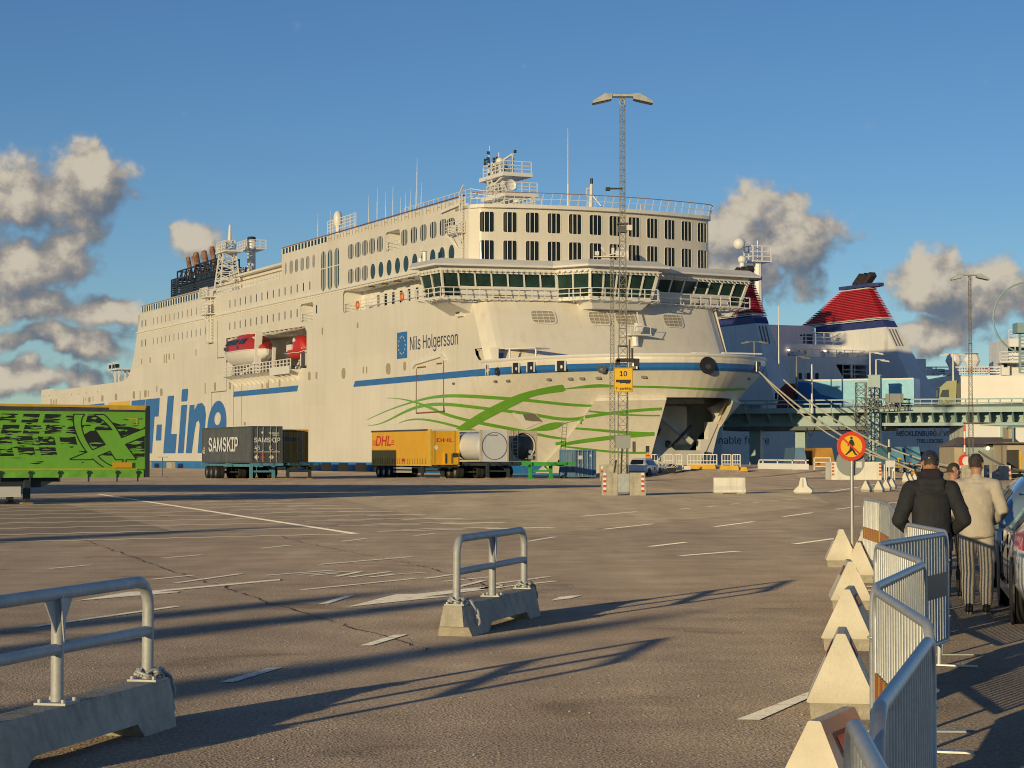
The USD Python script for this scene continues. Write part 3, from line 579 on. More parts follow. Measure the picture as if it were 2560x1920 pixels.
for x in (-36.5, -34.05, -31.6): win('striped_window', rrect(x, 22.7, x + 1.95, 24.5, .5))
win('striped_window', rrect(-5.4, 25.4, -3.0, 27.4, .6))
for i in range(10): win('oval_window', ell(-27.95 + 2.66 * i, 23.58, .86, .95, 16))
boat_bay = Polygon([(-87.8, 18.8), (-52.9, 18.55), (-52.0, 17.8), (-52, 13.1), (-84.4, 13.1), (-84.6, 15.2), (-87.8, 15.3)])
rec1, rec2 = rrect(-54.5, 19.1, -49.5, 21.45, .5), rrect(-23.7, 25.5, -19.2, 27.75, .5)
prom = unary_union([rrect(-38.3, 19.3, 0, 22.0, .5), sbox(-20, 19.3, 12, 22.0)])
holes += [boat_bay, rec1, rec2, prom]
RK = lambda z: 1.3 + (18.3 - z) * .54
side = Polygon([(-40.7, -2.5), (-216, -2.5), (-216, 15.1), (-204.9, 15.1), (-203.5, 14.6), (-150.9, 14.6), (-146.7, 14.85), (-144.8, 15.5), (-143.2, 16.6), (-141.5, 18.4), (-140.2, 20.8), (-139.2, 22.5), (-137.1, 25.4), (-62.3, 25.4), (-62.3, 28.5), (.6, 28.5), (.6, 22.3),
                (RK(19.3) - .1, 19.3), (RK(18.3), 18.3), (RK(13.0), 13.0), (2.3, 13.0), (2.6, 12.4), (3.3, 11.85), (4.2, 11.6), (4.0, 11.6), (4.0, 10.6), (-32.04, 0)])
put(ferry, 'side_plating', MB().poly(side.difference(unary_union(holes)), XZ(0.0)), 'ship_white')
far_side = Polygon([(-216, -2.5), (-216, 15.1), (-144, 15.1), (-137.1, 25.4), (-62.3, 25.4), (-62.3, 28.5), (.6, 28.5), (.6, 22.3), (2.0, 18.3), (4.6, 13), (4, 10.6), (-32.04, 0), (-40.7, -2.5)])
put(ferry, 'side_plating', MB().poly(far_side, XZ(BW)), 'ship_white')
for kind, p in wins:
    gm = 'window_green' if kind in ('oval_window', 'tall_window') else 'window_glass'
    wp = put(ferry, kind, MB().poly(p, XZ(.015)), gm)
    fr = MB().prism(p.buffer(.03, quad_segs=2).difference(p.buffer(-.015, quad_segs=2)), XZ(-.012), 0, .06)
    put(wp, 'frame', fr, 'ship_white_clean')
    if kind in ('striped_window', 'tall_window'):
        x0, a, x1, b = p.bounds; w3 = (x1 - x0); mb = MB()
        for k in ((1, 2) if w3 < 1.9 else (1, 2, 3)):
            t = x0 + w3 * k / (3 if w3 < 1.9 else 4); mb.box((t - .055, -.012, a + .03), (t + .055, .03, b - .03))
        if kind == 'tall_window': mb.box((x0, -.014, 25.3), (x1, .03, 25.42))
        put(wp, 'mullion', mb, 'ship_white_clean')
# --- decks, roofs and inner walls
mb = MB().box((-216, .02, 14.3), (-150, BW - .02, 14.5)).box((-216, .02, -2.4), (-215.9, BW - .02, 15.1)).box((-139, .02, 14.5), (-138.8, BW - .02, 25.3)).box((-137.1, .02, 25.1), (-62.2, BW - .02, 25.38)).box((-62.2, .02, 25.4), (-62.0, BW - .02, 28.4))
mb.box((-62.2, .02, 28.1), (-.5, BW - .02, 28.35))
put(ferry, 'deck', mb, 'deck_white')
mb = MB().box((-88.5, 5.5, 12.6), (-51.8, 5.7, 19.2)).box((-88.5, .05, 18.85), (-51.5, 5.5, 19.0)).box((-88, .05, 12.9), (-51.8, 5.5, 13.06)).box((-52.0, .05, 13.1), (-51.8, 5.5, 18.8)).box((-88.2, .05, 13.1), (-88, 5.5, 18.8))
for i in range(17): mb.box((-86 + 2 * i, .1, 18.4), (-85.75 + 2 * i, 5.5, 18.85))
put(ferry, 'boat_recess', mb, 'ship_white_clean')
for r, dp in ((rec1, 2.4), (rec2, 2.4)):
    mb = MB(); a, b, c, d = r.bounds; mb.box((a - .1, dp, b - .1), (c + .1, dp + .1, d + .1)).box((a - .1, .03, b - .12), (c + .1, dp, b + .0)).box((a - .1, .03, d), (c + .1, dp, d + .12)).box((a - .12, .03, b), (a, dp, d)).box((c, .03, b), (c + .12, dp, d)); put(ferry, 'balcony_recess', mb, 'ship_white_clean')
for r in (rec1, rec2):
    a, b, c, d = r.bounds; put(ferry, 'balcony_sign', MB().box((a + 1.9, 2.36, d - .75), (a + 2.8, 2.4, d - .45)), 'black_paint')
pw = [sbox(x - .3, 19.75, x + .3, 21.1).buffer(.12).buffer(0) for x in np.arange(-33.0, -10, 2.52)]
mb = MB().poly(sbox(-38.5, 19.0, 2.2, 22.1).difference(unary_union(pw)), XZ(2.6)).box((-38.5, .03, 19.1), (2.2, 2.6, 19.25)).box((-38.5, .03, 22.02), (1.0, 2.6, 22.25)).box((-38.5, .03, 19.2), (-38.4, 2.6, 22.1))
mb.box((-37, 2.2, 19.3), (-35.2, 2.6, 21.4))
put(ferry, 'promenade', mb, 'ship_white_clean')
for p in pw: put(ferry, 'promenade_window', MB().poly(p, XZ(2.68)), 'window_glass')
for x in (-30.5, -26.2, -22.0, -17.8, -13.4, -9.0): put(ferry, 'ceiling_lamp', MB().box((x - .5, .6, 21.75), (x + .5, 1.1, 22.0)), 'louvre_tan')
# --- belt along the side
mb = MB().prism(Polygon([(0, 22.18), (-.32, 22.24), (-.32, 22.44), (0, 22.5)]), lambda v: np.column_stack([-139.2 + v[:, 2], v[:, 0], v[:, 1]]), 0, 139.6)
for i in range(115): x = -138.5 + 1.2 * i; mb.box((x, -.26, 22.02), (x + .22, -.01, 22.2))
put(ferry, 'belt_moulding', mb, 'ship_white_clean')
# --- painted bands, letters and flag (flush sheets a few centimetres proud of the plating)
PAINT = XZ(-.025)
put(ferry, 'waterline_band', MB().poly(Polygon([(-216, -2.5), (-216, 1.1), (-28.3, 1.1), (-40.7, -2.5)]), PAINT), 'ship_bottom_blue')
put(ferry, 'waterline_band', MB().poly(sbox(0, -2.5, 180, 1.1).difference(opening), skin(.03), GR), 'ship_bottom_blue', smooth=28)
put(ferry, 'blue_band', MB().poly(Polygon([(-34.5, 10.15), (-33.9, 10.85), (4.0, 10.85), (4.0, 10.6), (2.47, 10.15)]), PAINT), 'ship_blue')
put(ferry, 'blue_band', MB().poly(sbox(0, 10.12, 170, 10.85), skin(.03), GR), 'ship_blue', smooth=28)
put(ferry, 'blue_band', MB().poly(Polygon([(-84.0, 10.25), (-83.8, 11.0), (-55.3, 11.0), (-55.7, 10.25)]), PAINT), 'ship_blue')
LET = XZ(-.03)
T1 = [(-142.7, 11.15), (-133.8, 11.15), (-134.4, 8.2), (-136.9, 8.2), (-138.4, 2.3), (-142.0, 2.3), (-140.4, 8.2), (-143.3, 8.2)]
for P in (T1, [(x + 9.25, z) for x, z in T1], [(-126.2, 6.9), (-123.1, 6.9), (-123.5, 4.35), (-126.8, 4.35)], [(-119.6, 11.3), (-115.9, 11.3), (-117.5, 5.3), (-114.1, 5.3), (-114.9, 2.3), (-122.2, 2.3)],
          [(-111.6, 9.7), (-108.3, 9.7), (-110.2, 2.3), (-113.5, 2.3)], [(-108.9, 2.3), (-106.9, 9.6), (-104.2, 9.6), (-104.4, 8.7), (-102.6, 9.7), (-100.2, 9.8), (-98.6, 9.2), (-98.0, 7.9), (-99.4, 2.3), (-102.4, 2.3), (-101.3, 6.6), (-101.9, 7.2), (-103.2, 6.9), (-104.2, 5.4), (-105.6, 2.3)]):
    put(ferry, 'line_letter', MB().poly(Polygon(P).buffer(.16, join_style=1).buffer(-.16), LET), 'ship_blue')
dx, dz = fx(462, 988); put(ferry, 'line_letter', MB().poly(affinity.skew(rrect(dx - 1.75, dz - .95, dx + 1.75, dz + .95, .4), 14), LET), 'ship_blue')
e_ = ell(-92.4, 6.05, 4.9, 3.85, 32).difference(ell(-92.2, 7.3, 1.65, .95, 16)).difference(sbox(-93.3, 3.6, -86, 5.5)).union(ell(-92.4, 6.05, 4.9, 3.85, 32).difference(ell(-92.0, 6.0, 2.0, 2.2, 24)).intersection(sbox(-98, 2, -86, 5.0)))
put(ferry, 'line_letter', MB().poly(affinity.skew(e_, 12, origin=(-92, 6)), LET), 'ship_blue')
put(ferry, 'colour_bar', MB().poly(Polygon([(-159.1, 11.2), (-143.9, 11.2), (-144.6, 8.3), (-160.2, 8.3)]), LET), 'ship_yellow')
put(ferry, 'colour_bar', MB().poly(Polygon([(-186, 11.2), (-162.2, 11.2), (-163, 8.3), (-187, 8.3)]), LET), 'ship_blue')
put(ferry, 'flag_panel', MB().poly(sbox(-20.0, 12.9, -16.9, 15.9), PAINT), 'ship_blue')
for k in range(12):
    a = k * PI / 6; c = (-18.45 + 1.05 * math.sin(a), 14.4 + 1.0 * math.cos(a))
    st = Polygon([(c[0] + (.17 if j % 2 == 0 else .07) * math.sin(j * PI / 5), c[1] + (.17 if j % 2 == 0 else .07) * math.cos(j * PI / 5)) for j in range(10)])
    put(ferry, 'flag_star', MB().poly(st, XZ(-.045)), 'star_yellow')
nm = text_poly('Nils Holgersson', 1.0); a, b, c, d = nm.bounds
put(ferry, 'ship_name', MB().poly(affinity.translate(affinity.scale(nm, 13.8 / (c - a), 1.5, origin=(a, 0)), -16.0 - a, 13.72), PAINT), 'lettering_navy')
# green waves: brush strokes laid over side and bow
strokes = [
 [z6(255, 993) + (3,), z6(450, 905) + (7,), z6(700, 822) + (14,), z6(880, 783) + (22,), z6(1100, 772) + (26,), z6(1400, 786) + (26,), z6(1700, 808) + (24,), z6(2000, 840) + (22,), z6(2212, 857) + (20,), z7(240, 946) + (16,)],
 [z6(260, 1046) + (2,), z6(420, 1010) + (9,), z6(600, 920) + (18,), z6(750, 868) + (24,), z6(900, 850) + (26,), z6(1200, 870) + (24,), z6(1500, 905) + (24,), z6(1800, 945) + (24,), z6(2100, 985) + (24,), z7(190, 1030) + (20,)],
 [z6(435, 793) + (2,), z6(600, 808) + (9,), z6(750, 850) + (17,), z6(950, 930) + (22,), z6(1200, 1000) + (24,), z6(1450, 1050) + (26,), z6(1700, 1098) + (24,), z6(1900, 1140) + (20,), z6(2080, 1165) + (16,)],
 [z6(545, 1025) + (2,), z6(680, 990) + (11,), z6(850, 1000) + (16,), z6(1050, 1045) + (18,), z6(1250, 1092) + (18,)],
 [z6(1060, 1120) + (52,), z6(1250, 1000) + (72,), z6(1450, 890) + (75,), z6(1650, 795) + (68,), z6(1850, 730) + (50,), z6(2050, 700) + (38,), z7(0, 818) + (26,), z7(200, 800) + (22,), z7(400, 797) + (18,), z7(700, 803) + (15,), z7(1000, 815) + (15,), z7(1250, 823) + (17,), z7(1440, 815) + (15,)],
 [z6(1650, 1098) + (10,), z6(1850, 1070) + (38,), z6(2000, 1038) + (48,), z7(0, 1085) + (34,), z7(180, 1055) + (28,)],
 [z7(205, 1010) + (24,), z7(350, 988) + (24,), z7(500, 970) + (24,), z7(770, 950) + (22,)], [z7(230, 966) + (12,), z7(420, 985) + (14,), z7(600, 998) + (12,), z7(755, 1001) + (10,)],
 [z7(130, 1096) + (16,), z7(300, 1110) + (20,), z7(500, 1128) + (24,), z7(720, 1142) + (30,)], [z7(-30, 1232) + (22,), z7(200, 1192) + (32,), z7(450, 1162) + (34,), z7(715, 1140) + (32,)],
 [z7(20, 1232) + (8,), z7(200, 1252) + (16,), z7(400, 1274) + (17,), z7(670, 1283) + (17,)],
 [z7(1285, 958) + (22,), z7(1380, 968) + (26,), z7(1475, 1012) + (34,)], [z7(1268, 1002) + (10,), z7(1400, 992) + (14,), z7(1510, 972) + (16,)], [z7(1225, 1160) + (26,), z7(1320, 1140) + (34,), z7(1360, 1120) + (16,)], [z7(1210, 1120) + (16,), z7(1260, 1180) + (30,)]]
zsc = lambda p: 1 / 3.687 if p[0] < 1435 else 1 / 3.017
for k, st in enumerate(strokes):
    Q = smooth_line([(u, v, w * (1 / 3.4)) for u, v, w in st], 8 * len(st)); T = np.gradient(Q[:, :2], axis=0); T /= np.linalg.norm(T, axis=1, keepdims=True); Nn = np.column_stack([-T[:, 1], T[:, 0]]) * np.maximum(Q[:, 2:3], .5) / 2
    la, lb = [hull_pick(*(q + n_)) for q, n_ in zip(Q[:, :2], Nn)], [hull_pick(*(q - n_)) for q, n_ in zip(Q[:, :2], Nn)]
    ok = [(a, b) for a, b in zip(la, lb) if a is not None and b is not None]
    if len(ok) < 3: continue
    P = unary_union([Polygon([ok[i][0], ok[i + 1][0], ok[i + 1][1], ok[i][1]]).buffer(.01) for i in range(len(ok) - 1) if abs(ok[i + 1][0][0] - ok[i][0][0]) < 25])
    mb = MB()
    for dr in (doorL, doorR): mb.poly(P.intersection(dr), skin(.48), (4.0, .8))
    mb.poly(P.difference(opening).difference(doorL).difference(doorR), skin(.05 + .004 * k), (4.0, .8))
    put(ferry, 'wave_stripe', mb, 'ship_green', smooth=28)
# --- small side fittings
for u, v, w, h in [z5(140, 797) + (.9, 1.25), z5(50, 815) + (.35, 1.6), z5(278, 783) + (.9, 1.3), z5(370, 765) + (.35, .7), z5(575, 780) + (.5, 1.0), z5(625, 780) + (1.1, 1.3), z5(735, 765) + (.6, 1.0), z5(1325, 676) + (1.3, 1.3), z5(1737, 634) + (1.4, 1.3), z5(1075, 695) + (.6, .9), z5(1010, 700) + (.9, 1.1),
                   z6(599, 499) + (.8, 1.0), z5(1455, 233) + (.45, .7), z5(1130, 285) + (.25, .8), z5(1508, 645) + (.28, .8), z5(1538, 645) + (.28, .8), z5(415, 1140) + (.8, .5),
                   z2(200, 1490) + (.5, .9), z2(280, 1475) + (.6, 1.0), z2(410, 1463) + (.45, 1.4), z2(430, 1460) + (.5, 1.5), z2(455, 1443) + (.7, 1.0), z2(498, 1440) + (.4, 1.0), z2(703, 1405) + (.4, 1.0), z2(1868, 1208) + (.3, .9)] + \
                  [zs(x, y) + (w, h) for x, y, w, h in ((1180, 523, 1.6, 1.0), (1350, 505, 1.6, 1.1), (1530, 485, 1.5, 1.1), (1765, 460, 1.4, 1.3), (1848, 468, .4, 1.6), (1917, 443, 1.6, 1.2), (1957, 440, .4, 1.0), (2068, 380, .5, 1.0), (2127, 423, 1.5, 1.2), (1105, 540, .4, 1.3), (1128, 515, .3, .6), (1228, 507, .3, .9), (675, 560, .9, 1.5), (710, 567, .9, 1.4), (742, 562, .8, 1.4), (580, 475, .35, .3), (650, 466, .35, .3), (945, 455, .35, .3), (1040, 447, .35, .3), (1136, 433, .35, .3), (1290, 417, .4, .3))]:
    x, z = fx(u, v)
    put(ferry, 'port_cover', MB().prism(rrect(x - w / 2, z - h / 2, x + w / 2, z + h / 2, min(w, h) * .42), XZ(0), -.06, .01), 'louvre_tan')
seams = [[(160, 190), (160, 535), (222, 528)], [(245, 570), (245, 838), (105, 852), (105, 1160)], [(308, 690), (308, 1160)], [(385, 735), (385, 1160)], [(308, 728), (900, 690)]]
for s in seams:
    P = [fx(*z5(*p)) for p in s]; mb = MB()
    for a, b in zip(P, P[1:]): mb.poly(LineString([a, b]).buffer(.07, cap_style=2), XZ(-.02))
    put(ferry, 'plate_seam', mb, 'vent_shadow')
mb = MB()
for a, b in (((-14.05, 6.6), (-14.05, 11.6)), ((-6.1, 6.65), (-6.1, 12.2)), ((-14.05, 6.6), (-6.1, 6.65))): mb.poly(LineString([a, b]).buffer(.08, cap_style=2), XZ(-.045))
hd = put(ferry, 'shell_door', MB().poly(sbox(-13.95, 6.7, -6.2, 11.6), XZ(-.015)), 'ship_white')
put(hd, 'seal', mb, 'rust'); put(hd, 'hood', MB().prism(Polygon([(-14.9, 11.75), (-14.2, 12.35), (-6.6, 12.95), (-5.4, 12.3), (-5.3, 12.1), (-6.4, 12.55), (-13.9, 12.0), (-14.6, 11.6)]), XZ(0), -.35, .01), 'ship_white_clean')
put(hd, 'hinge', MB().box((-13.7, -.1, 11.6), (-11.2, -.03, 11.75)).box((-8, -.1, 11.8), (-6.6, -.03, 11.95)), 'rust')
x, z = fx(1235, 790 - 8); put(ferry, 'searchlight_box', MB().box((-1.9, -.45, 16.6), (-.5, .02, 17.9)), 'ship_white_clean'); put(ferry, 'searchlight', MB().box((-1.7, -.5, 16.9), (-.7, -.46, 17.7)), 'black_paint')
# bow fairleads, anchor lights and hawse openings
for u, v, s in [z6(1350, 535) + ((.5, 1.1),), z6(1618, 515) + ((1.1, 1.0),), z6(1755, 508) + ((1.1, 1.0),), z6(2032, 497) + ((1.2, 1.0),), z7(5, 648) + ((1.1, 1.0),), z7(545, 632) + ((.9, 1.0),), z7(1485, 655) + ((1.3, 1.0),)]:
    p = hull_pick(u, v)
    if p is None: continue
    q, n_ = hull_pt(*p), hull_n(*p); a = unit(np.cross((0, 0, 1), n_)); fl = onplane(q + n_ * .05, a, (0, 0, 1), n_)
    f = put(ferry, 'fairlead', MB().prism(rrect(-s[0] / 2, -s[1] / 2, s[0] / 2, s[1] / 2, .1), fl, 0, .05), 'black_paint')
    put(f, 'roller', MB().prism(sbox(-s[0] / 2 - .05, -s[1] / 2, -s[0] / 2 + .07, s[1] / 2).union(sbox(s[0] / 2 - .07, -s[1] / 2, s[0] / 2 + .05, s[1] / 2)), fl, 0, .10).prism(ell(.1, -.1, .13, .17, 10), fl, 0, .09), 'ship_white_clean')
for u, v, r in (z6(1447, 545) + (.42,), z7(317, 660) + (.5,), z7(1107, 643) + (.85,)):
    p = hull_pick(u, v); q, n_ = hull_pt(*p), hull_n(*p); a = unit(np.cross((0, 0, 1), n_)); fl = onplane(q + n_ * .05, a, (0, 0, 1), n_)
    f = put(ferry, 'hawse_pipe', MB().prism(ell(0, 0, r, r, 20), fl, 0, .08), 'black_paint'); put(f, 'anchor', MB().prism(ell(.05 * r, -.1 * r, .36 * r, .3 * r, 12), fl, .09, .16), 'steel_dark')
for u, v in [z6(1437, 636), z6(1553, 631), z6(1928, 616), z6(2125, 610), z6(1052, 660), z7(80, 740), z7(168, 738), z7(292, 734), z7(634, 727), z7(1425, 741)]:
    p = hull_pick(u, v)
    if p is None: continue
    q, n_ = hull_pt(*p), hull_n(*p); a = unit(np.cross((0, 0, 1), n_)); put(ferry, 'drain_lip', MB().prism(rrect(-.28, -.11, .28, .11, .05), onplane(q + n_ * .02, a, (0, 0, 1), n_), 0, .12), 'vent_shadow')
# scoop in the lower bow
sp = [hull_pick(*z6(*p)) for p in ((1590, 925), (1800, 925), (1870, 1005), (1715, 1075))]
sp2 = [hull_pick(*z6(*p)) for p in ((1690, 935), (1800, 930), (1868, 1003), (1775, 1000), (1715, 990))]
S3 = [hull_pt(*p) for p in sp]; nn = hull_n(*sp[0]); mb = MB()
mb.quad(S3[0] + nn * .06, S3[1] + nn * .06, S3[2] + nn * .06, S3[3] + nn * .06); put(ferry, 'bow_scoop', mb, 'ship_white_clean')
put(ferry, 'scoop_hollow', MB().add([hull_pt(*p) + nn * .12 for p in sp2], [(0, 1, 2), (0, 2, 3), (0, 3, 4)]), 'vent_shadow')
# --- foredeck, bulwark cap
ph = np.linspace(0, 180, 46); cap = np.array([hull_pt(a, 11.6) for a in ph])
put(ferry, 'bulwark_rail', MB().tube(cap, .17, 6), 'ship_white_clean', smooth=40)
fd = Polygon([(c[0] - .15, c[1]) for c in cap] + [(0, BW), (0, 0)]).buffer(0)
put(ferry, 'foredeck', MB().poly(fd, lambda v: np.column_stack([v, np.full(len(v), 10.7)])), 'deck_white')
mb = MB(); inn = [hull_pt(a, 11.6) for a in ph]
for a, b in zip(inn, inn[1:]): mb.quad(a - [.25, 0, 0], b - [.25, 0, 0], b - [.25, 0, .9], a - [.25, 0, .9])
put(ferry, 'bulwark_inside', mb, 'ship_white')
put(ferry, 'bow_light_mast', MB().cyl((17.5, 27.6, 10.7), (17.5, 27.6, 17.3), .08, .05, 6), 'ship_white_clean')
put(ferry, 'foredeck_vent', MB().cyl((22, 19.5, 10.7), (22, 19.5, 11.95), .2).cbox((22, 20.5, 12.05), (.6, 4.4, .14)), 'ship_white_clean')
put(ferry, 'foredeck_locker', MB().cbox((20.5, 16.5, 11.7), (1.0, 1.4, .9)).cbox((15, 7, 11.8), (.8, 3.2, .3)), 'ship_white_clean')
# shelter in the notch at the forward end of the side
put(ferry, 'notch_canopy', MB().hexa([(2.4, .2, 12.85), (10.4, 3.2, 12.75), (9.6, 5.2, 12.75), (2.4, 3.2, 12.85)], [(2.4, .2, 12.95), (10.4, 3.2, 12.85), (9.6, 5.2, 12.85), (2.4, 3.2, 12.95)]).cyl((4.4, .4, 10.8), (4.4, .4, 12.8), .1).cyl((7.6, 1.6, 10.8), (7.6, 1.6, 12.8), .1).cyl((10.1, 3.4, 10.8), (10.1, 3.4, 12.8), .1), 'ship_white_clean')
put(ferry, 'notch_bulkhead', MB().box((2.0, .55, 10.7), (7.0, .65, 13.0)).box((1.9, .02, 10.6), (6.0, .65, 10.75)), 'ship_white')
put(ferry, 'winch', MB().cbox((5.6, 1.2, 11.9), (.9, .8, 1.1)), 'ship_blue')
# --- raked front under the bridge
def rake(v):
    y, z = v[:, 0], v[:, 1]; n_ = (y - HB) / HB; ed = np.minimum(y, BW - y)
    x = 2.2 + (18.3 - z) * .54 + 2.2 * (1 - n_ ** 2) - .9 * np.clip(1 - ed / 1.7, 0, 1) ** 2
    return np.column_stack([x + (v[:, 2] if v.shape[1] > 2 else 0), y, z])
put(ferry, 'raked_front', MB().poly(sbox(0, 10.7, BW, 18.35), rake, (.6, 1.0)), 'ship_white', smooth=30)
for y0, y1 in ((5.4, 8.0), (11.75, 14.15), (14.85, 17.3), (20.9, 23.4)):
    gp = rrect(y0, 15.65, y1, 17.05, .4); lf = lambda o: (lambda v: rake(v) + np.array([o, 0, o * .5]))
    gr = put(ferry, 'grille', MB().poly(gp, lf(.05), (.8, .8)), 'louvre_tan'); mb = MB().poly(gp.buffer(.07).difference(gp.buffer(-.07)), lf(.10), (.8, .8))
    for k in range(1, 4): mb.poly(sbox(y0 + (y1 - y0) * k / 4 - .035, 15.66, y0 + (y1 - y0) * k / 4 + .035, 17.04), lf(.11)).poly(sbox(y0 + .02, 15.65 + .35 * k - .03, y1 - .02, 15.65 + .35 * k + .03), lf(.115), (.8, .8))
    put(gr, 'bars', mb, 'ship_white_clean')
put(ferry, 'front_platform', MB().cbox((7.2, 16.6, 14.6), (1.6, 2.6, .12)).cyl((7.2, 16.4, 13.4), (7.0, 16.4, 14.6), .35).cbox((7.4, 16.6, 15.4), (.7, .6, .9)).beam((7.9, 15.4, 15.5), (7.9, 17.8, 15.5), .06).beam((7.9, 17.8, 14.6), (7.9, 17.8, 15.5), .06).beam((7.9, 15.4, 14.6), (7.9, 15.4, 15.5), .06).beam((5.2, 17.5, 17.9), (7.2, 16.8, 15.2), .1), 'ship_white_clean')
# --- window front above the bridge
def front(v, o=0.0):
    y, z = v[:, 0], v[:, 1]; n_ = (y - HB) / HB; ed = np.minimum(y, BW - y)
    x = 1.6 + 2.4 * (1 - n_ ** 2) - 1.0 * np.clip(1 - ed / 1.3, 0, 1) ** 2
    return np.column_stack([x + o + (v[:, 2] if v.shape[1] > 2 else 0), y, z])
fw = [(i, r, rrect(.78 + 2.355 * i, z, 2.25 + 2.355 * i, z + 2.15, .22)) for i in range(12) for r, z in ((0, 25.35), (1, 22.35))]
put(ferry, 'window_front', MB().poly(sbox(0, 20.8, BW, 28.0).difference(unary_union([p for *_, p in fw])), front, (.8, 8)), 'ship_white', smooth=30)
for i, r, p in fw:
    a, b, c, d = p.bounds
    wp = put(ferry, 'lounge_window', MB().poly(p, lambda v: front(v, -.10)), 'window_glass')
    put(wp, 'frame', MB().prism(p.buffer(.03, quad_segs=2).difference(p.buffer(-.02, quad_segs=2)), lambda v: front(v, -.12), 0, .15), 'ship_white_clean')
    put(wp, 'mullion', MB().prism(sbox(a + .462, b, a + .516, d).union(sbox(a + .954, b, a + 1.008, d)), lambda v: front(v, -.10), 0, .07), 'ship_white_clean')
    if R_.random() < .6: put(wp, 'curtain', MB().poly(sbox(a + .1, b + .05, a + .1 + R_.uniform(.2, .45), d - .05), lambda v: front(v, -.09)), 'dark_interior')
# --- roof with its overhanging edge
fc = front(np.column_stack([np.linspace(0, BW, 30), np.zeros(30)]), .55)[:, :2]
rf = Polygon([(-3, 0)] + [(x, y) for x, y in fc] + [(-3, BW)]).buffer(0)
UP = lambda v: np.column_stack([v[:, 0], v[:, 1], v[:, 2]])
put(ferry, 'roof_edge', MB().prism(rf, UP, 27.9, 28.28), 'ship_white_clean')
def railing(mb, pts, h=1.1, every=1.6, r=.028, rails=(1.0, .62, .3), lean=(0, 0, 0)):
    pts = [np.asarray(p, float) for p in pts]; lean = np.asarray(lean, float)
    for a, b in zip(pts, pts[1:]):
        k = max(1, int(round(np.linalg.norm(b - a) / every)))
        for i in range(k + (1 if b is pts[-1] else 0)): p = a + (b - a) * i / k; mb.beam(p, p + [0, 0, h] + lean, 2 * r)
        for f in rails: mb.beam(a + (np.array([0, 0, h]) + lean) * f, b + (np.array([0, 0, h]) + lean) * f, 2 * r)
    return mb
put(ferry, 'roof_bulwark', MB().box((-44.2, -.02, 28.5), (-.2, .06, 29.25)).box((-62.2, -.01, 28.5), (-44.2, .05, 28.62)), 'ship_white')
mb = MB()
for i in range(40): x = -43.5 + 1.08 * i; mb.box((x, -.07, 28.6), (x + .1, -.02, 29.2)); (mb.box((x + .3, -.07, 28.85), (x + .7, -.02, 28.95)) if i % 3 == 0 else 0)
put(ferry, 'bulwark_stay', mb, 'louvre_tan')
put(ferry, 'handrail', MB().box((-62.2, -.06, 29.38), (-.4, .06, 29.5)), 'rust')
put(ferry, 'wind_screen', railing(MB(), [(-62.2, 0, 28.6), (-44.2, 0, 28.6)], .8, 1.25, .05, (.98,)), 'ship_white_clean')
put(ferry, 'wind_screen_glass', MB().box((-62.1, .0, 28.62), (-44.3, .02, 29.36)), 'clear_glass')
put(ferry, 'roof_railing', railing(MB(), [(-22, 1.6, 29.25), (-2.5, 1.6, 29.25), (.2, 3.5, 28.6)], 1.2, 1.5), 'ship_white_clean')
rl = [np.array([x - .1, y, 28.28]) for x, y in fc]
put(ferry, 'front_railing', railing(MB(), rl, 1.15, 1.0, .03, (1.0, .5), lean=(.55, 0, 0)), 'ship_white_clean')
put(ferry, 'front_handrail', MB().tube([p + [.55, 0, 1.17] for p in rl], .05, 5), 'rust')
mb = MB()
for i in range(6): mb.box((-61.2 + 2.2 * i - .05, 5.95, 28.4), (-61.2 + 2.2 * i + .05, 6.05, 33.18))
for k in range(5): mb.box((-61.2, 5.97, 31.4 + .44 * k - .05), (-50.2, 6.03, 31.4 + .44 * k + .05))
for i in range(12): mb.box((-61.2 + i - .03, 5.98, 31.4), (-61.2 + i + .03, 6.02, 33.2))
put(ferry, 'antenna_screen', mb, 'ship_white_clean')
put(ferry, 'radome', MB().lathe([(0, 34.2), (.3, 34.1), (.52, 33.75), (.58, 33.2), (.55, 32.4), (.3, 32.1), (.2, 28.5)], (-57.1, 6, 0), 18), 'ship_white_clean', smooth=40)
for x, y, h in ((-48.6, 2, 33.2), (-42.5, 3, 32.4), (-37.5, 3, 33.8), (-34.5, 3, 32.4), (-31.6, 3, 33.6), (-29.2, 3, 33.9), (-26.6, 3, 32.4), (-25.1, 3, 32.8), (-23.6, 3, 33.0), (-21.9, 3, 32.4), (-20.2, 3, 33.3), (-56.4, 3, 33.6), (-34.5, 3, 34.4), (-22.0, 3.2, 36.4)):
    put(ferry, 'whip_aerial', MB().cyl((x, y, 28.5), (x, y, h - 1.6), .06, .05, 5).cyl((x, y, h - 1.6), (x, y, h), .022, .01, 4), 'ship_white_clean')
for x, y in ((-28, 4), (-34, 3.5), (-45.5, 3)): put(ferry, 'roof_vent', MB().lathe([(0, 30.2), (.5, 30.1), (.6, 29.6), (.35, 29.5), (.35, 28.4)], (x, y, 0), 10).cbox((x + 1.6, y, 29.0), (1.2, .9, 1.2)), 'ship_white_clean', smooth=40)
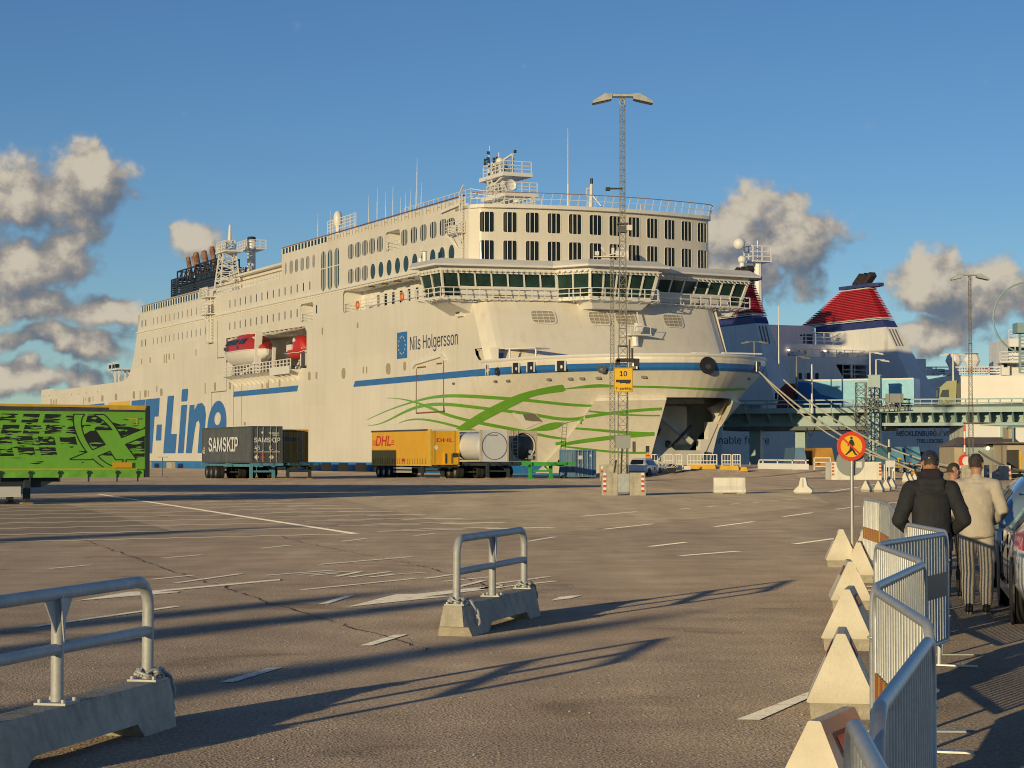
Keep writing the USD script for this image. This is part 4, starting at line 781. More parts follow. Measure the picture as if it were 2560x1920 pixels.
# ladder tower at the forward corner
mb = MB().beam((-1.0, -.35, 22.4), (-1.0, -.35, 29.6), .1).beam((-.35, -.35, 22.4), (-.35, -.35, 29.6), .1)
for i in range(22): mb.beam((-1.0, -.35, 22.6 + .32 * i), (-.35, -.35, 22.6 + .32 * i), .05)
mb.box((-3.0, -1.2, 25.4), (0, -.1, 25.5)); railing(mb, [(-3, -1.2, 25.5), (0, -1.2, 25.5), (0, -.2, 25.5)], 1.1, 1.0); mb.beam((-.3, -.3, 24.0), (0, -1.2, 25.4), .08).beam((-2, -.1, 24.0), (-2.6, -1.2, 25.4), .08).beam((-1, -.4, 29.5), (.2, -.4, 30.4), .14).beam((-6.5, -.3, 28.25), (-1.2, -.3, 28.55), .12, .3).cbox((-2.4, -.7, 26.0), (.7, .6, .7))
put(ferry, 'access_ladder', mb, 'ship_white_clean')
# --- bridge
TOP = [(-4.5, -4.4), (2.8, -4.0), (4.4, 8.1), (8.1, 10.4), (8.1, 18.6), (4.4, 20.9), (2.8, 33.0), (-4.5, 33.4)]
BOT = [(-3.0, -5.3), (3.5, -5.0), (5.4, 7.6), (9.4, 9.7), (9.4, 19.3), (5.4, 21.4), (3.5, 34.0), (-3.0, 34.3)]
mb = MB(); nT = len(TOP)
V = [(*p, 22.35) for p in TOP] + [(*p, 21.72) for p in BOT] + [(*p, 21.52) for p in BOT]
F = [(i + k, (i + 1) % nT + k, (i + 1) % nT + nT + k, i + nT + k) for k in (0, nT) for i in range(nT)]
mb.add(V, F).poly(Polygon(TOP), lambda v: np.column_stack([v, np.full(len(v), 22.35)])).poly(Polygon(BOT), lambda v: np.column_stack([v, np.full(len(v), 21.52)]))
put(ferry, 'bridge_roof', mb, 'ship_white_clean')
WT = [(-2.6, -4.3), (2.7, -4.0), (4.7, 8.25), (8.4, 10.45), (8.4, 18.55), (4.7, 20.75), (2.7, 33.0), (-2.6, 33.3)]      # window wall at the top
WB = [(-2.6, -3.5), (1.7, -3.25), (3.9, 8.8), (7.4, 10.9), (7.4, 18.1), (3.9, 20.2), (1.7, 32.25), (-2.6, 32.5)]        # and at the floor
def wall(a0, a1, b0, b1, s, z):
    t = (z - 18.4) / 3.1; p, q = np.array(b0) + (np.array(a0) - b0) * t, np.array(b1) + (np.array(a1) - b1) * t; return np.array([*(p + (q - p) * s), z])
panel, mull = MB(), MB()
for k, (cnt, full) in enumerate(((2, (0, 1)), (7, (0,)), (2, (0, 1)), (5, tuple(range(5))), (2, (0, 1)), (7, (6,)), (2, (0, 1)))):
    a0, a1, b0, b1 = WT[k], WT[k + 1], WB[k], WB[k + 1]; P = lambda s, z: wall(a0, a1, b0, b1, s, z)
    panel.quad(P(0, 20.9), P(1, 20.9), P(1, 21.52), P(0, 21.52)).quad(P(0, 18.3), P(1, 18.3), P(1, 18.55), P(0, 18.55))
    nrm = unit(np.cross(P(1, 19) - P(0, 19), P(0, 20) - P(0, 19)))
    if nrm[0] < 0 and k not in (0, 6): nrm = -nrm
    for i in range(cnt):
        s0, s1 = i / cnt, (i + 1) / cnt; zl = 18.55 if i in full else 19.55
        if zl > 19: panel.quad(P(s0, 18.55), P(s1, 18.55), P(s1, zl), P(s0, zl))
        put(ferry, 'bridge_window', MB().quad(P(s0, zl) - .06 * nrm, P(s1, zl) - .06 * nrm, P(s1, 20.9) - .06 * nrm, P(s0, 20.9) - .06 * nrm), 'bridge_glass' if 'bridge_glass' in M else 'window_green')
        mull.beam(P(s0, zl), P(s0, 20.95), .16, .14, up=nrm)
    mull.beam(P(1, 18.5), P(1, 21.2), .3, .2, up=nrm).beam(P(0, 20.9), P(1, 20.9), .1, .1)
    hdr = MB()                                                       # wiper boxes and floodlights under the eave
    for i in range(cnt * 3): c = P((i + .5) / (cnt * 3), 21.2) + nrm * .22; hdr.cbox(c, (.28, .5, .16), rot(rz=math.atan2(nrm[1], nrm[0]))); hdr.beam(c, c + nrm * .35 + [0, 0, -.22], .07)
    put(ferry, 'wiper_gear', hdr, 'ship_white_clean')
put(ferry, 'bridge_wall', panel, 'ship_white_clean'); put(ferry, 'bridge_post', mull, 'ship_white_clean')
put(ferry, 'bridge_interior', MB().box((-2.4, -3.2, 18.45), (-2.2, 32.2, 21.5)).box((-2.4, 2, 18.3), (3.0, 27, 18.45)).cbox((4.0, 14.5, 19.2), (1.0, 5, 1.1)), 'dark_interior')
put(ferry, 'bridge_floor', MB().prism(Polygon(WB), UP, 18.15, 18.3), 'ship_white')
put(ferry, 'bridge_support', MB().hexa([(1, 10.6, 17.3), (6.6, 11.6, 17.3), (6.6, 17.4, 17.3), (1, 18.4, 17.3)], [(1, 10.2, 18.14), (7.6, 11.0, 18.14), (7.6, 18, 18.14), (1, 18.8, 18.14)]), 'ship_white_clean')
put(ferry, 'wing_support', MB().hexa([(-4, 0, 16.8), (1.2, 0, 16.9), (1.2, .5, 16.9), (-4, .5, 16.8)], [(-2.6, -3.4, 18.14), (1.7, -3.2, 18.14), (1.7, .5, 18.14), (-4, .5, 18.14)]), 'ship_white_clean'); put(ferry, 'wing_support', MB().hexa([(-4, 28.5, 16.8), (1.2, 28.5, 16.9), (1.2, 29, 16.9), (-4, 29, 16.8)], [(-4, 28.5, 18.14), (1.7, 28.5, 18.14), (1.7, 32.2, 18.14), (-2.6, 32.4, 18.14)]), 'ship_white_clean')
ctr = np.array([0, 14.5]); CWK = [np.array([*(np.array(p) + unit(np.array(p) - [-1, 14.5]) * 1.05), 18.2]) for p in WB]
CWK[1:7] = [np.array([p[0] + 1.0, p[1] + dy, 18.2]) for p, dy in zip(WB[1:7], (-.8, -.4, -.3, .3, .4, .8))]
put(ferry, 'catwalk', railing(MB(), CWK, 1.15, 1.45, .04, (1.0, .55)), 'ship_white_clean')
mb = MB()
for a, b, c, d in zip(CWK, CWK[1:], WB, WB[1:]):
    k = max(2, int(np.linalg.norm(b - a) / 1.45)); mb.beam(a, b, .12, .1)
    for i in range(k): p = a + (b - a) * i / k; q = np.array([*(np.array(c) + (np.array(d) - c) * i / k), 17.95]); mb.beam(p, q, .1, .14); mb.beam(p, p + [.12, 0, .25], .08)
put(ferry, 'catwalk_bracket', mb, 'ship_white_clean')
put(ferry, 'bridge_roof_lamp', MB().cbox((1.0, 6.0, 23.0), (.5, .9, .7)).cyl((1, 6, 22.3), (1, 6, 22.8), .1), 'ship_white_clean'); put(ferry, 'bridge_roof_lamp', MB().cyl((-5.5, -2.5, 22.3), (-5.5, -2.5, 23.9), .25).cbox((-5.4, -2.6, 24.1), (.7, .7, .6)), 'ship_white_clean'); put(ferry, 'bridge_roof_lamp', MB().cyl((-11, -.8, 22.3), (-11, -.8, 23.6), .22), 'ship_white_clean')
put(ferry, 'radar_dish', MB().lathe([(0, .1), (.5, .15), (.75, .35), (.78, .42), (.5, .25), (0, .2)], (6.0, 15.2, 23.1), 14, rot(ry=1.2)).cyl((5.8, 15.2, 22.3), (5.8, 15.2, 23.1), .12).cbox((6, 13.6, 22.5), (.8, 1.4, .2)), 'ship_white_clean', smooth=40)
# --- main mast on the roof
Q = lambda x, y, dy=14.5: side_pick(*zm(x, y), dy)
a, b = Q(530, 1580), Q(730, 900)
mb = MB().hexa([(-27, 13, 28.3), (-19.5, 13, 28.3), (-19.5, 16, 28.3), (-27, 16, 28.3)], [(-26.4, 13.3, 31.3), (-19.8, 13.3, 31.3), (-19.8, 15.7, 31.3), (-26.4, 15.7, 31.3)])
mb.hexa([(-25.4, 13.5, 31.3), (-22.4, 13.5, 31.3), (-22.4, 15.5, 31.3), (-25.4, 15.5, 31.3)], [(-24.9, 13.7, 34.4), (-23.3, 13.7, 34.4), (-23.3, 15.3, 34.4), (-24.9, 15.3, 34.4)])
mb.cyl((-25.6, 14.5, 31.5), (-25.5, 14.5, 37.0), .4, .33, 10)
mast = put(ferry, 'signal_mast', mb, 'ship_white_clean', smooth=30)
put(mast, 'platform', MB().box((-24.6, 12.4, 32.0), (-17.4, 16.6, 32.45)).box((-25.6, 12.6, 34.5), (-18.6, 16.4, 34.95)).beam((-29, 14, 31.75), (-23, 14, 31.4), .3, .25).beam((-22.6, 13, 30.2), (-18.4, 13, 32.0), .14).beam((-23.5, 13, 33.4), (-19.5, 13, 34.5), .2), 'ship_white_clean')
mb = MB(); railing(mb, [(-23, 12.5, 32.45), (-17.5, 12.5, 32.45), (-17.5, 16.5, 32.45)], 1.2, 1.1, .05); railing(mb, [(-24.5, 12.7, 34.95), (-18.7, 12.7, 34.95), (-18.7, 16.3, 34.95)], 1.3, 1.2, .05)
mb.cyl((-26.9, 14.5, 31.8), (-26.9, 14.5, 37.6), .13, .1, 6).cyl((-26.9, 14.5, 37.6), (-26.8, 14.5, 39.2), .08, .05, 5).beam((-26.9, 14.5, 36.9), (-25.4, 14.5, 36.8), .12).beam((-26.9, 14.5, 34.5), (-25.4, 14.5, 34.6), .12).beam((-26.9, 14.5, 33.2), (-24.8, 14.5, 33.0), .1).beam((-24.9, 14.0, 36.3), (-18.9, 14.0, 37.1), .2, .22).beam((-19.0, 14, 34.9), (-19.0, 14, 37.1), .14).cyl((-24.0, 14.5, 36.8), (-24.0, 14.5, 38.0), .06)
mb.beam((-22.6, 12.8, 32.4), (-23.6, 12.8, 34.5), .14).beam((-21.4, 12.8, 32.4), (-22.4, 12.8, 34.5), .14)
for i in range(5): mb.beam((-22.6 - .2 * i, 12.8, 32.7 + .4 * i), (-21.4 - .2 * i, 12.8, 32.7 + .4 * i), .08)
mb.cyl((-21.6, 13.6, 34.95), (-21.7, 13.6, 36.3), .22, .2).ball((-21.7, 13.6, 36.6), .5, 1).ball((-20.3, 13.4, 34.2 - .4), .35, 1).lathe([(0, 0), (.5, .1), (.7, .3)], (-17.6, 13, 33.2), 12, rot(ry=1.4))
put(mast, 'spar', mb, 'ship_white_clean', smooth=30)
mb = MB()
for x, zz in ((-26.5, 38.3), (-26.6, 37.6), (-27.4, 37.5), (-27.4, 37.1), (-26.4, 37.2), (-26.4, 36.7), (-26.4, 35.7), (-26.4, 35.1), (-27.4, 34.9), (-26.4, 34.4), (-26.4, 33.8), (-26.4, 33.3), (-26.4, 32.7), (-27.4, 32.4), (-24.8, 37.3), (-24.8, 36.9), (-23.9, 37.3), (-19.4, 36.6), (-19.4, 36.2), (-19.4, 35.6), (-19.4, 35.2), (-18.7, 37.4)): mb.cyl((x, 14.2, zz - .16), (x, 14.2, zz + .16), .18, n=8)
put(mast, 'signal_lamp', mb, 'black_paint', kind='stuff')
mb = MB()
for i in range(40):
    c = np.array([RN.uniform(-23.6, -21.6), RN.uniform(13, 15.5), RN.uniform(35, 36.3)]); d = RN.normal(0, .45, 3); mb.beam(c - d, c + d, .07)
put(mast, 'cable_tangle', mb, 'louvre_tan')
put(ferry, 'whip_mast', MB().cyl((-5.2, 14.5, 28.3), (-5.2, 14.5, 32.0), .16, .1, 6).cyl((-5.2, 14.5, 32), (-5.2, 14.5, 38.2), .06, .02, 5), 'ship_white_clean')
put(ferry, 'signal_post', MB().cyl((.4, 14.5, 28.3), (.6, 14.5, 31.3), .24, .16, 8).beam((.4, 14.5, 30.9), (-.6, 14.5, 30.9), .1).beam((-.6, 14.5, 30.1), (-.6, 14.5, 30.9), .1).beam((-.6, 14.5, 30.1), (.4, 14.5, 30.1), .1).beam((2, 15.4, 28.3), (.5, 14.6, 30.2), .12), 'ship_white_clean')
put(ferry, 'signal_post_lamp', MB().cyl((.6, 14.5, 31.3), (.6, 14.5, 31.9), .16), 'black_paint')
mb = MB().cbox((-14, 12, 29.4), (2.2, 2, 1.6)).ball((-13.2, 12, 30.7), .5, 1).cbox((-10, 10, 29.0), (1.4, 1.2, 1.2)).cbox((-24, 6, 29.0), (2.4, 2.2, 1.3)).cbox((-6, 18, 28.9), (2, 3, .9)); railing(mb, [(-16, 10.5, 28.9), (-11, 10.5, 28.9), (-11, 14, 28.9)], 1.9, 1.2, .05, (1, .7, .4)); railing(mb, [(-9, 8, 28.4), (0, 8, 28.4)], 1.2, 1.0, .04)
for i in range(24): x, y = RN.uniform(-16, -2), RN.uniform(5, 24); mb.beam((x, y, 28.3), (x, y, RN.uniform(28.9, 29.9)), .08)
put(ferry, 'roof_gear', mb, 'ship_white_clean', kind='stuff')
# --- aft: rails, mast pair, exhaust stack
put(ferry, 'aft_railing', railing(MB(), [(-136.9, .1, 25.4), (-97, .1, 25.4)], 1.15, 1.5, .05, (.98, .1)), 'ship_white_clean'); put(ferry, 'aft_handrail', MB().box((-136.9, .02, 26.55), (-97, .14, 26.66)), 'rust')
put(ferry, 'wind_glass', MB().box((-136.8, .1, 25.5), (-97.5, .12, 26.5)), 'clear_glass')
put(ferry, 'mid_railing', railing(MB(), [(-93, .1, 25.4), (-62.4, .1, 25.4)], 1.05, 1.3, .04, (.98, .5)), 'ship_white_clean'); put(ferry, 'mid_handrail', MB().box((-93, .02, 26.45), (-62.4, .14, 26.55)), 'rust')
put(ferry, 'mid_deckhouse', MB().box((-106, 5, 25.4), (-64, 24, 28.5)).box((-107, 4, 28.5), (-63, 25, 28.8)), 'ship_white')
ST = lambda x, y: side_pick(*z2(x, y), 14.5)
mb = MB()
def cage(x0, x1, y0, y1, z0, z1, nx, nz, w=.28):
    for x in np.linspace(x0, x1, nx):
        for y in (y0, y1): mb.beam((x, y, z0), (x, y, z1), w)
    for z in np.linspace(z0, z1, nz):
        for y in (y0, y1): mb.beam((x0, y, z), (x1, y, z), w)
        for x in (x0, x1): mb.beam((x, y0, z), (x, y1, z), w)
    for a, b in zip(np.linspace(x0, x1, nx), np.linspace(x0, x1, nx)[1:]): mb.beam((a, y0, z0), (b, y0, z1), w * .8); mb.beam((b, y1, z0), (a, y1, z1), w * .8)
cage(-166, -133, 13, 17, 30.2, 32.2, 9, 6, .22); cage(-166, -161, 13, 17, 32.2, 33.7, 3, 5, .2); cage(-162, -150, 13, 17, 32.2, 34.9, 5, 3, .22); cage(-150, -137.5, 13, 17, 32.2, 35.1, 5, 4, .22); cage(-137.5, -131.5, 13, 17, 31.0, 33.2, 3, 6, .2)
put(ferry, 'funnel_frame', mb, 'funnel_frame')
put(ferry, 'funnel_casing', MB().box((-166, 11, 25.4), (-112, 19, 29.6)).hexa([(-166, 11, 29.6), (-118, 11, 29.6), (-118, 19, 29.6), (-166, 19, 29.6)], [(-165, 12, 30.3), (-130, 12, 30.3), (-130, 18, 30.3), (-165, 18, 30.3)]), 'ship_white')
put(ferry, 'stack_shroud', MB().box((-160, 13, 30), (-152, 16, 32.5)).box((-149, 13, 30), (-139, 16, 33)), 'funnel_frame')
for x0, x1, r, y, top in ((-160.2, -158.2, .42, 14.2, 37.2), (-158.5, -156.5, .42, 14.8, 37.3), (-156.0, -153.6, .50, 14.4, 37.6), (-150.9, -149.4, .40, 14.5, 37.0), (-149.2, -147.2, .48, 14.0, 37.3), (-147.0, -145.0, .48, 14.8, 37.6), (-144.8, -143.2, .40, 14.2, 37.7), (-143.0, -141.4, .40, 14.8, 37.8)):
    pipe = put(ferry, 'exhaust_pipe', MB().cyl((x1 + 2.4, y, 31.5), ((x0 + x1) / 2 - .3, y, top), r, n=12), 'rusty_pipe', smooth=40)
mb = MB(); c = np.array([-97.4, 3, 0])
def lattice(mb, c, z0, z1, w0, w1, bays, r=.05, sides=4, dz=True):
    ang = np.arange(sides) * 2 * PI / sides + PI / 4
    cor = lambda z: [np.array([c[0] + (w0 + (w1 - w0) * (z - z0) / (z1 - z0)) * math.cos(a) * .7071, c[1] + (w0 + (w1 - w0) * (z - z0) / (z1 - z0)) * math.sin(a) * .7071, z]) for a in ang]
    zz = np.linspace(z0, z1, bays + 1); lo, hi = cor(z0), cor(z1)
    for a, b in zip(lo, hi): mb.beam(a, b, 2 * r)
    for i in range(bays):
        A, B = cor(zz[i]), cor(zz[i + 1])
        for k in range(sides):
            j = (k + 1) % sides; mb.beam(*((A[k], B[j]) if i % 2 else (A[j], B[k])), r * 1.3)
            if dz: mb.beam(B[k], B[j], r * 1.3)
    return mb
lattice(mb, (-97.4, 3), 25.4, 32.0, 3.4, 2.0, 7, .085); mb.box((-99.2, 1.6, 32.0), (-94.0, 4.4, 32.2)); railing(mb, [(-98.8, 1.7, 32.2), (-94.4, 1.7, 32.2)], 1.4, .9, .07); lattice(mb, (-96.6, 3), 32.2, 33.8, 1.6, 1.3, 3, .08); mb.cyl((-96.4, 3, 33.8), (-96.2, 3, 36.2), .3, .16, 8); mb.ball((-99.8, 2.5, 32.9), .62, 2).beam((-99.6, 2.5, 31.4), (-98, 2.5, 31.0), .2)
put(ferry, 'lattice_mast', mb, 'ship_white_clean', smooth=30)
mb = MB().cyl((-101.6, 8, 25.4), (-101.6, 8, 34.6), .75, .62, 12).box((-104.2, 6.6, 33.0), (-98.8, 9.4, 33.15)); railing(mb, [(-104.2, 6.6, 33.1), (-98.8, 6.6, 33.1), (-98.8, 9.4, 33.1)], 1.3, .9, .06); mb.beam((-104, 8, 29), (-102.6, 8, 33), .16)
for i in range(9): mb.beam((-99.6, 7, 28.8 + .5 * i), (-98.6, 7, 28.8 + .5 * i), .07)
mb.beam((-99.6, 7, 28.5), (-99.6, 7, 33), .1).beam((-98.6, 7, 28.5), (-98.6, 7, 33), .1); railing(mb, [(-104.8, 5.5, 28.8), (-97, 5.5, 28.8)], 1.2, 1.0, .05)
put(ferry, 'pole_mast', mb, 'ship_white_clean', smooth=30); put(ferry, 'pole_mast_lamp', MB().lathe([(0, 35.2), (.6, 35.1), (.75, 34.6), (.4, 34.4)], (-101.6, 8, 0), 12), 'black_paint')
mb = MB().box((-97.2, -1.3, 22.6), (-93.2, -.02, 22.75)).box((-97.2, -1.3, 25.1), (-93.2, -.02, 25.25)); railing(mb, [(-97.2, -1.3, 25.25), (-93.2, -1.3, 25.25)], 1.3, .8, .05); railing(mb, [(-97.2, -1.3, 22.75), (-93.2, -1.3, 22.75)], 1.3, .8, .05)
mb.beam((-95.6, -.5, 18.6), (-95.6, -.5, 25), .14).beam((-94.2, -.5, 18.6), (-94.2, -.5, 25), .14); [mb.beam((-95.6, -.5, 18.8 + .45 * i), (-94.2, -.5, 18.8 + .45 * i), .07) for i in range(14)]; mb.cbox((-95, -.9, 23.6), (1.2, .6, 1.4)).beam((-97, -.8, 22.6), (-96, -.1, 21.4), .12).box((-96.2, -.9, 18.5), (-93.8, -.02, 18.62))
put(ferry, 'side_stair_tower', mb, 'ship_white_clean')
mb = MB().cbox((-128, 3, 26.3), (4, 2, 1.4)).cbox((-121, 3.5, 26.2), (5, 2.4, 1.5)); [mb.cyl((-116 + 1.7 * i, 2.2, 26.3 + .12 * i), (-114.6 + 1.7 * i, 2.2, 26.4 + .12 * i), .55, n=10) for i in range(6)]
put(ferry, 'raft_canisters', mb, 'ship_white_clean', smooth=40, kind='stuff')
mb = MB(); [mb.beam((x, y, 14.6), (x, y, 19.0), .3) for x in (-208, -205) for y in (13, 15)]; mb.box((-210, 12, 18.9), (-202.3, 16, 19.1)); railing(mb, [(-210, 12, 19.1), (-202.3, 12, 19.1)], 1.2, 1.4, .08); mb.beam((-208, 13, 17), (-210, 13, 18.9), .2).beam((-205, 13, 17), (-202.6, 13, 18.9), .2)
put(ferry, 'stern_light_frame', mb, 'ship_white_clean'); [put(ferry, 'stern_floodlight', MB().cbox((x, 12, 19.6), (.8, .7, .7)), 'black_paint') for x in (-207.5, -204.6, -202.4)]
# --- boat bay furniture and lower platform
mb = MB().hexa([(-84, .0, 12.55), (-54.6, .0, 12.55), (-54.6, .1, 12.55), (-84, .1, 12.55)], [(-84.4, -1.5, 13.05), (-54.4, -1.5, 13.05), (-54.4, .1, 13.05), (-84.4, .1, 13.05)])
for i in range(14): mb.hexa([(-83 + 2.1 * i, -.02, 11.6), (-82.8 + 2.1 * i, -.02, 11.6), (-82.8 + 2.1 * i, 0, 11.6), (-83 + 2.1 * i, 0, 11.6)], [(-83 + 2.1 * i, -1.3, 12.6), (-82.8 + 2.1 * i, -1.3, 12.6), (-82.8 + 2.1 * i, 0, 12.6), (-83 + 2.1 * i, 0, 12.6)])
put(ferry, 'embarkation_platform', mb, 'ship_white_clean')
put(ferry, 'platform_railing', railing(MB(), [(-84, -1.3, 13.1), (-54.6, -1.3, 13.1)], 1.3, 1.5, .06), 'ship_white_clean')
put(ferry, 'platform_panel', MB().box((-62.6, -1.56, 12.5), (-54.4, -1.5, 13.5)), 'ship_white_clean')
put(ferry, 'davit', MB().beam((-71.2, -.6, 13.1), (-70.4, -.6, 18.7), .9, .5).beam((-73.5, -.4, 13.4), (-72.6, -.2, 18.5), .35).beam((-61.4, 1.5, 17.3), (-56.2, 2.0, 14.6), .5).cbox((-72.6, -.4, 17.2), (.9, .7, 2.0)).cbox((-54, 1, 14.3), (2.4, 1.6, 1.6)).beam((-58, .6, 13.3), (-53.6, .6, 15.4), .3).cbox((-79, 1.5, 13.9), (3, 1.2, 1.4)).beam((-82, .4, 13.3), (-76, .4, 14.4), .3).beam((-67.5, .5, 13.2), (-67, .5, 16.5), .4), 'ship_white_clean')
put(ferry, 'davit_gear', MB().cbox((-78, .8, 13.7), (.9, .8, 1.0)).cbox((-75.6, .8, 13.6), (.9, .8, .8)).cbox((-53.5, .2, 14.2), (.8, .6, 2.0)).cbox((-64.5, 2.2, 14.4), (1.2, 1.4, 2.2)), 'steel_dark', kind='stuff')
# promenade and balcony rails with lifebuoys
put(ferry, 'promenade_railing', railing(MB(), [(-38.2, .12, 19.3), (RK(19.3) - .2, .12, 19.3)], 1.15, 1.9, .035), 'ship_white_clean'); put(ferry, 'balcony_railing', railing(MB(), [(-54.4, .15, 19.1), (-49.6, .15, 19.1)], 1.1, 1.2, .035), 'ship_white_clean'); put(ferry, 'balcony_railing', railing(MB(), [(-23.6, .15, 25.5), (-19.3, .15, 25.5)], 1.1, 1.0, .035), 'ship_white_clean')
for x in (-33.2, -18.6): put(ferry, 'lifebuoy', MB().tube([(x + .42 * math.cos(t), .02, 19.95 + .42 * math.sin(t)) for t in np.linspace(0, 2 * PI, 16, endpoint=False)], .11, 6, closed=True), 'lifebuoy_orange', smooth=True)
# --- lifeboats hanging in the bay: things of their own
def loft(mb, secs, close=True):
    secs = [np.asarray(s, float) for s in secs]; n = len(secs[0])
    V = np.vstack(secs); F = [(i * n + j, i * n + (j + 1) % n, (i + 1) * n + (j + 1) % n, (i + 1) * n + j) for i in range(len(secs) - 1) for j in range(n)]
    mb.add(V, F)
    if close:
        for s in (secs[0], secs[-1]): mb.add(np.vstack([s, s.mean(0)]), [(j, (j + 1) % n, n) for j in range(n)])
    return mb
lb = s2w(-78.0, .3, 14.4); life = thing('lifeboat', 'enclosed lifeboat with red canopy over a white hull, hanging in the near ferry', 'lifeboat', lb, SHIP_RZ)
def boat(mb, L, Bm, z0, z1, bow=.22, n=13):
    secs = []
    for i in range(n):
        t = -1 + 2 * i / (n - 1); f = max(.04, (1 - abs(t) ** 3.2)) ** .75; zz = z0 + (z1 - z0) * .55 * abs(t) ** 3; secs.append([(t * L / 2, Bm * f, z1), (t * L / 2, Bm * f * .93, zz + (z1 - zz) * .45), (t * L / 2, Bm * f * .45, zz + .08), (t * L / 2, 0, zz), (t * L / 2, -Bm * f * .45, zz + .08), (t * L / 2, -Bm * f * .93, zz + (z1 - zz) * .45), (t * L / 2, -Bm * f, z1)])
    return loft(mb, secs)
def canopy(mb, L, Bm, z0, z1, n=13):
    secs = []
    for i in range(n):
        t = -1 + 2 * i / (n - 1); f = max(.05, (1 - abs(t) ** 3.5)) ** .7; h = z0 + (z1 - z0) * max(.12, 1 - abs(t) ** 4.5) ** .8; secs.append([(t * L / 2, Bm * f, z0), (t * L / 2 * .98, Bm * f * .96, z0 + (h - z0) * .55), (t * L / 2 * .95, Bm * f * .62, h), (t * L / 2 * .95, -Bm * f * .62, h), (t * L / 2 * .98, -Bm * f * .96, z0 + (h - z0) * .55), (t * L / 2, -Bm * f, z0)])
    return loft(mb, secs)
put(life, 'hull', boat(MB(), 17.5, 2.1, .1, 2.0), 'ship_white_clean', smooth=35); put(life, 'canopy', canopy(MB(), 17.3, 2.05, 2.0, 3.9), 'lifeboat_red', smooth=35)
put(life, 'rubbing_strake', MB().tube([(8.7 * t, -2.12 * max(.04, 1 - abs(t) ** 3.2) ** .75, 2.0) for t in np.linspace(-1, 1, 17)], .09, 5), 'ship_white_clean')
put(life, 'conning_tower', MB().hexa([(-1.5, -1.5, 3.5), (3.5, -1.5, 3.5), (3.5, 1.5, 3.5), (-1.5, 1.5, 3.5)], [(-1, -1.1, 4.3), (3.1, -1.1, 4.3), (3.1, 1.1, 4.3), (-1, 1.1, 4.3)]), 'lifeboat_red')
for x, w in ((-3.7, 1.9), (-.7, 3.2), (2.9, 2.6)): put(life, 'cabin_window', MB().hexa([(x - w / 2, -2.06, 2.95), (x + w / 2, -2.06, 2.95), (x + w / 2, -1.9, 2.95), (x - w / 2, -1.9, 2.95)], [(x - w / 2 + .2, -1.62, 3.65), (x + w / 2 - .2, -1.62, 3.65), (x + w / 2 - .2, -1.4, 3.65), (x - w / 2 + .2, -1.4, 3.65)]), 'window_glass')
for x in (-4.6, -3.4, 1.4): put(life, 'hatch', MB().box((x - .35, -2.1, 2.3), (x + .35, -1.9, 2.75)), 'steel_dark')
rb = s2w(-60.5, 2.2, 14.3); resc = thing('rescue_boat', 'small bright red rescue boat stowed in the ferry recess right of the lifeboat', 'rescue boat', rb, SHIP_RZ)
put(resc, 'hull', boat(MB(), 9.5, 1.3, .3, 1.6), 'bright_red', smooth=35); put(resc, 'wheelhouse', canopy(MB(), 5.0, 1.0, 1.6, 3.4), 'bright_red', smooth=35)
put(resc, 'engine_cover', MB().cbox((-3.4, 0, 2.1), (1.6, 1.6, 1.4)), 'steel_dark'); put(resc, 'seat', MB().cbox((-2.0, -.9, 1.9), (2.0, .5, .9)), 'ship_white_clean'); put(resc, 'grab_line', MB().tube([(-4.4, -.9, 1.35), (-2, -1.28, 1.1), (0, -1.34, 1.2), (2, -1.28, 1.1), (4.2, -.9, 1.35)], .05, 5), 'ship_white_clean')

# ------------------------------------------------------------ the second ferry, its stern towards us
S2 = np.array([31.5, 312.0]); B2 = 37.0
def p2(u, v, x=0.0):                                                # on the plane x = const of the second ferry: (y, z)
    r = ray(u, v); t = (S2 @ BOW2 + x) / (r[:2] @ BOW2); p = r * t + np.array([0, 0, EYE]); return ((p[:2] - S2) @ TV2, p[2])
def p2y(u, v, y):                                                   # on the plane y = const: (x, z)
    r = ray(u, v); t = (S2 @ TV2 + y) / (r[:2] @ TV2); p = r * t + np.array([0, 0, EYE]); return ((p[:2] - S2) @ BOW2, p[2])
def zB(x, y): return (2000 + x / 3.95, 780 + y / 3.95)
def zC(x, y): return (1800 + x / 4.022, 640 + y / 4.022)
def zD(x, y): return (1600 + x / 5.53, 950 + y / 5.53)
def z8(x, y): return (1750 + x / 2.72, 600 + y / 2.72)
f2 = thing('stern_ferry', 'white ferry behind the link bridge with two red louvred funnels and dark stern lettering', 'ferry', (*S2, 0), SHIP_RZ)
ztop = p2(*zC(1500, 1228))[1]; zlip = p2(*zC(1500, 1093))[1]; zb1 = p2(*zC(1500, 1022))[1]
oL = [p2(*zC(1165, 1090)), p2(*zC(1243, 1230))]; oR = p2(*zC(1830, 1150))[0]
openg = Polygon([oL[0], (oR, zlip), (oR, ztop), oL[1]])
put(f2, 'transom', MB().poly(sbox(0, -2.5, B2, zb1).union(sbox(B2, -2.5, 47, ztop)).difference(openg.buffer(.01)), YZ(0)), 'far_ship_white')
put(f2, 'side_plating', MB().quad((0, 0, -2.5), (-150, 0, -2.5), (-150, 0, zb1), (0, 0, zb1)).quad((0, B2, -2.5), (-150, B2, -2.5), (-150, B2, zb1), (0, B2, zb1)), 'far_ship_white')
put(f2, 'mooring_deck', MB().box((-7, oL[0][0] - 1, ztop - .2), (-6.8, oR + .5, zlip + .2)).box((-7, oL[0][0] - 2, ztop - .25), (-.05, oR + .5, ztop - .05)).box((-7, oL[0][0] - 2, zlip + .05), (-.05, oR + .5, zlip + .2)), 'dark_interior')
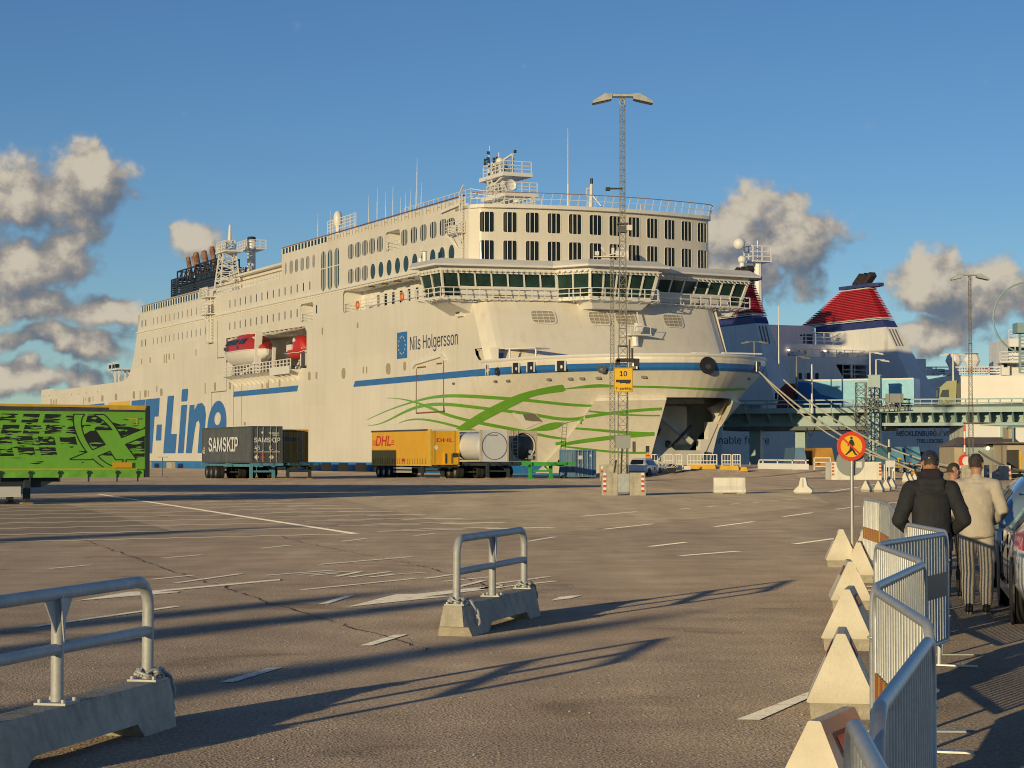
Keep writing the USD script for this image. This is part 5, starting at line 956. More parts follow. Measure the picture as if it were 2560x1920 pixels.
put(f2, 'deck_pillar', MB().box((-.4, p2(*zC(1320, 1150))[0], ztop), (-.1, p2(*zC(1336, 1150))[0], zlip)), 'far_ship_white')
put(f2, 'mooring_railing', railing(MB(), [(-.2, oL[1][0], ztop), (-.2, oR, ztop)], 2.0, 2.2, .05), 'far_ship_white')
put(f2, 'mooring_locker', MB().box((-1.5, p2(*zC(1695, 1200))[0], ztop), (-.5, p2(*zC(1748, 1200))[0], ztop + 3.2)), 'black_paint')
for a in (785, 868, 953):
    (ya, za), (yb, zbb) = p2(*zC(a, 1240)), p2(*zC(a + 36, 1176)); w = put(f2, 'stern_window', MB().prism(rrect(ya, za, yb, zbb, .2), YZ(0), .02, .06), 'window_glass')
    put(w, 'frame', MB().prism(rrect(ya - .12, za - .12, yb + .12, zbb + .12, .25).difference(rrect(ya, za, yb, zbb, .2)), YZ(0), .01, .1), 'far_ship_white')
put(f2, 'upper_deck', MB().box((-150, 0, zb1 - .3), (-.1, B2, zb1)), 'deck_white')
mb = MB(); y0 = p2(*zC(690, 1060))[0]; railing(mb, [(-.4, y0, zb1), (-.4, oR, zb1)], 1.1, 1.5, .04); mb.box((-2.5, y0, zlip + .3), (-.1, p2(*zC(1130, 1050))[0], zlip + .5))
put(f2, 'deck_railing', mb, 'far_ship_white')
def tier(name, x, top, bot, l, r, m='far_ship_white', d=12):
    (ya, zt), (yb, _) = p2(*zC(l, top), x), p2(*zC(r, top), x); zb_ = p2(*zC(l, bot), x)[1]; return put(f2, name, MB().box((x - d, ya, zb_), (x, yb, zt)), m), (ya, yb, zb_, zt)
_, t1 = tier('lower_deckhouse', -7, 878, 1035, 560, 1285); _, t2 = tier('upper_deckhouse', -14, 690, 885, 480, 950, d=30); tier('deckhouse_door', -13.95, 785, 880, 838, 930, 'funnel_navy', .3); tier('deckhouse_door', -13.95, 790, 812, 805, 830, 'black_paint', .3)
for a, b, c, d in ((783, 948, 805, 990), (847, 950, 868, 992), (1025, 955, 1050, 1000), (1080, 958, 1102, 1000), (1197, 960, 1225, 1010), (500, 910, 566, 966)): tier('small_window', -6.95, b, d, a, c, 'window_green', .2)
for a, b, c, d in ((704, 968, 732, 1003), (1730, 980, 1762, 1020)): tier('fire_locker', -5.5, b, d, a, c, 'funnel_red', .6)
for a, b in ((690, 943), (1056, 953), (1430, 960)):
    y, z = p2(*zC(a, b), -6.7); put(f2, 'deck_lamp', MB().ball((-6.7, y, z), .22, 1), 'lamp_glow')
mb = MB(); railing(mb, [(-7.2, t1[0] + 4, t1[3]), (-7.2, t1[1] - 1, t1[3])], 1.9, 1.7, .05); railing(mb, [(-14, t2[1], t2[2] + .3), (-7.4, t1[1] + 2, t2[2])], 1.2, 1.5, .05)
ya, za = p2(*zC(1290, 900), -6); yb, zb_ = p2(*zC(1420, 1015), -6)
mb.beam((-6, ya, za), (-6, yb, zb_), .12, .25).beam((-6.9, ya, za), (-6.9, yb, zb_), .12, .25); railing(mb, [(-6, ya, za), (-6, yb, zb_)], 1.1, .8, .04)
for i in range(8): t = (i + .5) / 8; mb.beam((-6, ya + (yb - ya) * t, za + (zb_ - za) * t), (-6.9, ya + (yb - ya) * t, za + (zb_ - za) * t), .2, .06)
put(f2, 'stair', mb, 'far_ship_white')
mb = MB().box((-5, p2(*zC(1460, 990), -5)[0], zb1), (-3.4, p2(*zC(1535, 990), -5)[0], zb1 + 2.6)); put(f2, 'deck_hatch', mb, 'black_paint')
mb = MB(); [mb.cbox((RN.uniform(-6, -1), RN.uniform(8, 28), zb1 + .4), (RN.uniform(.4, 1.4), RN.uniform(.4, 1.6), RN.uniform(.5, 1.0))) for _ in range(16)]; put(f2, 'deck_gear', mb, 'far_ship_white', kind='stuff')
# two funnels
def funnel(y, px, wd, logo=False):
    "px: ridge top, ridge bottom, far top left, far bottom left of the louvred face"
    (rx0, rz0), (rx1, rz1), (lx0, _), (lx1, _) = (p2y(*p, y) for p in px); H_ = rz0 - rz1; fl = lambda z: (z - rz1) / H_
    def rect(z): t = fl(z); return (rx1 + (rx0 - rx1) * t, lx1 + (lx0 - lx1) * t, y, y + wd * (1.55 - .55 * t))
    def slab(mb, z0, z1, g=0.0, cut=None):
        a, b, c, d = rect(z0); e, f, p, q = rect(z1); b = max(b, cut) if cut else b; f = max(f, cut) if cut else f
        return mb.hexa([(b - g, c - g, z0), (a + g, c - g, z0), (a + g, d + g, z0), (b - g, d + g, z0)], [(f - g, p - g, z1), (e + g, p - g, z1), (e + g, q + g, z1), (f - g, q + g, z1)])
    zl = rz1 - 13.5; cf = rx1 - (rx1 - lx1) * .82
    body = put(f2, 'funnel', slab(MB(), rz1, rz0, -.25), 'funnel_red'); n = 18
    for i in range(n): z = rz1 + H_ * (i + .25) / n; put(body, 'louvre', slab(MB(), z, z + H_ / n * .55, .12), 'funnel_red')
    for z0, z1 in ((-.10, .0), (-.36, -.24), (H_ - .02, H_ + .12)): put(body, 'pale_rail', slab(MB(), rz1 + z0, rz1 + z1, .2), 'ship_white_clean')
    put(body, 'navy_band', slab(MB(), rz1 - 1.55, rz1 - .5, .05, cf), 'funnel_navy'); put(body, 'white_casing', slab(MB(), zl, rz1 - 1.55, 0, cf), 'far_ship_white')
    a, b, c, d = rect(rz0 + .2)
    put(body, 'cap_plate', MB().prism(Polygon([(b - .3, c - .5), (a + .8, c - .5), (a + 2.6, c + .3), (a + 2.6, d), (a + .8, d + .5), (b - .3, d + .5)]), UP, rz0 + .22, rz0 + .72), 'funnel_navy')
    for k in range(3): x = b + (a - b) * (.40 + .2 * k); put(body, 'exhaust_stub', MB().beam((x, (c + d) / 2, rz0 + .7), (x + 2.0, (c + d) / 2, rz0 + 2.2), 1.1, .8), 'exhaust_black')
    for k in range(3):
        z0, z1 = rz1 - 4.6, rz1 - 1.9; q = lambda z, o, n_: (rect(z)[0] + n_, rect(z)[2] + .35 + o, z)
        put(body, 'casing_louvre', MB().hexa([q(z0, .55 * k, .04), q(z0, .55 * k + .22, .04), q(z0, .55 * k + .22, -.2), q(z0, .55 * k, -.2)], [q(z1, .55 * k, .04), q(z1, .55 * k + .22, .04), q(z1, .55 * k + .22, -.2), q(z1, .55 * k, -.2)]), 'vent_shadow')
    if logo:
        x, z = p2y(*zC(80, 535), y - .5); put(body, 'white_badge', MB().prism(ell(x, z + .2, 1.9, 1.4), XZ(y - .3), -.12, .1), 'ship_white_clean')
funnel(26.0, (zC(1490, 325), zC(1622, 615), zC(1215, 345), zC(830, 690)), 1.25); funnel(1.8, (zC(262, 265), zC(335, 572), zC(-20, 300), zC(-420, 640)), 1.25, True)
y, z = p2(*zC(380, 400), -20); mb = MB().cyl((-20, y, z - 8), (-20, y, z + 5.6), .9, .7, 10).box((-21.6, y - 1.8, z + 5.4), (-18.4, y + 1.8, z + 5.6)); railing(mb, [(-21.4, y - 1.7, z + 5.6), (-18.6, y - 1.7, z + 5.6), (-18.6, y + 1.7, z + 5.6)], 2.4, 1.6, .08); mb.cyl((-20, y, z + 5.6), (-20, y, z + 9), .12)
put(f2, 'mast_tower', mb, 'far_ship_white', smooth=30); y, z = p2(*zC(222, 100), -18); put(f2, 'mast_tower', MB().cyl((-18, y, z - 7), (-18, y, z + 1), .6, .4, 10).ball((-18.4, y - .3, z + 3.6), 1.0, 2).ball((-18, y, z + 1.0), .7, 2), 'far_ship_white', smooth=30)
gp = [p2y(*zC(*p), -.05) for p in ((428, 1168), (640, 1262), (560, 1335), (300, 1435))]
tr = [p2(*zC(*p), .03) for p in ((425, 1172), (640, 1258), (575, 1320), (300, 1440))]
put(f2, 'green_panel', MB().poly(Polygon(tr), YZ(.03)), 'far_ship_green')
def lettering(parent, txt, u0, u1, vb, hpx, m='lettering_navy', bold=False, pick=p2, pl=.03, name='lettering'):
    a, zb_ = pick(u0, vb, pl); b, _ = pick(u1, vb, pl); _, zt = pick(u0, vb - hpx, pl); g_ = text_poly(txt, 1.0, bold); x0, y0_, x1, y1_ = g_.bounds
    return put(parent, name, MB().poly(affinity.translate(affinity.scale(g_, (b - a) / (x1 - x0), zt - zb_, origin=(0, 0)), a - x0 * (b - a) / (x1 - x0), zb_), YZ(pl)), m)
lettering(f2, 'MECKLENBURG - VORPOMMERN', zB(953, 0)[0], zB(1790, 0)[0], zB(0, 1222)[1], 47 / 3.95, bold=True); lettering(f2, 'TRELLEBORG', zB(1150, 0)[0], zB(1412, 0)[0], zB(0, 1292)[1], 38 / 3.95, bold=True)
lettering(f2, 'sustainable future', zD(730, 0)[0], zD(1790, 0)[0], zD(0, 880)[1], 105 / 5.53); lettering(f2, 'Europa', zD(1350, 0)[0], zD(1955, 0)[0], zD(0, 645)[1], 135 / 5.53)
# ------------------------------------------------------------ third ship, far right
def facing(u0, v0, u1, v1, d, dep, mb=None):
    a, b = at_depth(u0, v1, d), at_depth(u1, v0, d); return (mb or MB()).box((a[0], d, a[2]), (b[0], d + dep, b[2]))
def bx(x0, y0, x1, y1, d, dep, mb=None, z=zB): return facing(*z(x0, y0), *z(x1, y1), d, dep, mb)
f3 = thing('cargo_ship', 'distant white ship at far right with two onion shaped vents on deck', 'ship', (0, 0, 0))
lo = at_depth(*zB(1500, 1300), 338); hi = at_depth(2900, zB(0, 622)[1], 338)
put(f3, 'hull', MB().box((lo[0], 338, -2.5), (hi[0] + 30, 402, hi[2])), 'far_ship_white')
mb = MB(); [bx(*q, 339, 3, mb) for q in ((1250, 545, 1310, 622), (1320, 560, 1400, 622), (1445, 570, 1570, 622))]; put(f3, 'deck_housing', mb, 'far_ship_white'); put(f3, 'deck_locker', bx(1395, 562, 1430, 612, 338.5, .4), 'funnel_red')
a = at_depth(*zB(1170, 570), 338.4); b = at_depth(*zB(2040, 560), 338.4); mb = MB(); railing(mb, [(a[0], 338.4, hi[2]), (b[0], 338.4, hi[2])], 1.3, 3.0, .09); put(f3, 'bulwark_railing', mb, 'far_ship_white')
for cx, tw in ((1520, 85), (1697, 87)):
    c = at_depth(*zB(cx, 560), 342); s_ = 342 / FPX / 3.95; top = (560 - 412) * s_
    v = put(f3, 'onion_vent', MB().lathe([(tw * .62 * s_, -.5), (tw * .62 * s_, top * .12), (tw * s_, top * .52), (tw * .72 * s_, top * .93), (tw * .74 * s_, top), (0, top)], c, 12), 'far_ship_white'); put(v, 'rim', MB().lathe([(tw * .76 * s_, top * .95), (tw * .76 * s_, top * 1.02), (tw * .5 * s_, top * 1.03)], c, 12), 'building_roof')
mb = MB(); [mb.beam(at_depth(*zB(x, 545), 339), at_depth(*zB(x, 612), 339), .12) for x in range(1590, 1880, 24)]; mb.beam(at_depth(*zB(1585, 543), 339), at_depth(*zB(1830, 543), 339), .16).beam(at_depth(*zB(1830, 543), 339), at_depth(*zB(1880, 612), 339), .16).beam(at_depth(*zB(1800, 543), 339), at_depth(*zB(1845, 612), 339), .16); put(f3, 'red_railing', mb, 'bright_red')
mb = MB(); bx(2062, 262, 2600, 622, 338, 14, mb); bx(1975, 485, 2600, 500, 334, 4, mb); bx(1995, 500, 2070, 622, 337, 6, mb); put(f3, 'deckhouse', mb, 'far_ship_white')
put(f3, 'bridge_window', bx(2056, 343, 2118, 402, 337.9, .1), 'window_glass'); put(f3, 'bridge_window', bx(2130, 343, 2260, 402, 337.9, .1), 'window_glass'); put(f3, 'bridge_window', bx(2012, 500, 2046, 545, 336.9, .1), 'window_glass')
mb = MB(); a, b = at_depth(*zB(1975, 485), 334.2), at_depth(*zB(2600, 485), 334.2); railing(mb, [a, b], 1.5, 2.2, .06); a, b = at_depth(*zB(2062, 262), 338), at_depth(*zB(2140, 262), 338); railing(mb, [a, b], 1.4, 1.6, .06); put(f3, 'house_railing', mb, 'far_ship_white')
crane = thing('harbour_crane', 'teal steel crane ladder and hook block at the right edge above the ship', 'crane', (0, 0, 0)); mb = MB(); a, b = at_depth(*zB(2172, 600), 300), at_depth(*zB(2172, 205), 300)
mb.beam(a, b, .3); c = b + [1.6, 0, 0]; mb.beam(a + [1.6, 0, 0], c, .3); [mb.beam(a + (b - a) * t, a + (b - a) * t + [1.6, 0, 0], .2) for t in np.linspace(0, 1, 12)]; put(crane, 'ladder', mb, 'bridge_teal')
mb = MB(); bx(2148, 105, 2330, 205, 299, 3, mb); put(crane, 'trolley', mb, 'bridge_teal'); c = at_depth(*zB(2262, 60), 300); put(crane, 'sheave', MB().tube([c + np.array([5.2 * math.cos(t), 0, 5.2 * math.sin(t)]) for t in np.linspace(0, 2 * PI, 28, endpoint=False)], .13, 6, closed=True), 'bridge_teal')
# ------------------------------------------------------------ link bridge
LB = thing('link_bridge', 'teal steel link bridge with railed deck on columns, crossing in front of the stern ferry', 'bridge', (0, 0, 0))
Lp, Rp = at_depth(1800, 1020, 223), at_depth(2700, 1020, 211); Lp[2] = Rp[2] = 6.75; KB = 1.34; dB = unit(Rp - Lp); nB = np.array([-dB[1], dB[0], 0]) * -1     # towards the camera
lenB = np.linalg.norm(Rp - Lp)
bp = lambda s, o=0.0, z=0.0: Lp + dB * s + nB * -o * KB + np.array([0, 0, z * KB])
def sB(u): r = ray(u, 1000); A = np.array([[dB[0], -r[0]], [dB[1], -r[1]]]); return np.linalg.solve(A, -Lp[:2])[0]
def slab(s0, s1, o0, o1, z0, z1, mb): return mb.hexa([bp(s0, o0, z0), bp(s1, o0, z0), bp(s1, o1, z0), bp(s0, o1, z0)], [bp(s0, o0, z1), bp(s1, o0, z1), bp(s1, o1, z1), bp(s0, o1, z1)])
sm = sB(zB(828, 0)[0])
put(LB, 'deck_slab', slab(0, lenB, 0, 9, -.28, .0, MB()), 'bridge_dark'); put(LB, 'deck_edge', slab(0, lenB, -.08, .0, -.3, .12, MB()), 'bridge_teal'); put(LB, 'kerb_strip', slab(sm, lenB, -.1, -.08, .12, .3, slab(sm, lenB, .2, .4, .0, .32, MB())), 'bridge_dark')
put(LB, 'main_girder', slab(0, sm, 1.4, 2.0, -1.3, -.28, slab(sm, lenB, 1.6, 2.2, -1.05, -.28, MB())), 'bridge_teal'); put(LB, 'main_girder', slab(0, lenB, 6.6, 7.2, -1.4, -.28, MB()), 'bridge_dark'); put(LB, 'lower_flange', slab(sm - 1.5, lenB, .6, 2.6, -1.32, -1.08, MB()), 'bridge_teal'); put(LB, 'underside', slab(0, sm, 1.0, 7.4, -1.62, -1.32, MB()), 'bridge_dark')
mb = MB(); s = sm + .3
while s < lenB:
    put(LB, 'bracket', MB().hexa([bp(s, .9, -1.05), bp(s + .12, .9, -1.05), bp(s + .12, 1.6, -1.05), bp(s, 1.6, -1.05)], [bp(s, .0, -.3), bp(s + .12, .0, -.3), bp(s + .12, 1.6, -.3), bp(s, 1.6, -.3)]).hexa([bp(s - .05, .75, -1.02), bp(s + .17, .75, -1.02), bp(s + .17, .85, -1.02), bp(s - .05, .85, -1.02)], [bp(s - .05, -.1, -.45), bp(s + .17, -.1, -.45), bp(s + .17, 0, -.45), bp(s - .05, 0, -.45)]), 'bridge_teal')
    put(LB, 'rail_post', MB().beam(bp(s, -.05, .1), bp(s, -.05, .72), .11), 'bridge_teal'); s += 1.16
s = 0.5
while s < sm - .5: put(LB, 'rail_post', MB().beam(bp(s, -.05, -.3), bp(s, -.05, .75), .12), 'bridge_teal'); (put(LB, 'bracket', MB().hexa([bp(s, .8, -1.0), bp(s + .15, .8, -1.0), bp(s + .15, 1.6, -1.0), bp(s, 1.6, -1.0)], [bp(s, .0, -.3), bp(s + .15, .0, -.3), bp(s + .15, 1.6, -.3), bp(s, 1.6, -.3)]), 'bridge_teal')); s += 2.3
for z in (.72, .42): put(LB, 'hand_rail', slab(0, lenB, -.1, .0, z - .05, z + .05, MB()), 'bridge_teal')
for u0, u1, o, top, nm in ((2170, 2199.5, .2, 2.6, 'column'), (1862, 1890, 1.6, .4, 'column'), (1974, 1999, 2.2, -1.0, 'column'), (2381, 2406, 2.8, -1.3, 'column'), (2497, 2515, .8, -1.2, 'column')):
    a, b = sB(u0), sB(u1); c = put(LB, nm, slab(a, b, o, o + (b - a) / KB, -Lp[2] / KB, top, MB()), 'bridge_teal'); put(c, 'cap', slab(a - .05, b + .05, o - .05, o + (b - a) / KB + .05, top, top + .08, MB()), 'bridge_teal')
mb = MB(); a, b = sB(zD(1450, 0)[0]), sB(zD(1520, 0)[0]); slab(a, b, 3, 4, -Lp[2] / KB, -1.5, mb); put(LB, 'column', mb, 'bridge_dark')
for u in (2010, 2090, 2235, 2330):
    s = sB(u); P = [bp(s + .9 * t, .9, -1.4 - .7 * math.sin(PI * t)) for t in np.linspace(0, 1, 9)]; put(LB, 'hanging_hose', MB().tube(P, .05, 5), 'black_rubber')
# lattice gantry beside the tall column
G_ = thing('lattice_gantry', 'slender grey lattice gantry with a horizontal arm beside the tall teal column', 'gantry', (0, 0, 0)); b0 = at_depth(2158, 1196, 214); b0[2] = 0; mb = lattice(MB(), (b0[0], b0[1] + 1), 0.2, 9.4, 1.0, 1.0, 12, .045)
put(G_, 'upright', mb, 'mast_steel'); P0, P1 = at_depth(*zB(600, 856), b0[1] + 1), at_depth(*zB(1065, 890), b0[1] + 1); mb = MB().beam(P0, [P1[0], P1[1], P0[2]], .09).beam([P0[0], P0[1], P0[2] - 1.0], [P1[0], P1[1], P0[2] - 1.0], .09)
n_ = 16
for i in range(n_): a = P0 + (P1 - P0) * i / n_; c = P0 + (P1 - P0) * (i + 1) / n_; a[2] = P0[2] - (1.0 if i % 2 else 0); c[2] = P0[2] - (0 if i % 2 else 1.0); mb.beam(a, c, .05)
put(G_, 'arm', mb, 'mast_steel')
mb = MB(); d_ = b0[1] + .4; bx(850, 806, 1022, 895, d_, .25, mb); bd = thing('sign_board', 'grey back of a rectangular sign board standing on the link bridge railing', 'sign board', (0, 0, 0)); put(bd, 'panel', mb, 'sign_back'); mb = MB(); [bx(x, 806, x + 10, 935, d_ - .12, .1, mb) for x in (868, 985)]; put(bd, 'bracket', mb, 'post_grey')
# ------------------------------------------------------------ lorries on the bridge
def wheel(parent, c, r, w, axis=(0, 1, 0), rim='rim', name='wheel'):
    "tyre with a dished rim; axis points outwards"
    ax = unit(axis); a, b = frame(ax); Rm = np.column_stack([a, b, ax])
    t = put(parent, name, MB().lathe([(r * .62, -w / 2), (r * .93, -w / 2), (r, -w * .36), (r, w * .36), (r * .93, w / 2), (r * .62, w / 2), (r * .58, w * .3)], c, 20, Rm), 'tyre', smooth=40)
    put(t, 'rim', MB().lathe([(r * .62, w * .36), (r * .5, w * .25), (r * .28, w * .2), (r * .22, w * .36), (0, w * .38)], c, 16, Rm), rim, smooth=40); return t
def lorry(label, u_front, u_back, d_front, d_back, body, cabm, cab_u, ztop, grp='lorries on the link bridge'):
    A, B = at_depth(u_front, 1000, d_front), at_depth(u_back, 1000, d_back); A[2] = B[2] = 0; d = unit(B - A); ang = math.atan2(d[1], d[0]); L_ = np.linalg.norm(B - A); zd = 6.1
    t = thing('lorry', label, 'lorry', (A[0], A[1], zd), ang, grp); h = ztop - zd
    put(t, 'trailer_box', MB().box((0, 0, 1.15), (L_, 2.5, h)), body); put(t, 'roof_rail', MB().box((-.02, -.02, h - .14), (L_ + .02, .06, h + .02)).box((L_ - .02, -.03, 1.1), (L_ + .05, .12, h)), 'truck_white'); put(t, 'rear_door', MB().box((L_, .12, 1.2), (L_ + .04, 2.4, h - .1)), 'far_ship_white')
    put(t, 'chassis', MB().box((1, .6, .8), (L_, 1.9, 1.15)), 'chassis_dark'); put(t, 'side_guard', MB().box((L_ * .3, .05, .5), (L_ * .62, .12, 1.0)), 'chassis_dark')
    for x in (L_ - 3.6, L_ - 2.4, L_ - 1.2): wheel(t, (x, .2, .5), .5, .35, (0, -1, 0))
    return t, L_, h
t, L_, h = lorry('lorry with pale blue trailer and dark red cab on the link bridge', zB(-20, 0)[0], zB(1120, 0)[0], 229, 223, 'truck_blue', 'truck_red', 0, 10.2)
def cab(t, m, hgt, text=None):
    pr = Polygon([(-.6, .55), (-.45, hgt), (-1.5, hgt - .05), (-2.25, hgt - .7), (-2.35, 1.75), (-2.55, 1.2), (-2.5, .5), (-1.9, .45), (-1.9, .9), (-.9, .9), (-.9, .5)])
    c = put(t, 'cab', MB().prism(pr, XZ(0), .05, 2.45), m); put(c, 'side_window', MB().prism(Polygon([(-1.3, 1.95), (-1.3, 2.75), (-2.0, 2.7), (-2.25, 2.0)]), XZ(0), .0, .06), 'car_window'); put(c, 'windscreen', MB().hexa([(-2.38, .3, 1.9), (-2.3, .3, 1.9), (-2.3, 2.2, 1.9), (-2.38, 2.2, 1.9)], [(-2.3, .3, 2.9), (-2.2, .3, 2.9), (-2.2, 2.2, 2.9), (-2.3, 2.2, 2.9)]), 'car_window')
    put(c, 'mirror', MB().box((-2.6, -.25, 2.0), (-2.4, -.05, 2.7)), 'black_paint'); put(c, 'sun_visor', MB().box((-2.6, .1, 2.95), (-2.2, 2.4, 3.05)), 'black_paint'); wheel(t, (-1.45, .22, .5), .5, .3, (0, -1, 0)); put(c, 'deflector_gap', MB().box((-.5, .15, .8), (-.02, 2.3, hgt - .3)), 'black_paint')
    if text: g_ = text_poly(text, .26, True); x0, _, x1, _ = g_.bounds; put(c, 'lettering', MB().poly(affinity.translate(affinity.scale(g_, 1.55 / (x1 - x0), 1, origin=(0, 0)), -2.3 - x0, 1.4), XZ(.03)), 'black_paint')
cab(t, 'truck_red', 3.75)
put(t, 'trailer_graphic', MB().poly(Polygon([(0, 1.2), (0, h - .2), (1.2, h - .3), (2.6, 2.5), (4.5, 2.0), (7, 1.2)]), XZ(-.02)), 'ship_blue')
t, L_, h = lorry('lorry with long white trailer and olive green cab on the link bridge', zB(1590, 0)[0], 2790, 219, 212, 'truck_white', 'truck_olive', 0, 10.2); cab(t, 'truck_olive', 3.7, 'ELLTRANS')
# ------------------------------------------------------------ lamps on and by the bridge
for i, (x, yt, yb, dd, lab, arms, zf) in enumerate(((345, 858, 1035, 229, 'grey twin armed lamp post right of the ferry bow', 2, zC), (770, 1012, 1250, 227, 'dark single armed lamp post by the dark red cab', 1, zC), (925, 1090, 1440, 219, 'plain white pole in front of the pale blue trailer', 0, zC), (1510, 968, 1240, 230, 'white lamp post above the middle of the pale blue trailer', 1, zC), (1570, 1042, 1235, 231, 'shorter white lamp post right beside its taller neighbour', 1, zC), (1513, 412, 650, 226, 'white lamp post just left of the olive cab', 2, zB))):
    a, b = at_depth(*zf(x, yb), dd), at_depth(*zf(x, yt), dd); m = 'mast_steel' if i < 2 else 'truck_white'
    p = thing('lamp_post', lab, 'lamp post', (a[0], a[1], a[2] - 1.5)); hh = b[2] - a[2] + 1.5; put(p, 'pole', MB().cyl((0, 0, 0), (0, 0, hh), .12, .08, 8), m)
    for sg in ((-1, 1), (1,), ())[2 - arms] if arms else (): put(p, 'arm', MB().beam((0, 0, hh), (sg * 1.0, 0, hh - .02), .06), m); put(p, 'lamp_head', MB().hexa([(sg * .5, -.15, hh - .16), (sg * 1.5, -.15, hh - .3), (sg * 1.5, .15, hh - .3), (sg * .5, .15, hh - .16)], [(sg * .5, -.12, hh - .02), (sg * 1.4, -.12, hh - .12), (sg * 1.4, .12, hh - .12), (sg * .5, .12, hh - .02)]), m)
# ------------------------------------------------------------ sheds and clutter under the bridge
sh = thing('quay_shed', 'low shed with brown roof, beige gable and pale blue wall under the bridge at right', 'shed', (0, 0, 0)); D_ = 172
mb = MB(); a, b = at_depth(*zB(1525, 1590), D_), at_depth(*zB(1605, 1325), D_); mb.box((a[0], D_, 0), (b[0], D_ + 6, b[2])); put(sh, 'gable_wall', mb, 'building_beige'); a2, b2 = at_depth(*zB(1605, 1590), D_), at_depth(*zB(2200, 1312), D_); put(sh, 'front_wall', MB().box((b[0], D_ + .05, 0), (b2[0], D_ + 6, b2[2])), 'building_paleblue')
e, r_ = at_depth(*zB(1515, 1328), D_ - .5), at_depth(*zB(1600, 1236), D_ + 3); put(sh, 'roof', MB().hexa([(e[0], D_ - .5, e[2]), (b2[0], D_ - .5, e[2]), (b2[0], D_ + 6.5, e[2]), (e[0], D_ + 6.5, e[2])], [(r_[0] - .4, D_ + 3, r_[2]), (b2[0], D_ + 3, r_[2]), (b2[0], D_ + 3.2, r_[2]), (r_[0] - .4, D_ + 3.2, r_[2])]), 'building_roof'); put(sh, 'fascia', bx(1590, 1308, 2200, 1322, D_ - .1, .1), 'black_paint')
put(sh, 'door', bx(1806, 1356, 1900, 1590, D_, .04), 'sign_back'); put(sh, 'wall_lamp', MB().ball(at_depth(*zB(1856, 1346), D_ - .1), .16, 1), 'lamp_glow')
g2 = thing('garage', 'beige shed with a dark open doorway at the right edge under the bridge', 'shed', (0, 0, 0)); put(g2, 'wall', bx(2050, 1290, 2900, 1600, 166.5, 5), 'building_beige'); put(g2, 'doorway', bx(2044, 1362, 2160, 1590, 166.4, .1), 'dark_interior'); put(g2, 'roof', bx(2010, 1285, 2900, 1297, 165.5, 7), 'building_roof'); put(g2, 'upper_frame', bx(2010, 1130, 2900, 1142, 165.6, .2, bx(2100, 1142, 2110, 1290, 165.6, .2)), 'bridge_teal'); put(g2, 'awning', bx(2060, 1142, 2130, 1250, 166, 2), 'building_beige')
wh = thing('warehouse', 'white warehouse wall seen under the link bridge behind the brown roofed shed', 'warehouse', (0, 0, 0)); put(wh, 'wall', bx(1640, 1100, 2600, 1600, 215, 8), 'far_ship_white'); put(wh, 'roof', bx(1630, 1090, 2620, 1100, 214.5, 9), 'building_roof')
yel = thing('yellow_gate', 'yellow steel gate post at the right edge before the garage', 'gate', (0, 0, 0)); mb = MB(); bx(2168, 1372, 2182, 1600, 158, .2, mb); bx(2190, 1440, 2260, 1452, 158, .2, mb); bx(2160, 1580, 2300, 1598, 158, .3, mb); put(yel, 'frame', mb, 'kerb_yellow')
def refl_block(name, label, cat, x0, y0, x1, y1, d, zf=zB, m='concrete', strip='reflector_orange', depth=1.4):
    a, b = at_depth(*zf(x0, y1), d), at_depth(*zf(x1, y0), d); h = max(.5, b[2]); w = b[0] - a[0]; t = thing(name, label, cat, ((a[0] + b[0]) / 2, d + depth / 2, 0))
    put(t, 'block', MB().hexa([(-w / 2, -depth / 2, .0), (w / 2, -depth / 2, .0), (w / 2, depth / 2, .0), (-w / 2, depth / 2, .0)], [(-w / 2 + .02, -depth / 2 + .02, h), (w / 2 - .02, -depth / 2 + .02, h), (w / 2 - .02, depth / 2 - .02, h), (-w / 2 + .02, depth / 2 - .02, h)]), m)
    for sx in (-1, 1):
        for k in range(4): put(t, 'reflector', MB().cbox((sx * (w / 2 - .12), -depth / 2 - .01, h * (.3 + .19 * k)), (.16, .04, h * .11)), strip if k % 2 == 0 or strip == 'reflector_orange' else 'reflector_white')
    return t
refl_block('column_base', 'large stained white concrete base of the tall teal column, orange reflectors', 'concrete base', 310, 1480, 805, 1650, 158.5, m='concrete_white_far', depth=3.0)
refl_block('column_base', 'grey concrete block with red white reflectors behind the man in the sweater', 'concrete base', 1565, 1512, 1872, 1620, 152, strip='reflector_red')
refl_block('column_base', 'small tan concrete block at the foot of the right teal column', 'concrete base', 1936, 1512, 2086, 1602, 156, strip='reflector_red')
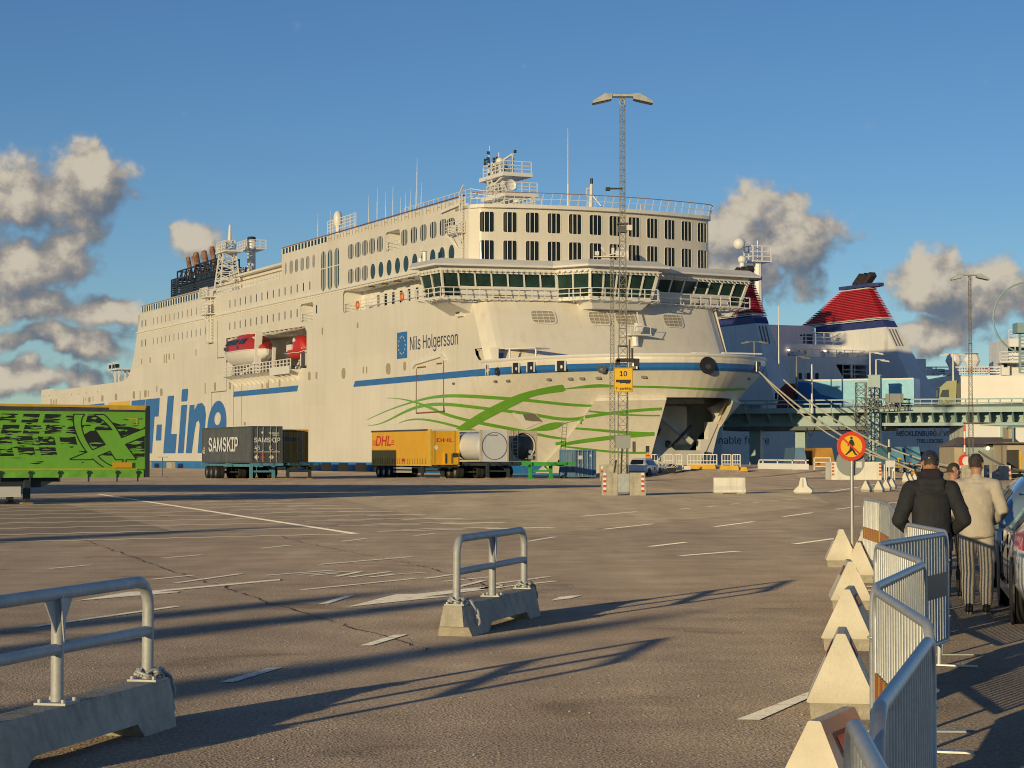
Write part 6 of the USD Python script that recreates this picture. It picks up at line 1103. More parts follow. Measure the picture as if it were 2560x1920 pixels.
for i, (x0, x1, y, m, lab) in enumerate(((-60, 75, 1340, 'workshop_blue', 'dark blue parked trailer under the bridge, leftmost in its shade'), (140, 350, 1342, 'container_ochre', 'brown yellow loader standing in the shade under the bridge'), (880, 1040, 1332, 'chassis_blue', 'dark teal trailer front in the shade right of the tall column'), (1045, 1210, 1330, 'chassis_blue', 'second dark teal trailer in the shade right of the tall column'), (1220, 1500, 1380, 'chassis_dark', 'low dark trailer with red lamps under the stern lettering'))):
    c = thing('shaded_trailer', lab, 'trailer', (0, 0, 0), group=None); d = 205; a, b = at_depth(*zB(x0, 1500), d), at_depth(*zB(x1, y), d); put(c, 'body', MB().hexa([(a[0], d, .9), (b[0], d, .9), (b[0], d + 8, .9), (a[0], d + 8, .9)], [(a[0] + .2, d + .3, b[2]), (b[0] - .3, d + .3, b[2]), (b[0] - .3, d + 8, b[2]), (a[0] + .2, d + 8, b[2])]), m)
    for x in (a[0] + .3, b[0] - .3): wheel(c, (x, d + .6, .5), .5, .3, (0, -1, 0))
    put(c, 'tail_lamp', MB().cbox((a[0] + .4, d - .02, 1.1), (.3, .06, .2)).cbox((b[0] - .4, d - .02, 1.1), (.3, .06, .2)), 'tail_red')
# boom barrier, rack, signal, poles
gr = thing('boom_barrier', 'long white boom with handrail lying along the quay left of the concrete base', 'barrier', (0, 0, 0)); d = 163; P = lambda x, y: at_depth(*zD(x, y), d)
put(gr, 'boom', MB().beam(P(1630, 1188), P(2330, 1200), .3, .45), 'ship_white_clean'); mb = MB().beam(P(1650, 1105), P(2330, 1112), .09).beam(P(1650, 1105), P(1632, 1180), .09)
for x in (1697, 1900, 2105, 2290): mb.beam(P(x, 1105), P(x, 1190), .09)
put(gr, 'handrail', mb, 'ship_white_clean'); put(gr, 'foot', MB().hexa([P(2105, 1245), P(2180, 1245), P(2180, 1245) + [0, 1, 0], P(2105, 1245) + [0, 1, 0]], [P(2120, 1200), P(2165, 1200), P(2165, 1200) + [0, 1, 0], P(2120, 1200) + [0, 1, 0]]), 'concrete_white_far')
mb = MB(); d = 162; P = lambda x, y: at_depth(*zB(x, y), d); railing(mb, [P(140, 1560), P(300, 1560)], .95, .9, .04); gq = thing('guard_rail', 'short white guard rail panel just left of the concrete base', 'railing', (0, 0, 0)); put(gq, 'rails', mb, 'ship_white_clean')
rk = thing('sign_rack', 'small white rack on four legs right of the concrete base', 'rack', (0, 0, 0)); d = 156; P = lambda x, y: at_depth(*zB(x, y), d); put(rk, 'board', MB().beam(P(845, 1500), P(938, 1500), .12, .5), 'ship_white_clean'); [put(rk, 'leg', MB().beam(P(x, 1505) + [0, o, 0], [P(x, 1505)[0], d + o, 0], .08), 'ship_white_clean') for x in (852, 932) for o in (0, .8)]
sg = thing('quay_signal', 'dark signal light on a grey pole right of the tall teal column', 'signal', (0, 0, 0)); d = 170; P = lambda x, y: at_depth(*zB(x, y), d); a = P(880, 1380); put(sg, 'pole', MB().cyl((a[0], d, 0), (a[0], d, a[2] + 1), .09), 'post_grey'); put(sg, 'lamp_box', bx(868, 1333, 902, 1385, d - .2, .3), 'black_paint'); put(sg, 'side_bracket', bx(960, 1440, 1000, 1452, d, .1, bx(970, 1452, 976, 1540, d, .1, bx(930, 1525, 1000, 1535, d, .1))), 'kerb_yellow')
fp_ = thing('striped_pole', 'red and white striped pole before the shed gable', 'pole', (0, 0, 0)); a, b = on_ground(2412, 1198), at_depth(*zB(1625, 1110), 160); 
for k in range(8): put(fp_, 'band', MB().cyl((b[0], 160, b[2] * k / 8), (b[0], 160, b[2] * (k + 1) / 8 - .002), .07, n=8), 'bright_red' if k % 2 else 'ship_white_clean')
ns = thing('no_entry_sign', 'small red and white round sign left of the man in the sweater', 'sign', (0, 0, 0)); c = at_depth(*zB(1622, 1472), 153); put(ns, 'post', MB().cyl((c[0], 153, 0), (c[0], 153, c[2] + .4), .05), 'post_grey'); put(ns, 'disc', MB().prism(ell(c[0], c[2], .46, .5), XZ(152.9), -.03, 0), 'sign_red'); put(ns, 'bar', MB().prism(ell(c[0] + .12, c[2], .3, .34), XZ(152.85), -.02, 0), 'ship_white_clean')
# ------------------------------------------------------------ bow ramp gates
def gate(label, x0, x1, d, gz, bars=3, grp='white gates before the bow ramp'):
    a, b = at_depth(*zD(x0, 1030), d), at_depth(*zD(x1, 1030), d); t = thing('ramp_gate', label, 'gate', ((a[0] + b[0]) / 2, d, gz), group=grp); w = (b[0] - a[0]) / 2; h = a[2] - gz
    put(t, 'frame', MB().beam((-w, 0, 0), (-w, 0, h), .09).beam((w, 0, 0), (w, 0, h), .09).beam((-w, 0, h), (w, 0, h), .09).beam((-w, 0, h * .5), (w, 0, h * .5), .07).beam((-w, 0, .25), (w, 0, .25), .07), 'ship_white_clean')
    for i in range(bars): x = -w + 2 * w * (i + 1) / (bars + 1); put(t, 'bar', MB().beam((x, 0, .25), (x, 0, h), .05), 'ship_white_clean')
for x0, x1, lb_ in ((160, 285, 'white gate nearest the orange round sign'), (332, 455, 'white gate second from the orange round sign'), (465, 575, 'white gate third from the orange round sign, left of the door frame'), (655, 1060, 'wide white gate in front of the open bow door frame'), (1132, 1255, 'white gate right of the open bow door frame'), (1280, 1385, 'white gate nearest the teal columns')): gate(lb_, x0, x1, 184, .86, 8 if x1 - x0 > 300 else 2)
for x0, x1, y, d, lb_ in ((650, 1050, 1172, 183.4, 'long yellow kerb block under the wide white gate'), (1102, 1370, 1188, 182.6, 'yellow kerb block under the white gates right of the bow'), (1388, 1490, 1207, 180, 'short yellow kerb block nearest the teal columns')):
    a, b = at_depth(*zD(x0, y + 18), d), at_depth(*zD(x1, y + 18), d); t = solo('yellow_kerb', MB().hexa([(a[0], d, a[2] - .25), (b[0], d, b[2] - .25), (b[0], d + .8, b[2] - .25), (a[0], d + .8, a[2] - .25)], [(a[0] + .1, d + .1, a[2] + .14), (b[0] - .1, d + .1, b[2] + .14), (b[0] - .1, d + .7, b[2] + .14), (a[0] + .1, d + .7, a[2] + .14)]), 'kerb_yellow', lb_, 'kerb')
ts = thing('ramp_signal', 'dark traffic light above an orange round sign left of the bow opening', 'traffic light', (0, 0, 0)); d = 182; P = lambda x, y: at_depth(*zD(x, y), d); a = P(107, 1100); put(ts, 'pole', MB().cyl((a[0], d, .2), (a[0], d, P(107, 915)[2]), .07), 'post_grey'); put(ts, 'lamp_box', bx(82, 912, 130, 1000, d - .2, .3, z=zD), 'black_paint'); c = P(107, 1046); put(ts, 'disc', MB().prism(ell(c[0], c[2], .24, .24), XZ(d - .25), -.04, 0), 'orange_light'); put(ts, 'disc_bar', MB().prism(sbox(c[0] - .14, c[2] - .03, c[0] + .14, c[2] + .03), XZ(d - .31), -.01, 0), 'black_paint')
for x0, x1, y0, y1, lb_ in ((525, 600, 1180, 1245, 'pale broken concrete slab left of the yellow kerb'), (608, 700, 1188, 1240, 'second pale concrete slab left of the yellow kerb')): solo('concrete_slab', bx(x0, y0, x1, y1, 180, 1.2, z=zD), 'concrete_white_far', lb_, 'concrete slab')
tj = thing('barrier_trolley', 'small wheeled steel barrier trolley between the white car and the pale slabs', 'trolley', (0, 0, 0)); d = 179; P = lambda x, y: at_depth(*zD(x, y), d); put(tj, 'frame', MB().beam(P(330, 1215), P(520, 1195), .1).beam(P(350, 1130), P(350, 1240), .1).beam(P(430, 1200), P(510, 1105), .08).beam(P(490, 1110), P(490, 1215), .1), 'steel_galvanised'); put(tj, 'jockey_wheel', MB().cyl(P(445, 1222), P(445, 1222) + [0, .3, 0], .4, n=12), 'tyre')
# ------------------------------------------------------------ mooring ropes
for lab, A, Bp, sag, r in (('thick pale mooring rope, uppermost at the bow, to the yellow bollard', zC(395, 1165), (zB(1120, 1560), 163), 1.0, .085), ('pale mooring rope from the bow crossing the tall teal column', zC(640, 1245), (zB(1530, 1530), 166), 1.4, .075), ('thin mooring rope lowest at the bow, in front of the red cab', zC(400, 1168), (zB(1450, 1510), 168), 2.6, .06), ('mooring rope rising to the right behind the man in the sweater', zB(1765, 1375), (zB(2240, 1570), 155), .3, .08)):
    p0 = at_depth(*A, 205 if A[0] < 2100 else 160); p1 = at_depth(*Bp[0], Bp[1]); P = [p0 + (p1 - p0) * t - np.array([0, 0, sag * 4 * t * (1 - t)]) for t in np.linspace(0, 1, 18)]; solo('mooring_rope', MB().tube(P, r, 6), 'rope' if 'rising' not in lab else 'mast_steel', lab, 'rope', smooth=40)
for lab, u, v in (('yellow iron bollard holding the thick mooring rope', *zB(1135, 1580)), ('yellow iron bollard left of the grey reflector block', *zB(1515, 1545))):
    c = on_ground(u, v, 0); c = np.array([*at_depth(u, v, 162)[:2], 0]); solo('bollard', MB().lathe([(.36, 0), (.32, .08), (.2, .15), (.19, .38), (.32, .5), (.3, .6), (0, .64)], c, 14), 'kerb_yellow', lab, 'bollard', smooth=40)
# black rubber fenders along the quay edge by the ship

# ------------------------------------------------------------ parked trailers and containers along the quay (x towards us, y to the right)
def corner(u, d): return np.array([(u - CX) / FPX * d, d, 0.0])
def corrug(mb, p0, p1, z0, z1, nrm, pitch=.28, dep=.036):
    "trapezoid corrugated wall from p0 to p1 (plan), bulging inwards"
    p0, p1, nrm = np.asarray(p0, float), np.asarray(p1, float), np.asarray(nrm, float); L_ = np.linalg.norm(p1 - p0); d = (p1 - p0) / L_; n = max(2, int(L_ / pitch)); q = []
    for i in range(n):
        for t, o in ((0, 0), (.27, 0), (.5, 1), (.77, 1)): q.append(p0 + d * L_ * (i + t) / n - nrm * dep * o)
    q.append(p1)
    for a, b in zip(q, q[1:]): mb.quad((*a, z0), (*b, z0), (*b, z1), (*a, z1))
    return mb
def chassis(t, x0, x1, m, legs=None, axles=(), z=1.15, leg_m='leg_rust', w=2.5, dual=True):
    put(t, 'chassis_rail', MB().box((x0, .65, z - .3), (x1, .85, z)).box((x0, w - .85, z - .3), (x1, w - .65, z)), m)
    put(t, 'cross_member', MB().box((x0, .0, z - .2), (x0 + .18, w, z)).box((x1 - .18, 0, z - .2), (x1, w, z)).box(((x0 + x1) / 2, 0, z - .2), ((x0 + x1) / 2 + .18, w, z)), m)
    if legs is not None:
        for y in (.35, w - .35): lg = put(t, 'landing_leg', MB().box((legs - .11, y - .11, .1), (legs + .11, y + .11, z - .02)), m); put(lg, 'foot', MB().box((legs - .2, y - .18, 0), (legs + .2, y + .18, .1)), leg_m)
        put(t, 'leg_brace', MB().beam((legs, .35, .62), (legs, w - .35, .62), .1, .14).beam((legs, .35, .5), (legs - .9, .7, z - .1), .08).beam((legs, w - .35, .5), (legs - .9, w - .7, z - .1), .08), m)
    for x in axles:
        for y, ax in ((.18, -1), (w - .18, 1)): wheel(t, (x, y, .51), .51, .34, (0, ax, 0))
        if dual: [wheel(t, (x, y, .51), .51, .3, (0, ax, 0)) for y, ax in ((.52, -1), (w - .52, 1))]
        put(t, 'axle', MB().cyl((x, .3, .51), (x, w - .3, .51), .09), 'steel_dark')
    put(t, 'tool_box', MB().box((x0 + 2.2, .1, .45), (x0 + 3.3, .6, .95)), 'chassis_dark')
def container(t, x0, x1, w, z0, z1, m, doors=True):
    mb = MB(); corrug(mb, (x1, .03), (x0, .03), z0 + .16, z1 - .12, (0, -1)); corrug(mb, (x0, w - .03), (x1, w - .03), z0 + .16, z1 - .12, (0, 1)); corrug(mb, (x0 + .03, 0), (x0 + .03, w), z0 + .16, z1 - .12, (-1, 0)); corrug(mb, (x0, .06), (x1, .06), 0, .001, (0, -1)) if 0 else None
    put(t, 'side_wall', mb, m); put(t, 'roof_panel', MB().box((x0 + .05, .05, z1 - .1), (x1 - .05, w - .05, z1 - .03)), m)
    fr = MB()
    for x in (x0, x1 - .16):
        for y in (0, w - .16): fr.box((x, y, z0), (x + .16, y + .16, z1))
    for y in (0, w - .12):
        fr.box((x0 + .16, y, z0), (x1 - .16, y + .12, z0 + .16)).box((x0 + .16, y, z1 - .12), (x1 - .16, y + .12, z1))
    for x in (x0, x1 - .16): fr.box((x, .16, z0), (x + .16, w - .16, z0 + .14)).box((x, .16, z1 - .12), (x + .16, w - .16, z1))
    put(t, 'corner_frame', fr, m)
    if doors:
        for k in (0, 1):
            y0 = .17 + k * (w / 2 - .17); y1 = y0 + w / 2 - .19; dr = MB()
            for i in range(5): za = z0 + .15 + (z1 - z0 - .3) * i / 5; dr.box((x1 - .12, y0, za), (x1 - .05, y1, za + (z1 - z0 - .3) / 5 - .05)).box((x1 - .12, y0, za + (z1 - z0 - .3) / 5 - .05), (x1 - .075, y1, za + (z1 - z0 - .3) / 5))
            dd = put(t, 'door', dr, m)
            for f in (.28, .72): yy = y0 + (y1 - y0) * f; put(dd, 'lock_rod', MB().cyl((x1 + .0, yy, z0 + .06), (x1 + .0, yy, z1 - .04), .024, n=6).box((x1 - .04, yy - .05, z0 + .9), (x1 + .03, yy + .05, z0 + 1.0)), 'steel_galvanised')
def side_text(t, txt, x, zb_, h, w_, m, name='lettering', y=-.012, bold=True, bright=True):
    g_ = text_poly(txt, 1.0, bold); a, _, c, _ = g_.bounds; s = w_ / (c - a); return put(t, name, MB().poly(affinity.skew(affinity.translate(affinity.scale(g_, s, h, origin=(0, 0)), x - a * s, zb_), 18 if txt == 'DHL' else 0, origin=(x, zb_)), XZ(y)), m)
def end_text(t, txt, y, zb_, h, w_, m, x, name='lettering', bold=True):
    g_ = text_poly(txt, 1.0, bold); a, _, c, _ = g_.bounds; s = w_ / (c - a); return put(t, name, MB().poly(affinity.translate(affinity.scale(g_, s, h, origin=(0, 0)), y - a * s, zb_), YZ(x)), m)
# grey container
t = thing('container_trailer', 'dark grey corrugated container with white lettering on a pale blue chassis', 'container trailer', corner(629, 160), SHIP_RZ)
container(t, -13.7, 0, 2.5, 1.28, 4.12, 'container_grey'); chassis(t, -13.9, .2, 'chassis_blue', -1.2, (-12.4, -11.1, -9.8), 1.26)
side_text(t, 'SAMSKIP', -11.7, 2.2, 1.08, 8.2, 'lettering_white'); side_text(t, '45', -13.5, 2.0, .5, .7, 'lettering_white')
end_text(t, 'SAMSKIP', .22, 2.88, .34, 2.1, 'lettering_white', -.03); end_text(t, '45', .25, 2.3, .3, .42, 'lettering_white', -.03); end_text(t, 'E.', 1.45, 2.3, .3, .3, 'lettering_white', -.03)
put(t, 'hazard_stripe', MB().box((-.045, .2, 2.1), (-.03, 2.3, 2.17)), 'yellow_trim')
for y, m in ((.42, 'lettering_white'), (.9, 'lettering_red'), (1.62, 'lettering_white')): put(t, 'placard', MB().poly(Polygon([(y - .2, 1.72), (y, 1.52), (y + .2, 1.72), (y, 1.92)]), YZ(-.03)), m)
put(t, 'placard', MB().poly(ell(.9, 3.62, .1, .1), YZ(-.03)), 'lettering_white'); put(t, 'data_plate', MB().poly(sbox(1.4, 3.55, 2.2, 3.62).union(sbox(1.7, 3.4, 2.2, 3.46)), YZ(-.03)), 'lettering_white')
# shaded ochre container beside it
t = thing('container_trailer', 'ochre container in the shadow of the grey one, on a dark chassis with bare front', 'container trailer', corner(719, 161), SHIP_RZ)
container(t, -14.6, -2.2, 2.44, 1.28, 3.9, 'container_ochre'); chassis(t, -14.8, .6, 'chassis_dark', -1.0, (-13.2, -11.9, -10.6), 1.26); put(t, 'front_deck', MB().box((-2.2, .2, 1.1), (.6, 2.3, 1.24)), 'chassis_blue')
end_text(t, 'Bruhn', .5, 3.0, .3, 1.2, 'lettering_navy', -2.24)
# yellow curtain trailer
t = thing('curtain_trailer', 'yellow curtain sided trailer with red lettering parked before the ferry', 'trailer', corner(1076.5, 168), SHIP_RZ); Lh = 13.6
put(t, 'curtain', MB().poly(sbox(-Lh + .12, 1.2, -.55, 3.86), XZ(.0)).box((-Lh + .1, .02, 1.0), (-.1, 2.5, 3.9)), 'trailer_yellow'); put(t, 'roof_edge', MB().box((-Lh, -.03, 3.86), (-.6, .06, 4.0)).box((-Lh, 0, 3.9), (0, 2.52, 3.98)), 'steel_dark'); put(t, 'front_wall', MB().box((-.1, .12, 1.1), (0, 2.42, 3.9)), 'trailer_yellow')
put(t, 'front_pillar', MB().box((-.55, -.04, 1.0), (.03, .1, 3.98)).box((-.1, 2.4, 1.0), (.03, 2.54, 3.98)), 'yellow_trim'); put(t, 'front_header', MB().box((-.1, .1, 3.86), (.03, 2.4, 4.0)), 'truck_white')
for i in range(22): put(t, 'curtain_strap', MB().box((-Lh + .5 + .57 * i, -.02, 1.15), (-Lh + .54 + .57 * i, -.003, 1.62)), 'chassis_dark')
put(t, 'lower_rail', MB().box((-Lh, -.01, 1.0), (0, .05, 1.14)), 'yellow_trim'); put(t, 'front_seam', MB().box((.003, .36, 1.2), (.012, .40, 3.9)).box((.003, 2.12, 1.2), (.012, 2.16, 3.9)), 'steel_dark')
side_text(t, 'DHL', -12.5, 2.7, .82, 3.6, 'lettering_red'); put(t, 'speed_lines', MB().poly(unary_union([sbox(-13.2, 2.75 + .16 * i, -12.5 + .1 * i, 2.82 + .16 * i) for i in range(3)] + [sbox(-8.9 + .1 * i, 2.75 + .16 * i, -8.1, 2.82 + .16 * i) for i in range(3)]), XZ(-.012)), 'lettering_red'); end_text(t, 'DHL', .52, 2.95, .3, 1.5, 'lettering_red', .012)
put(t, 'placard', MB().poly(Polygon([(.25, 2.5), (.48, 2.27), (.71, 2.5), (.48, 2.73)]), YZ(.012)), 'lettering_white'); put(t, 'suzi_panel', MB().box((0, 1.1, 1.1), (.25, 1.85, 2.1)).box((0, 1.9, 1.12), (.22, 2.35, 1.7)), 'trailer_yellow'); put(t, 'panel_recess', MB().box((.25, 1.18, 1.2), (.26, 1.36, 2.0)).box((.25, 1.72, 1.2), (.26, 1.82, 2.0)).box((0, 1.9, 1.75), (.2, 2.3, 2.05)), 'chassis_dark'); put(t, 'red_label', MB().poly(sbox(-6.3, 1.35, -5.7, 1.6), XZ(-.025)), 'lettering_red')
chassis(t, -Lh, 0, 'chassis_dark', -2.6, (-12.0, -10.7, -9.4), 1.1); put(t, 'side_guard', MB().box((-8.3, -.02, .42), (-4.2, .06, .6)).box((-8.3, -.02, .72), (-4.2, .06, .9)), 'steel_galvanised')
# tank containers
def tank(label, u, d, ch, x_t, chx, legs):
    t = thing('tank_trailer', label, 'tank trailer', corner(u, d), SHIP_RZ); z0, z1, w = 1.36, 3.86, 2.44
    put(t, 'tank_shell', MB().lathe([(0, -5.9), (.75, -5.8), (1.08, -5.5), (1.16, -5.2), (1.16, -.8), (1.08, -.5), (.75, -.2), (0, -.1)], (x_t, w / 2, (z0 + z1) / 2), 28, rot(ry=PI / 2)), 'tank_white', smooth=40)
    for x in (x_t, x_t - 6.06):
        e = MB().prism(sbox(0, z0, w, z1) if ch != 'chassis_green' and x == x_t else sbox(0, z0, w, z1).difference(ell(w / 2, (z0 + z1) / 2, 1.08, 1.08, 28)), YZ(x), -.08, 0); put(t, 'end_frame', e, 'tank_white' if ch != 'chassis_green' else 'frame_tan')
        [put(t, 'end_post', MB().box((x - .16, a, z0), (x + .02, a + .16, z1 + .02)), 'frame_tan') for a in (-.02, w - .14)]
    put(t, 'side_rail', MB().box((x_t - 6, 0, z0), (x_t, .1, z0 + .14)).box((x_t - 6, w - .1, z0), (x_t, w, z0 + .14)).box((x_t - 6, 0, z1 - .1), (x_t, .08, z1)), 'frame_tan'); put(t, 'ring_seam', MB().tube([(x_t + .02, w / 2 + 1.08 * math.cos(a), (z0 + z1) / 2 + 1.08 * math.sin(a)) for a in np.linspace(0, 2 * PI, 32, endpoint=False)], .025, 5, closed=True), 'steel_dark')
    if ch == 'chassis_green':
        put(t, 'end_dish', MB().lathe([(0, .1), (.7, 0), (1.05, -.25)], (x_t - .02, w / 2, (z0 + z1) / 2), 24, rot(ry=PI / 2)), 'steel_dark', smooth=40); mb = MB()
        for y in (.25, .7): mb.beam((x_t + .03, y, z0), (x_t + .03, y, z1), .06)
        for i in range(8): mb.beam((x_t + .03, .25, z0 + .2 + .29 * i), (x_t + .03, .7, z0 + .2 + .29 * i), .04)
        put(t, 'ladder', mb, 'frame_tan'); put(t, 'valve', MB().cyl((x_t + .05, 1.75, z0 + .8), (x_t + .3, 1.75, z0 + .8), .16).box((x_t, 1.55, z0 + .2), (x_t + .25, 1.95, z0 + .5)), 'steel_galvanised')
    else: put(t, 'data_plate', MB().poly(sbox(.7, z1 - .42, 1.5, z1 - .36), YZ(x_t + .02)), 'lettering_navy')
    chassis(t, *chx, ch, legs, (chx[0] + 1.6, chx[0] + 2.9, chx[0] + 4.2), 1.33, leg_m='leg_rust' if ch != 'chassis_green' else 'chassis_green'); return t
tank('white tank container with a round end on a dark chassis right of the yellow trailer', 1201, 165, 'chassis_dark', 0, (-9.5, 2.2), 0.6)
tank('tank container with dark end and ladder on a bright green chassis', 1300, 166.5, 'chassis_green', -2.0, (-11.5, 5.0), 1.2)
la = thing('mobile_ladder', 'tall steel ladder standing against the ferry above the green chassis', 'ladder', corner(1397, 174), 0); mb = MB()
for x in (0, .36): mb.beam((x, 0, 0), (x + .35, .3, 4.7), .06)
for i in range(15): z = .3 + .3 * i; mb.beam((.07 * z / 1.0, .06 * z, z), (.36 + .07 * z, .06 * z, z), .04)
put(la, 'rungs', mb, 'mast_steel'); put(la, 'reel', MB().cyl((.2, -.1, 1.3), (.2, .2, 1.3), .3, n=14), 'black_paint')
ws = thing('workshop_box', 'small blue steel workshop box with double doors left of the lamp mast', 'container', corner(1436, 167), SHIP_RZ); container(ws, -2.8, 0, 1.95, .12, 2.32, 'workshop_blue'); put(ws, 'skid', MB().box((-2.8, .1, 0), (0, .4, .12)).box((-2.8, 1.5, 0), (0, 1.85, .12)), 'chassis_dark'); put(ws, 'pale_panel', MB().poly(sbox(-1.1, .5, -.3, 2.1), XZ(-.02)), 'workshop_blue_pale'); put(ws, 'notice', MB().poly(sbox(.3, 1.55, .75, 1.85), YZ(.02)), 'lettering_white'); put(ws, 'notice', MB().poly(ell(1.45, 1.85, .1, .1), YZ(.02)), 'lettering_white')
for i in range(14):
    x = -84 + 6.1 * i; c = s2w(x, -1.45, 0)
    if x > -5: break
    solo('rubber_fender', MB().hexa([(0, 0, 0), (2.9, 0, 0), (2.9, .4, 0), (0, .4, 0)], [(.25, .05, 1.02), (2.65, .05, 1.02), (2.65, .4, 1.02), (.25, .4, 1.02)]).__class__().merge(MB().hexa([(0, -.3, 0), (2.9, -.3, 0), (2.9, .1, 0), (0, .1, 0)], [(.25, -.25, 1.02), (2.65, -.25, 1.02), (2.65, .1, 1.02), (.25, .1, 1.02)]), rot(rz=SHIP_RZ), c), 'black_rubber', ('black rubber fender on the quay edge by the ferry, %s from the left' % ('first second third fourth fifth sixth seventh eighth ninth tenth eleventh twelfth thirteenth fourteenth'.split()[i])), 'fender', group='black fenders on the quay edge')
for x, w, lb_ in ((-134, 3.0, 'tan concrete bollard block right of the green trailer'), (-126, 2.6, 'tan concrete bollard block under the first blue hull letters'), (-112, 2.8, 'tan concrete bollard block left of the grey container')):
    solo('quay_block', MB().merge(MB().box((0, -.6, 0), (w, 0, .95)), rot(rz=SHIP_RZ), s2w(x, -1.6, 0)), 'concrete', lb_, 'concrete block')
pl = thing('quay_sign_post', 'thin dark T shaped post standing just right of the green trailer', 'post', on_ground(0 + 1283 / 3.16, 1000 + 610 / 3.16)); put(pl, 'post', MB().cyl((0, 0, 0), (0, 0, 1.7), .04), 'steel_dark'); put(pl, 'top_plate', MB().cbox((0, 0, 1.72), (.9, .06, .1)), 'sign_back'); put(pl, 'foot', MB().cbox((0, 0, .03), (.8, .5, .06)), 'steel_dark')
# ------------------------------------------------------------ the green curtain trailer at left
RZg = math.radians(90 - 57); t = thing('green_trailer', 'long lime green curtain trailer with black tyre print and large slanted cross emblem', 'trailer', (-13.9, 79.0, 0), RZg); L_, WD = 13.6, 2.5
mb = MB().box((-L_, .0, 1.28), (0, WD, 3.45)); put(t, 'curtain', mb, 'trailer_green'); sk = MB()
for i in range(27): x = -L_ + .5 * i; sk.hexa([(x, -.02 - .03 * (i % 2), .98), (x + .5, -.02 - .03 * ((i + 1) % 2), .98), (x + .5, .05, .98), (x, .05, .98)], [(x, -.01, 1.26), (x + .5, -.01, 1.26), (x + .5, .05, 1.26), (x, .05, 1.26)])
put(t, 'curtain_skirt', sk, 'trailer_green'); put(t, 'roof_band', MB().box((-L_, -.03, 3.45), (-.0, WD + .03, 3.6)), 'steel_dark'); put(t, 'roof_trim', MB().box((-L_, -.05, 3.6), (-.02, WD + .05, 3.69)), 'yellow_trim'); put(t, 'front_post', MB().box((-.04, -.05, .98), (.14, .1, 3.68)).box((-.04, WD - .1, .98), (.14, WD + .05, 3.68)).box((.0, .1, 1.2), (.1, WD - .1, 3.66)), 'chassis_dark')
put(t, 'trim_corner', MB().box((-1.5, -.06, 3.52), (-.05, -.045, 3.6)).box((-.75, -.02, 3.16), (-.35, -.008, 3.2)).box((-.39, -.02, 2.95), (-.35, -.008, 3.16)), 'yellow_trim'); put(t, 'lower_trim', MB().box((-L_, -.03, 1.26), (-.35, .0, 1.31)), 'yellow_trim')
for i in range(12): x = -.35 - 1.13 * i + (.3 if i else 0); put(t, 'buckle_strap', MB().box((x - .03, -.075, .82), (x + .03, -.06, 1.24)).box((x - .07, -.085, 1.12), (x + .07, -.06, 1.2)), 'chassis_dark')
for x, z, w, h in ((-.98, 1.44, .78, .2), (-8.3, 1.02, .75, .2)): put(t, 'hazard_plate', MB().box((x - w / 2, -.09, z - h / 2), (x + w / 2, -.076, z + h / 2)), 'stripe_yellow')
# tyre tread print and emblem, flat print on the curtain
blocks = []; rng = random.Random(5)
for r in range(4):
    z0 = 1.78 + .41 * r
    for c in range(12):
        x0 = -12.9 + .83 * c + (3 - r) * -.12 + .3 * (r % 2) + (.35 * r); b = Polygon([(x0, z0), (x0 + .62, z0), (x0 + .50 + .12, z0 + .32), (x0 - .12 + .12, z0 + .32)])
        b = affinity.skew(b, -16 if r < 2 else 16, origin=(x0, z0)); wear = (x0 + 7.5) / 8 if x0 < -3 else .55; blocks.append((b, max(.12, min(.85, .75 - abs(x0 + 5) / 7))))
splats = []
for i in range(230):
    x, z = rng.uniform(-13.2, -.25), rng.gauss(2.45, .45)
    if not 1.45 < z < 3.2: continue
    w, h = rng.uniform(.04, .26), rng.uniform(.010, .035); splats.append(Polygon([(x - w, z), (x - w * .4, z + h * rng.random()), (x + w * .5, z + h), (x + w, z + h * .2), (x + w * .3, z - h), (x - w * .5, z - h * .6)]).buffer(0))
cuts = []
for i in range(420):
    x, z = rng.uniform(-13.2, -.25), rng.uniform(1.7, 3.4); w, h = rng.uniform(.05, .5), rng.uniform(.012, .05); cuts.append(Polygon([(x - w, z), (x, z + h), (x + w, z + h * .4), (x + .4 * w, z - h), (x - .5 * w, z - h * .7)]).buffer(0))
pr = unary_union([b for b, k in blocks]).difference(unary_union(cuts)); pr = unary_union([pr] + splats)
band = unary_union([sbox(-2.6, 1.75, -.06, 3.1).difference(unary_union(cuts))]); pr = pr.union(band.intersection(Polygon([(-2.6, 2.5), (-1.6, 3.1), (-.06, 2.75), (-.06, 1.75), (-1.7, 1.8)])))
em = unary_union([Polygon([(-2.02, 2.75), (-1.28, 2.75), (-.42, 1.66), (-1.22, 1.66)]), Polygon([(-2.95, 1.66), (-2.2, 1.66), (.0, 2.85), (-.06, 2.85), (-.06, 2.68), (-.5, 2.62)]).buffer(0), Polygon([(-3.0, 1.66), (-2.25, 1.66), (-.06, 2.55), (-.06, 2.82)])])
ring = affinity.rotate(ell(0, 0, 1.42, .72, 40).difference(ell(.12, .03, 1.2, .55, 40)), -52, origin=(0, 0)); ring = affinity.translate(ring, -1.85, 2.45).intersection(sbox(-4, 1.36, -.06, 3.32))
emb = em.union(ring); out = emb.buffer(.035).difference(emb).intersection(sbox(-4, 1.36, -.06, 3.36)); pr = pr.difference(emb.buffer(.03)).intersection(sbox(-13.4, 1.4, -.06, 3.4))
put(t, 'tread_print', MB().poly(pr.simplify(.008), XZ(-.008)), 'trailer_print'); put(t, 'emblem_outline', MB().poly(out, XZ(-.012)), 'trailer_print')
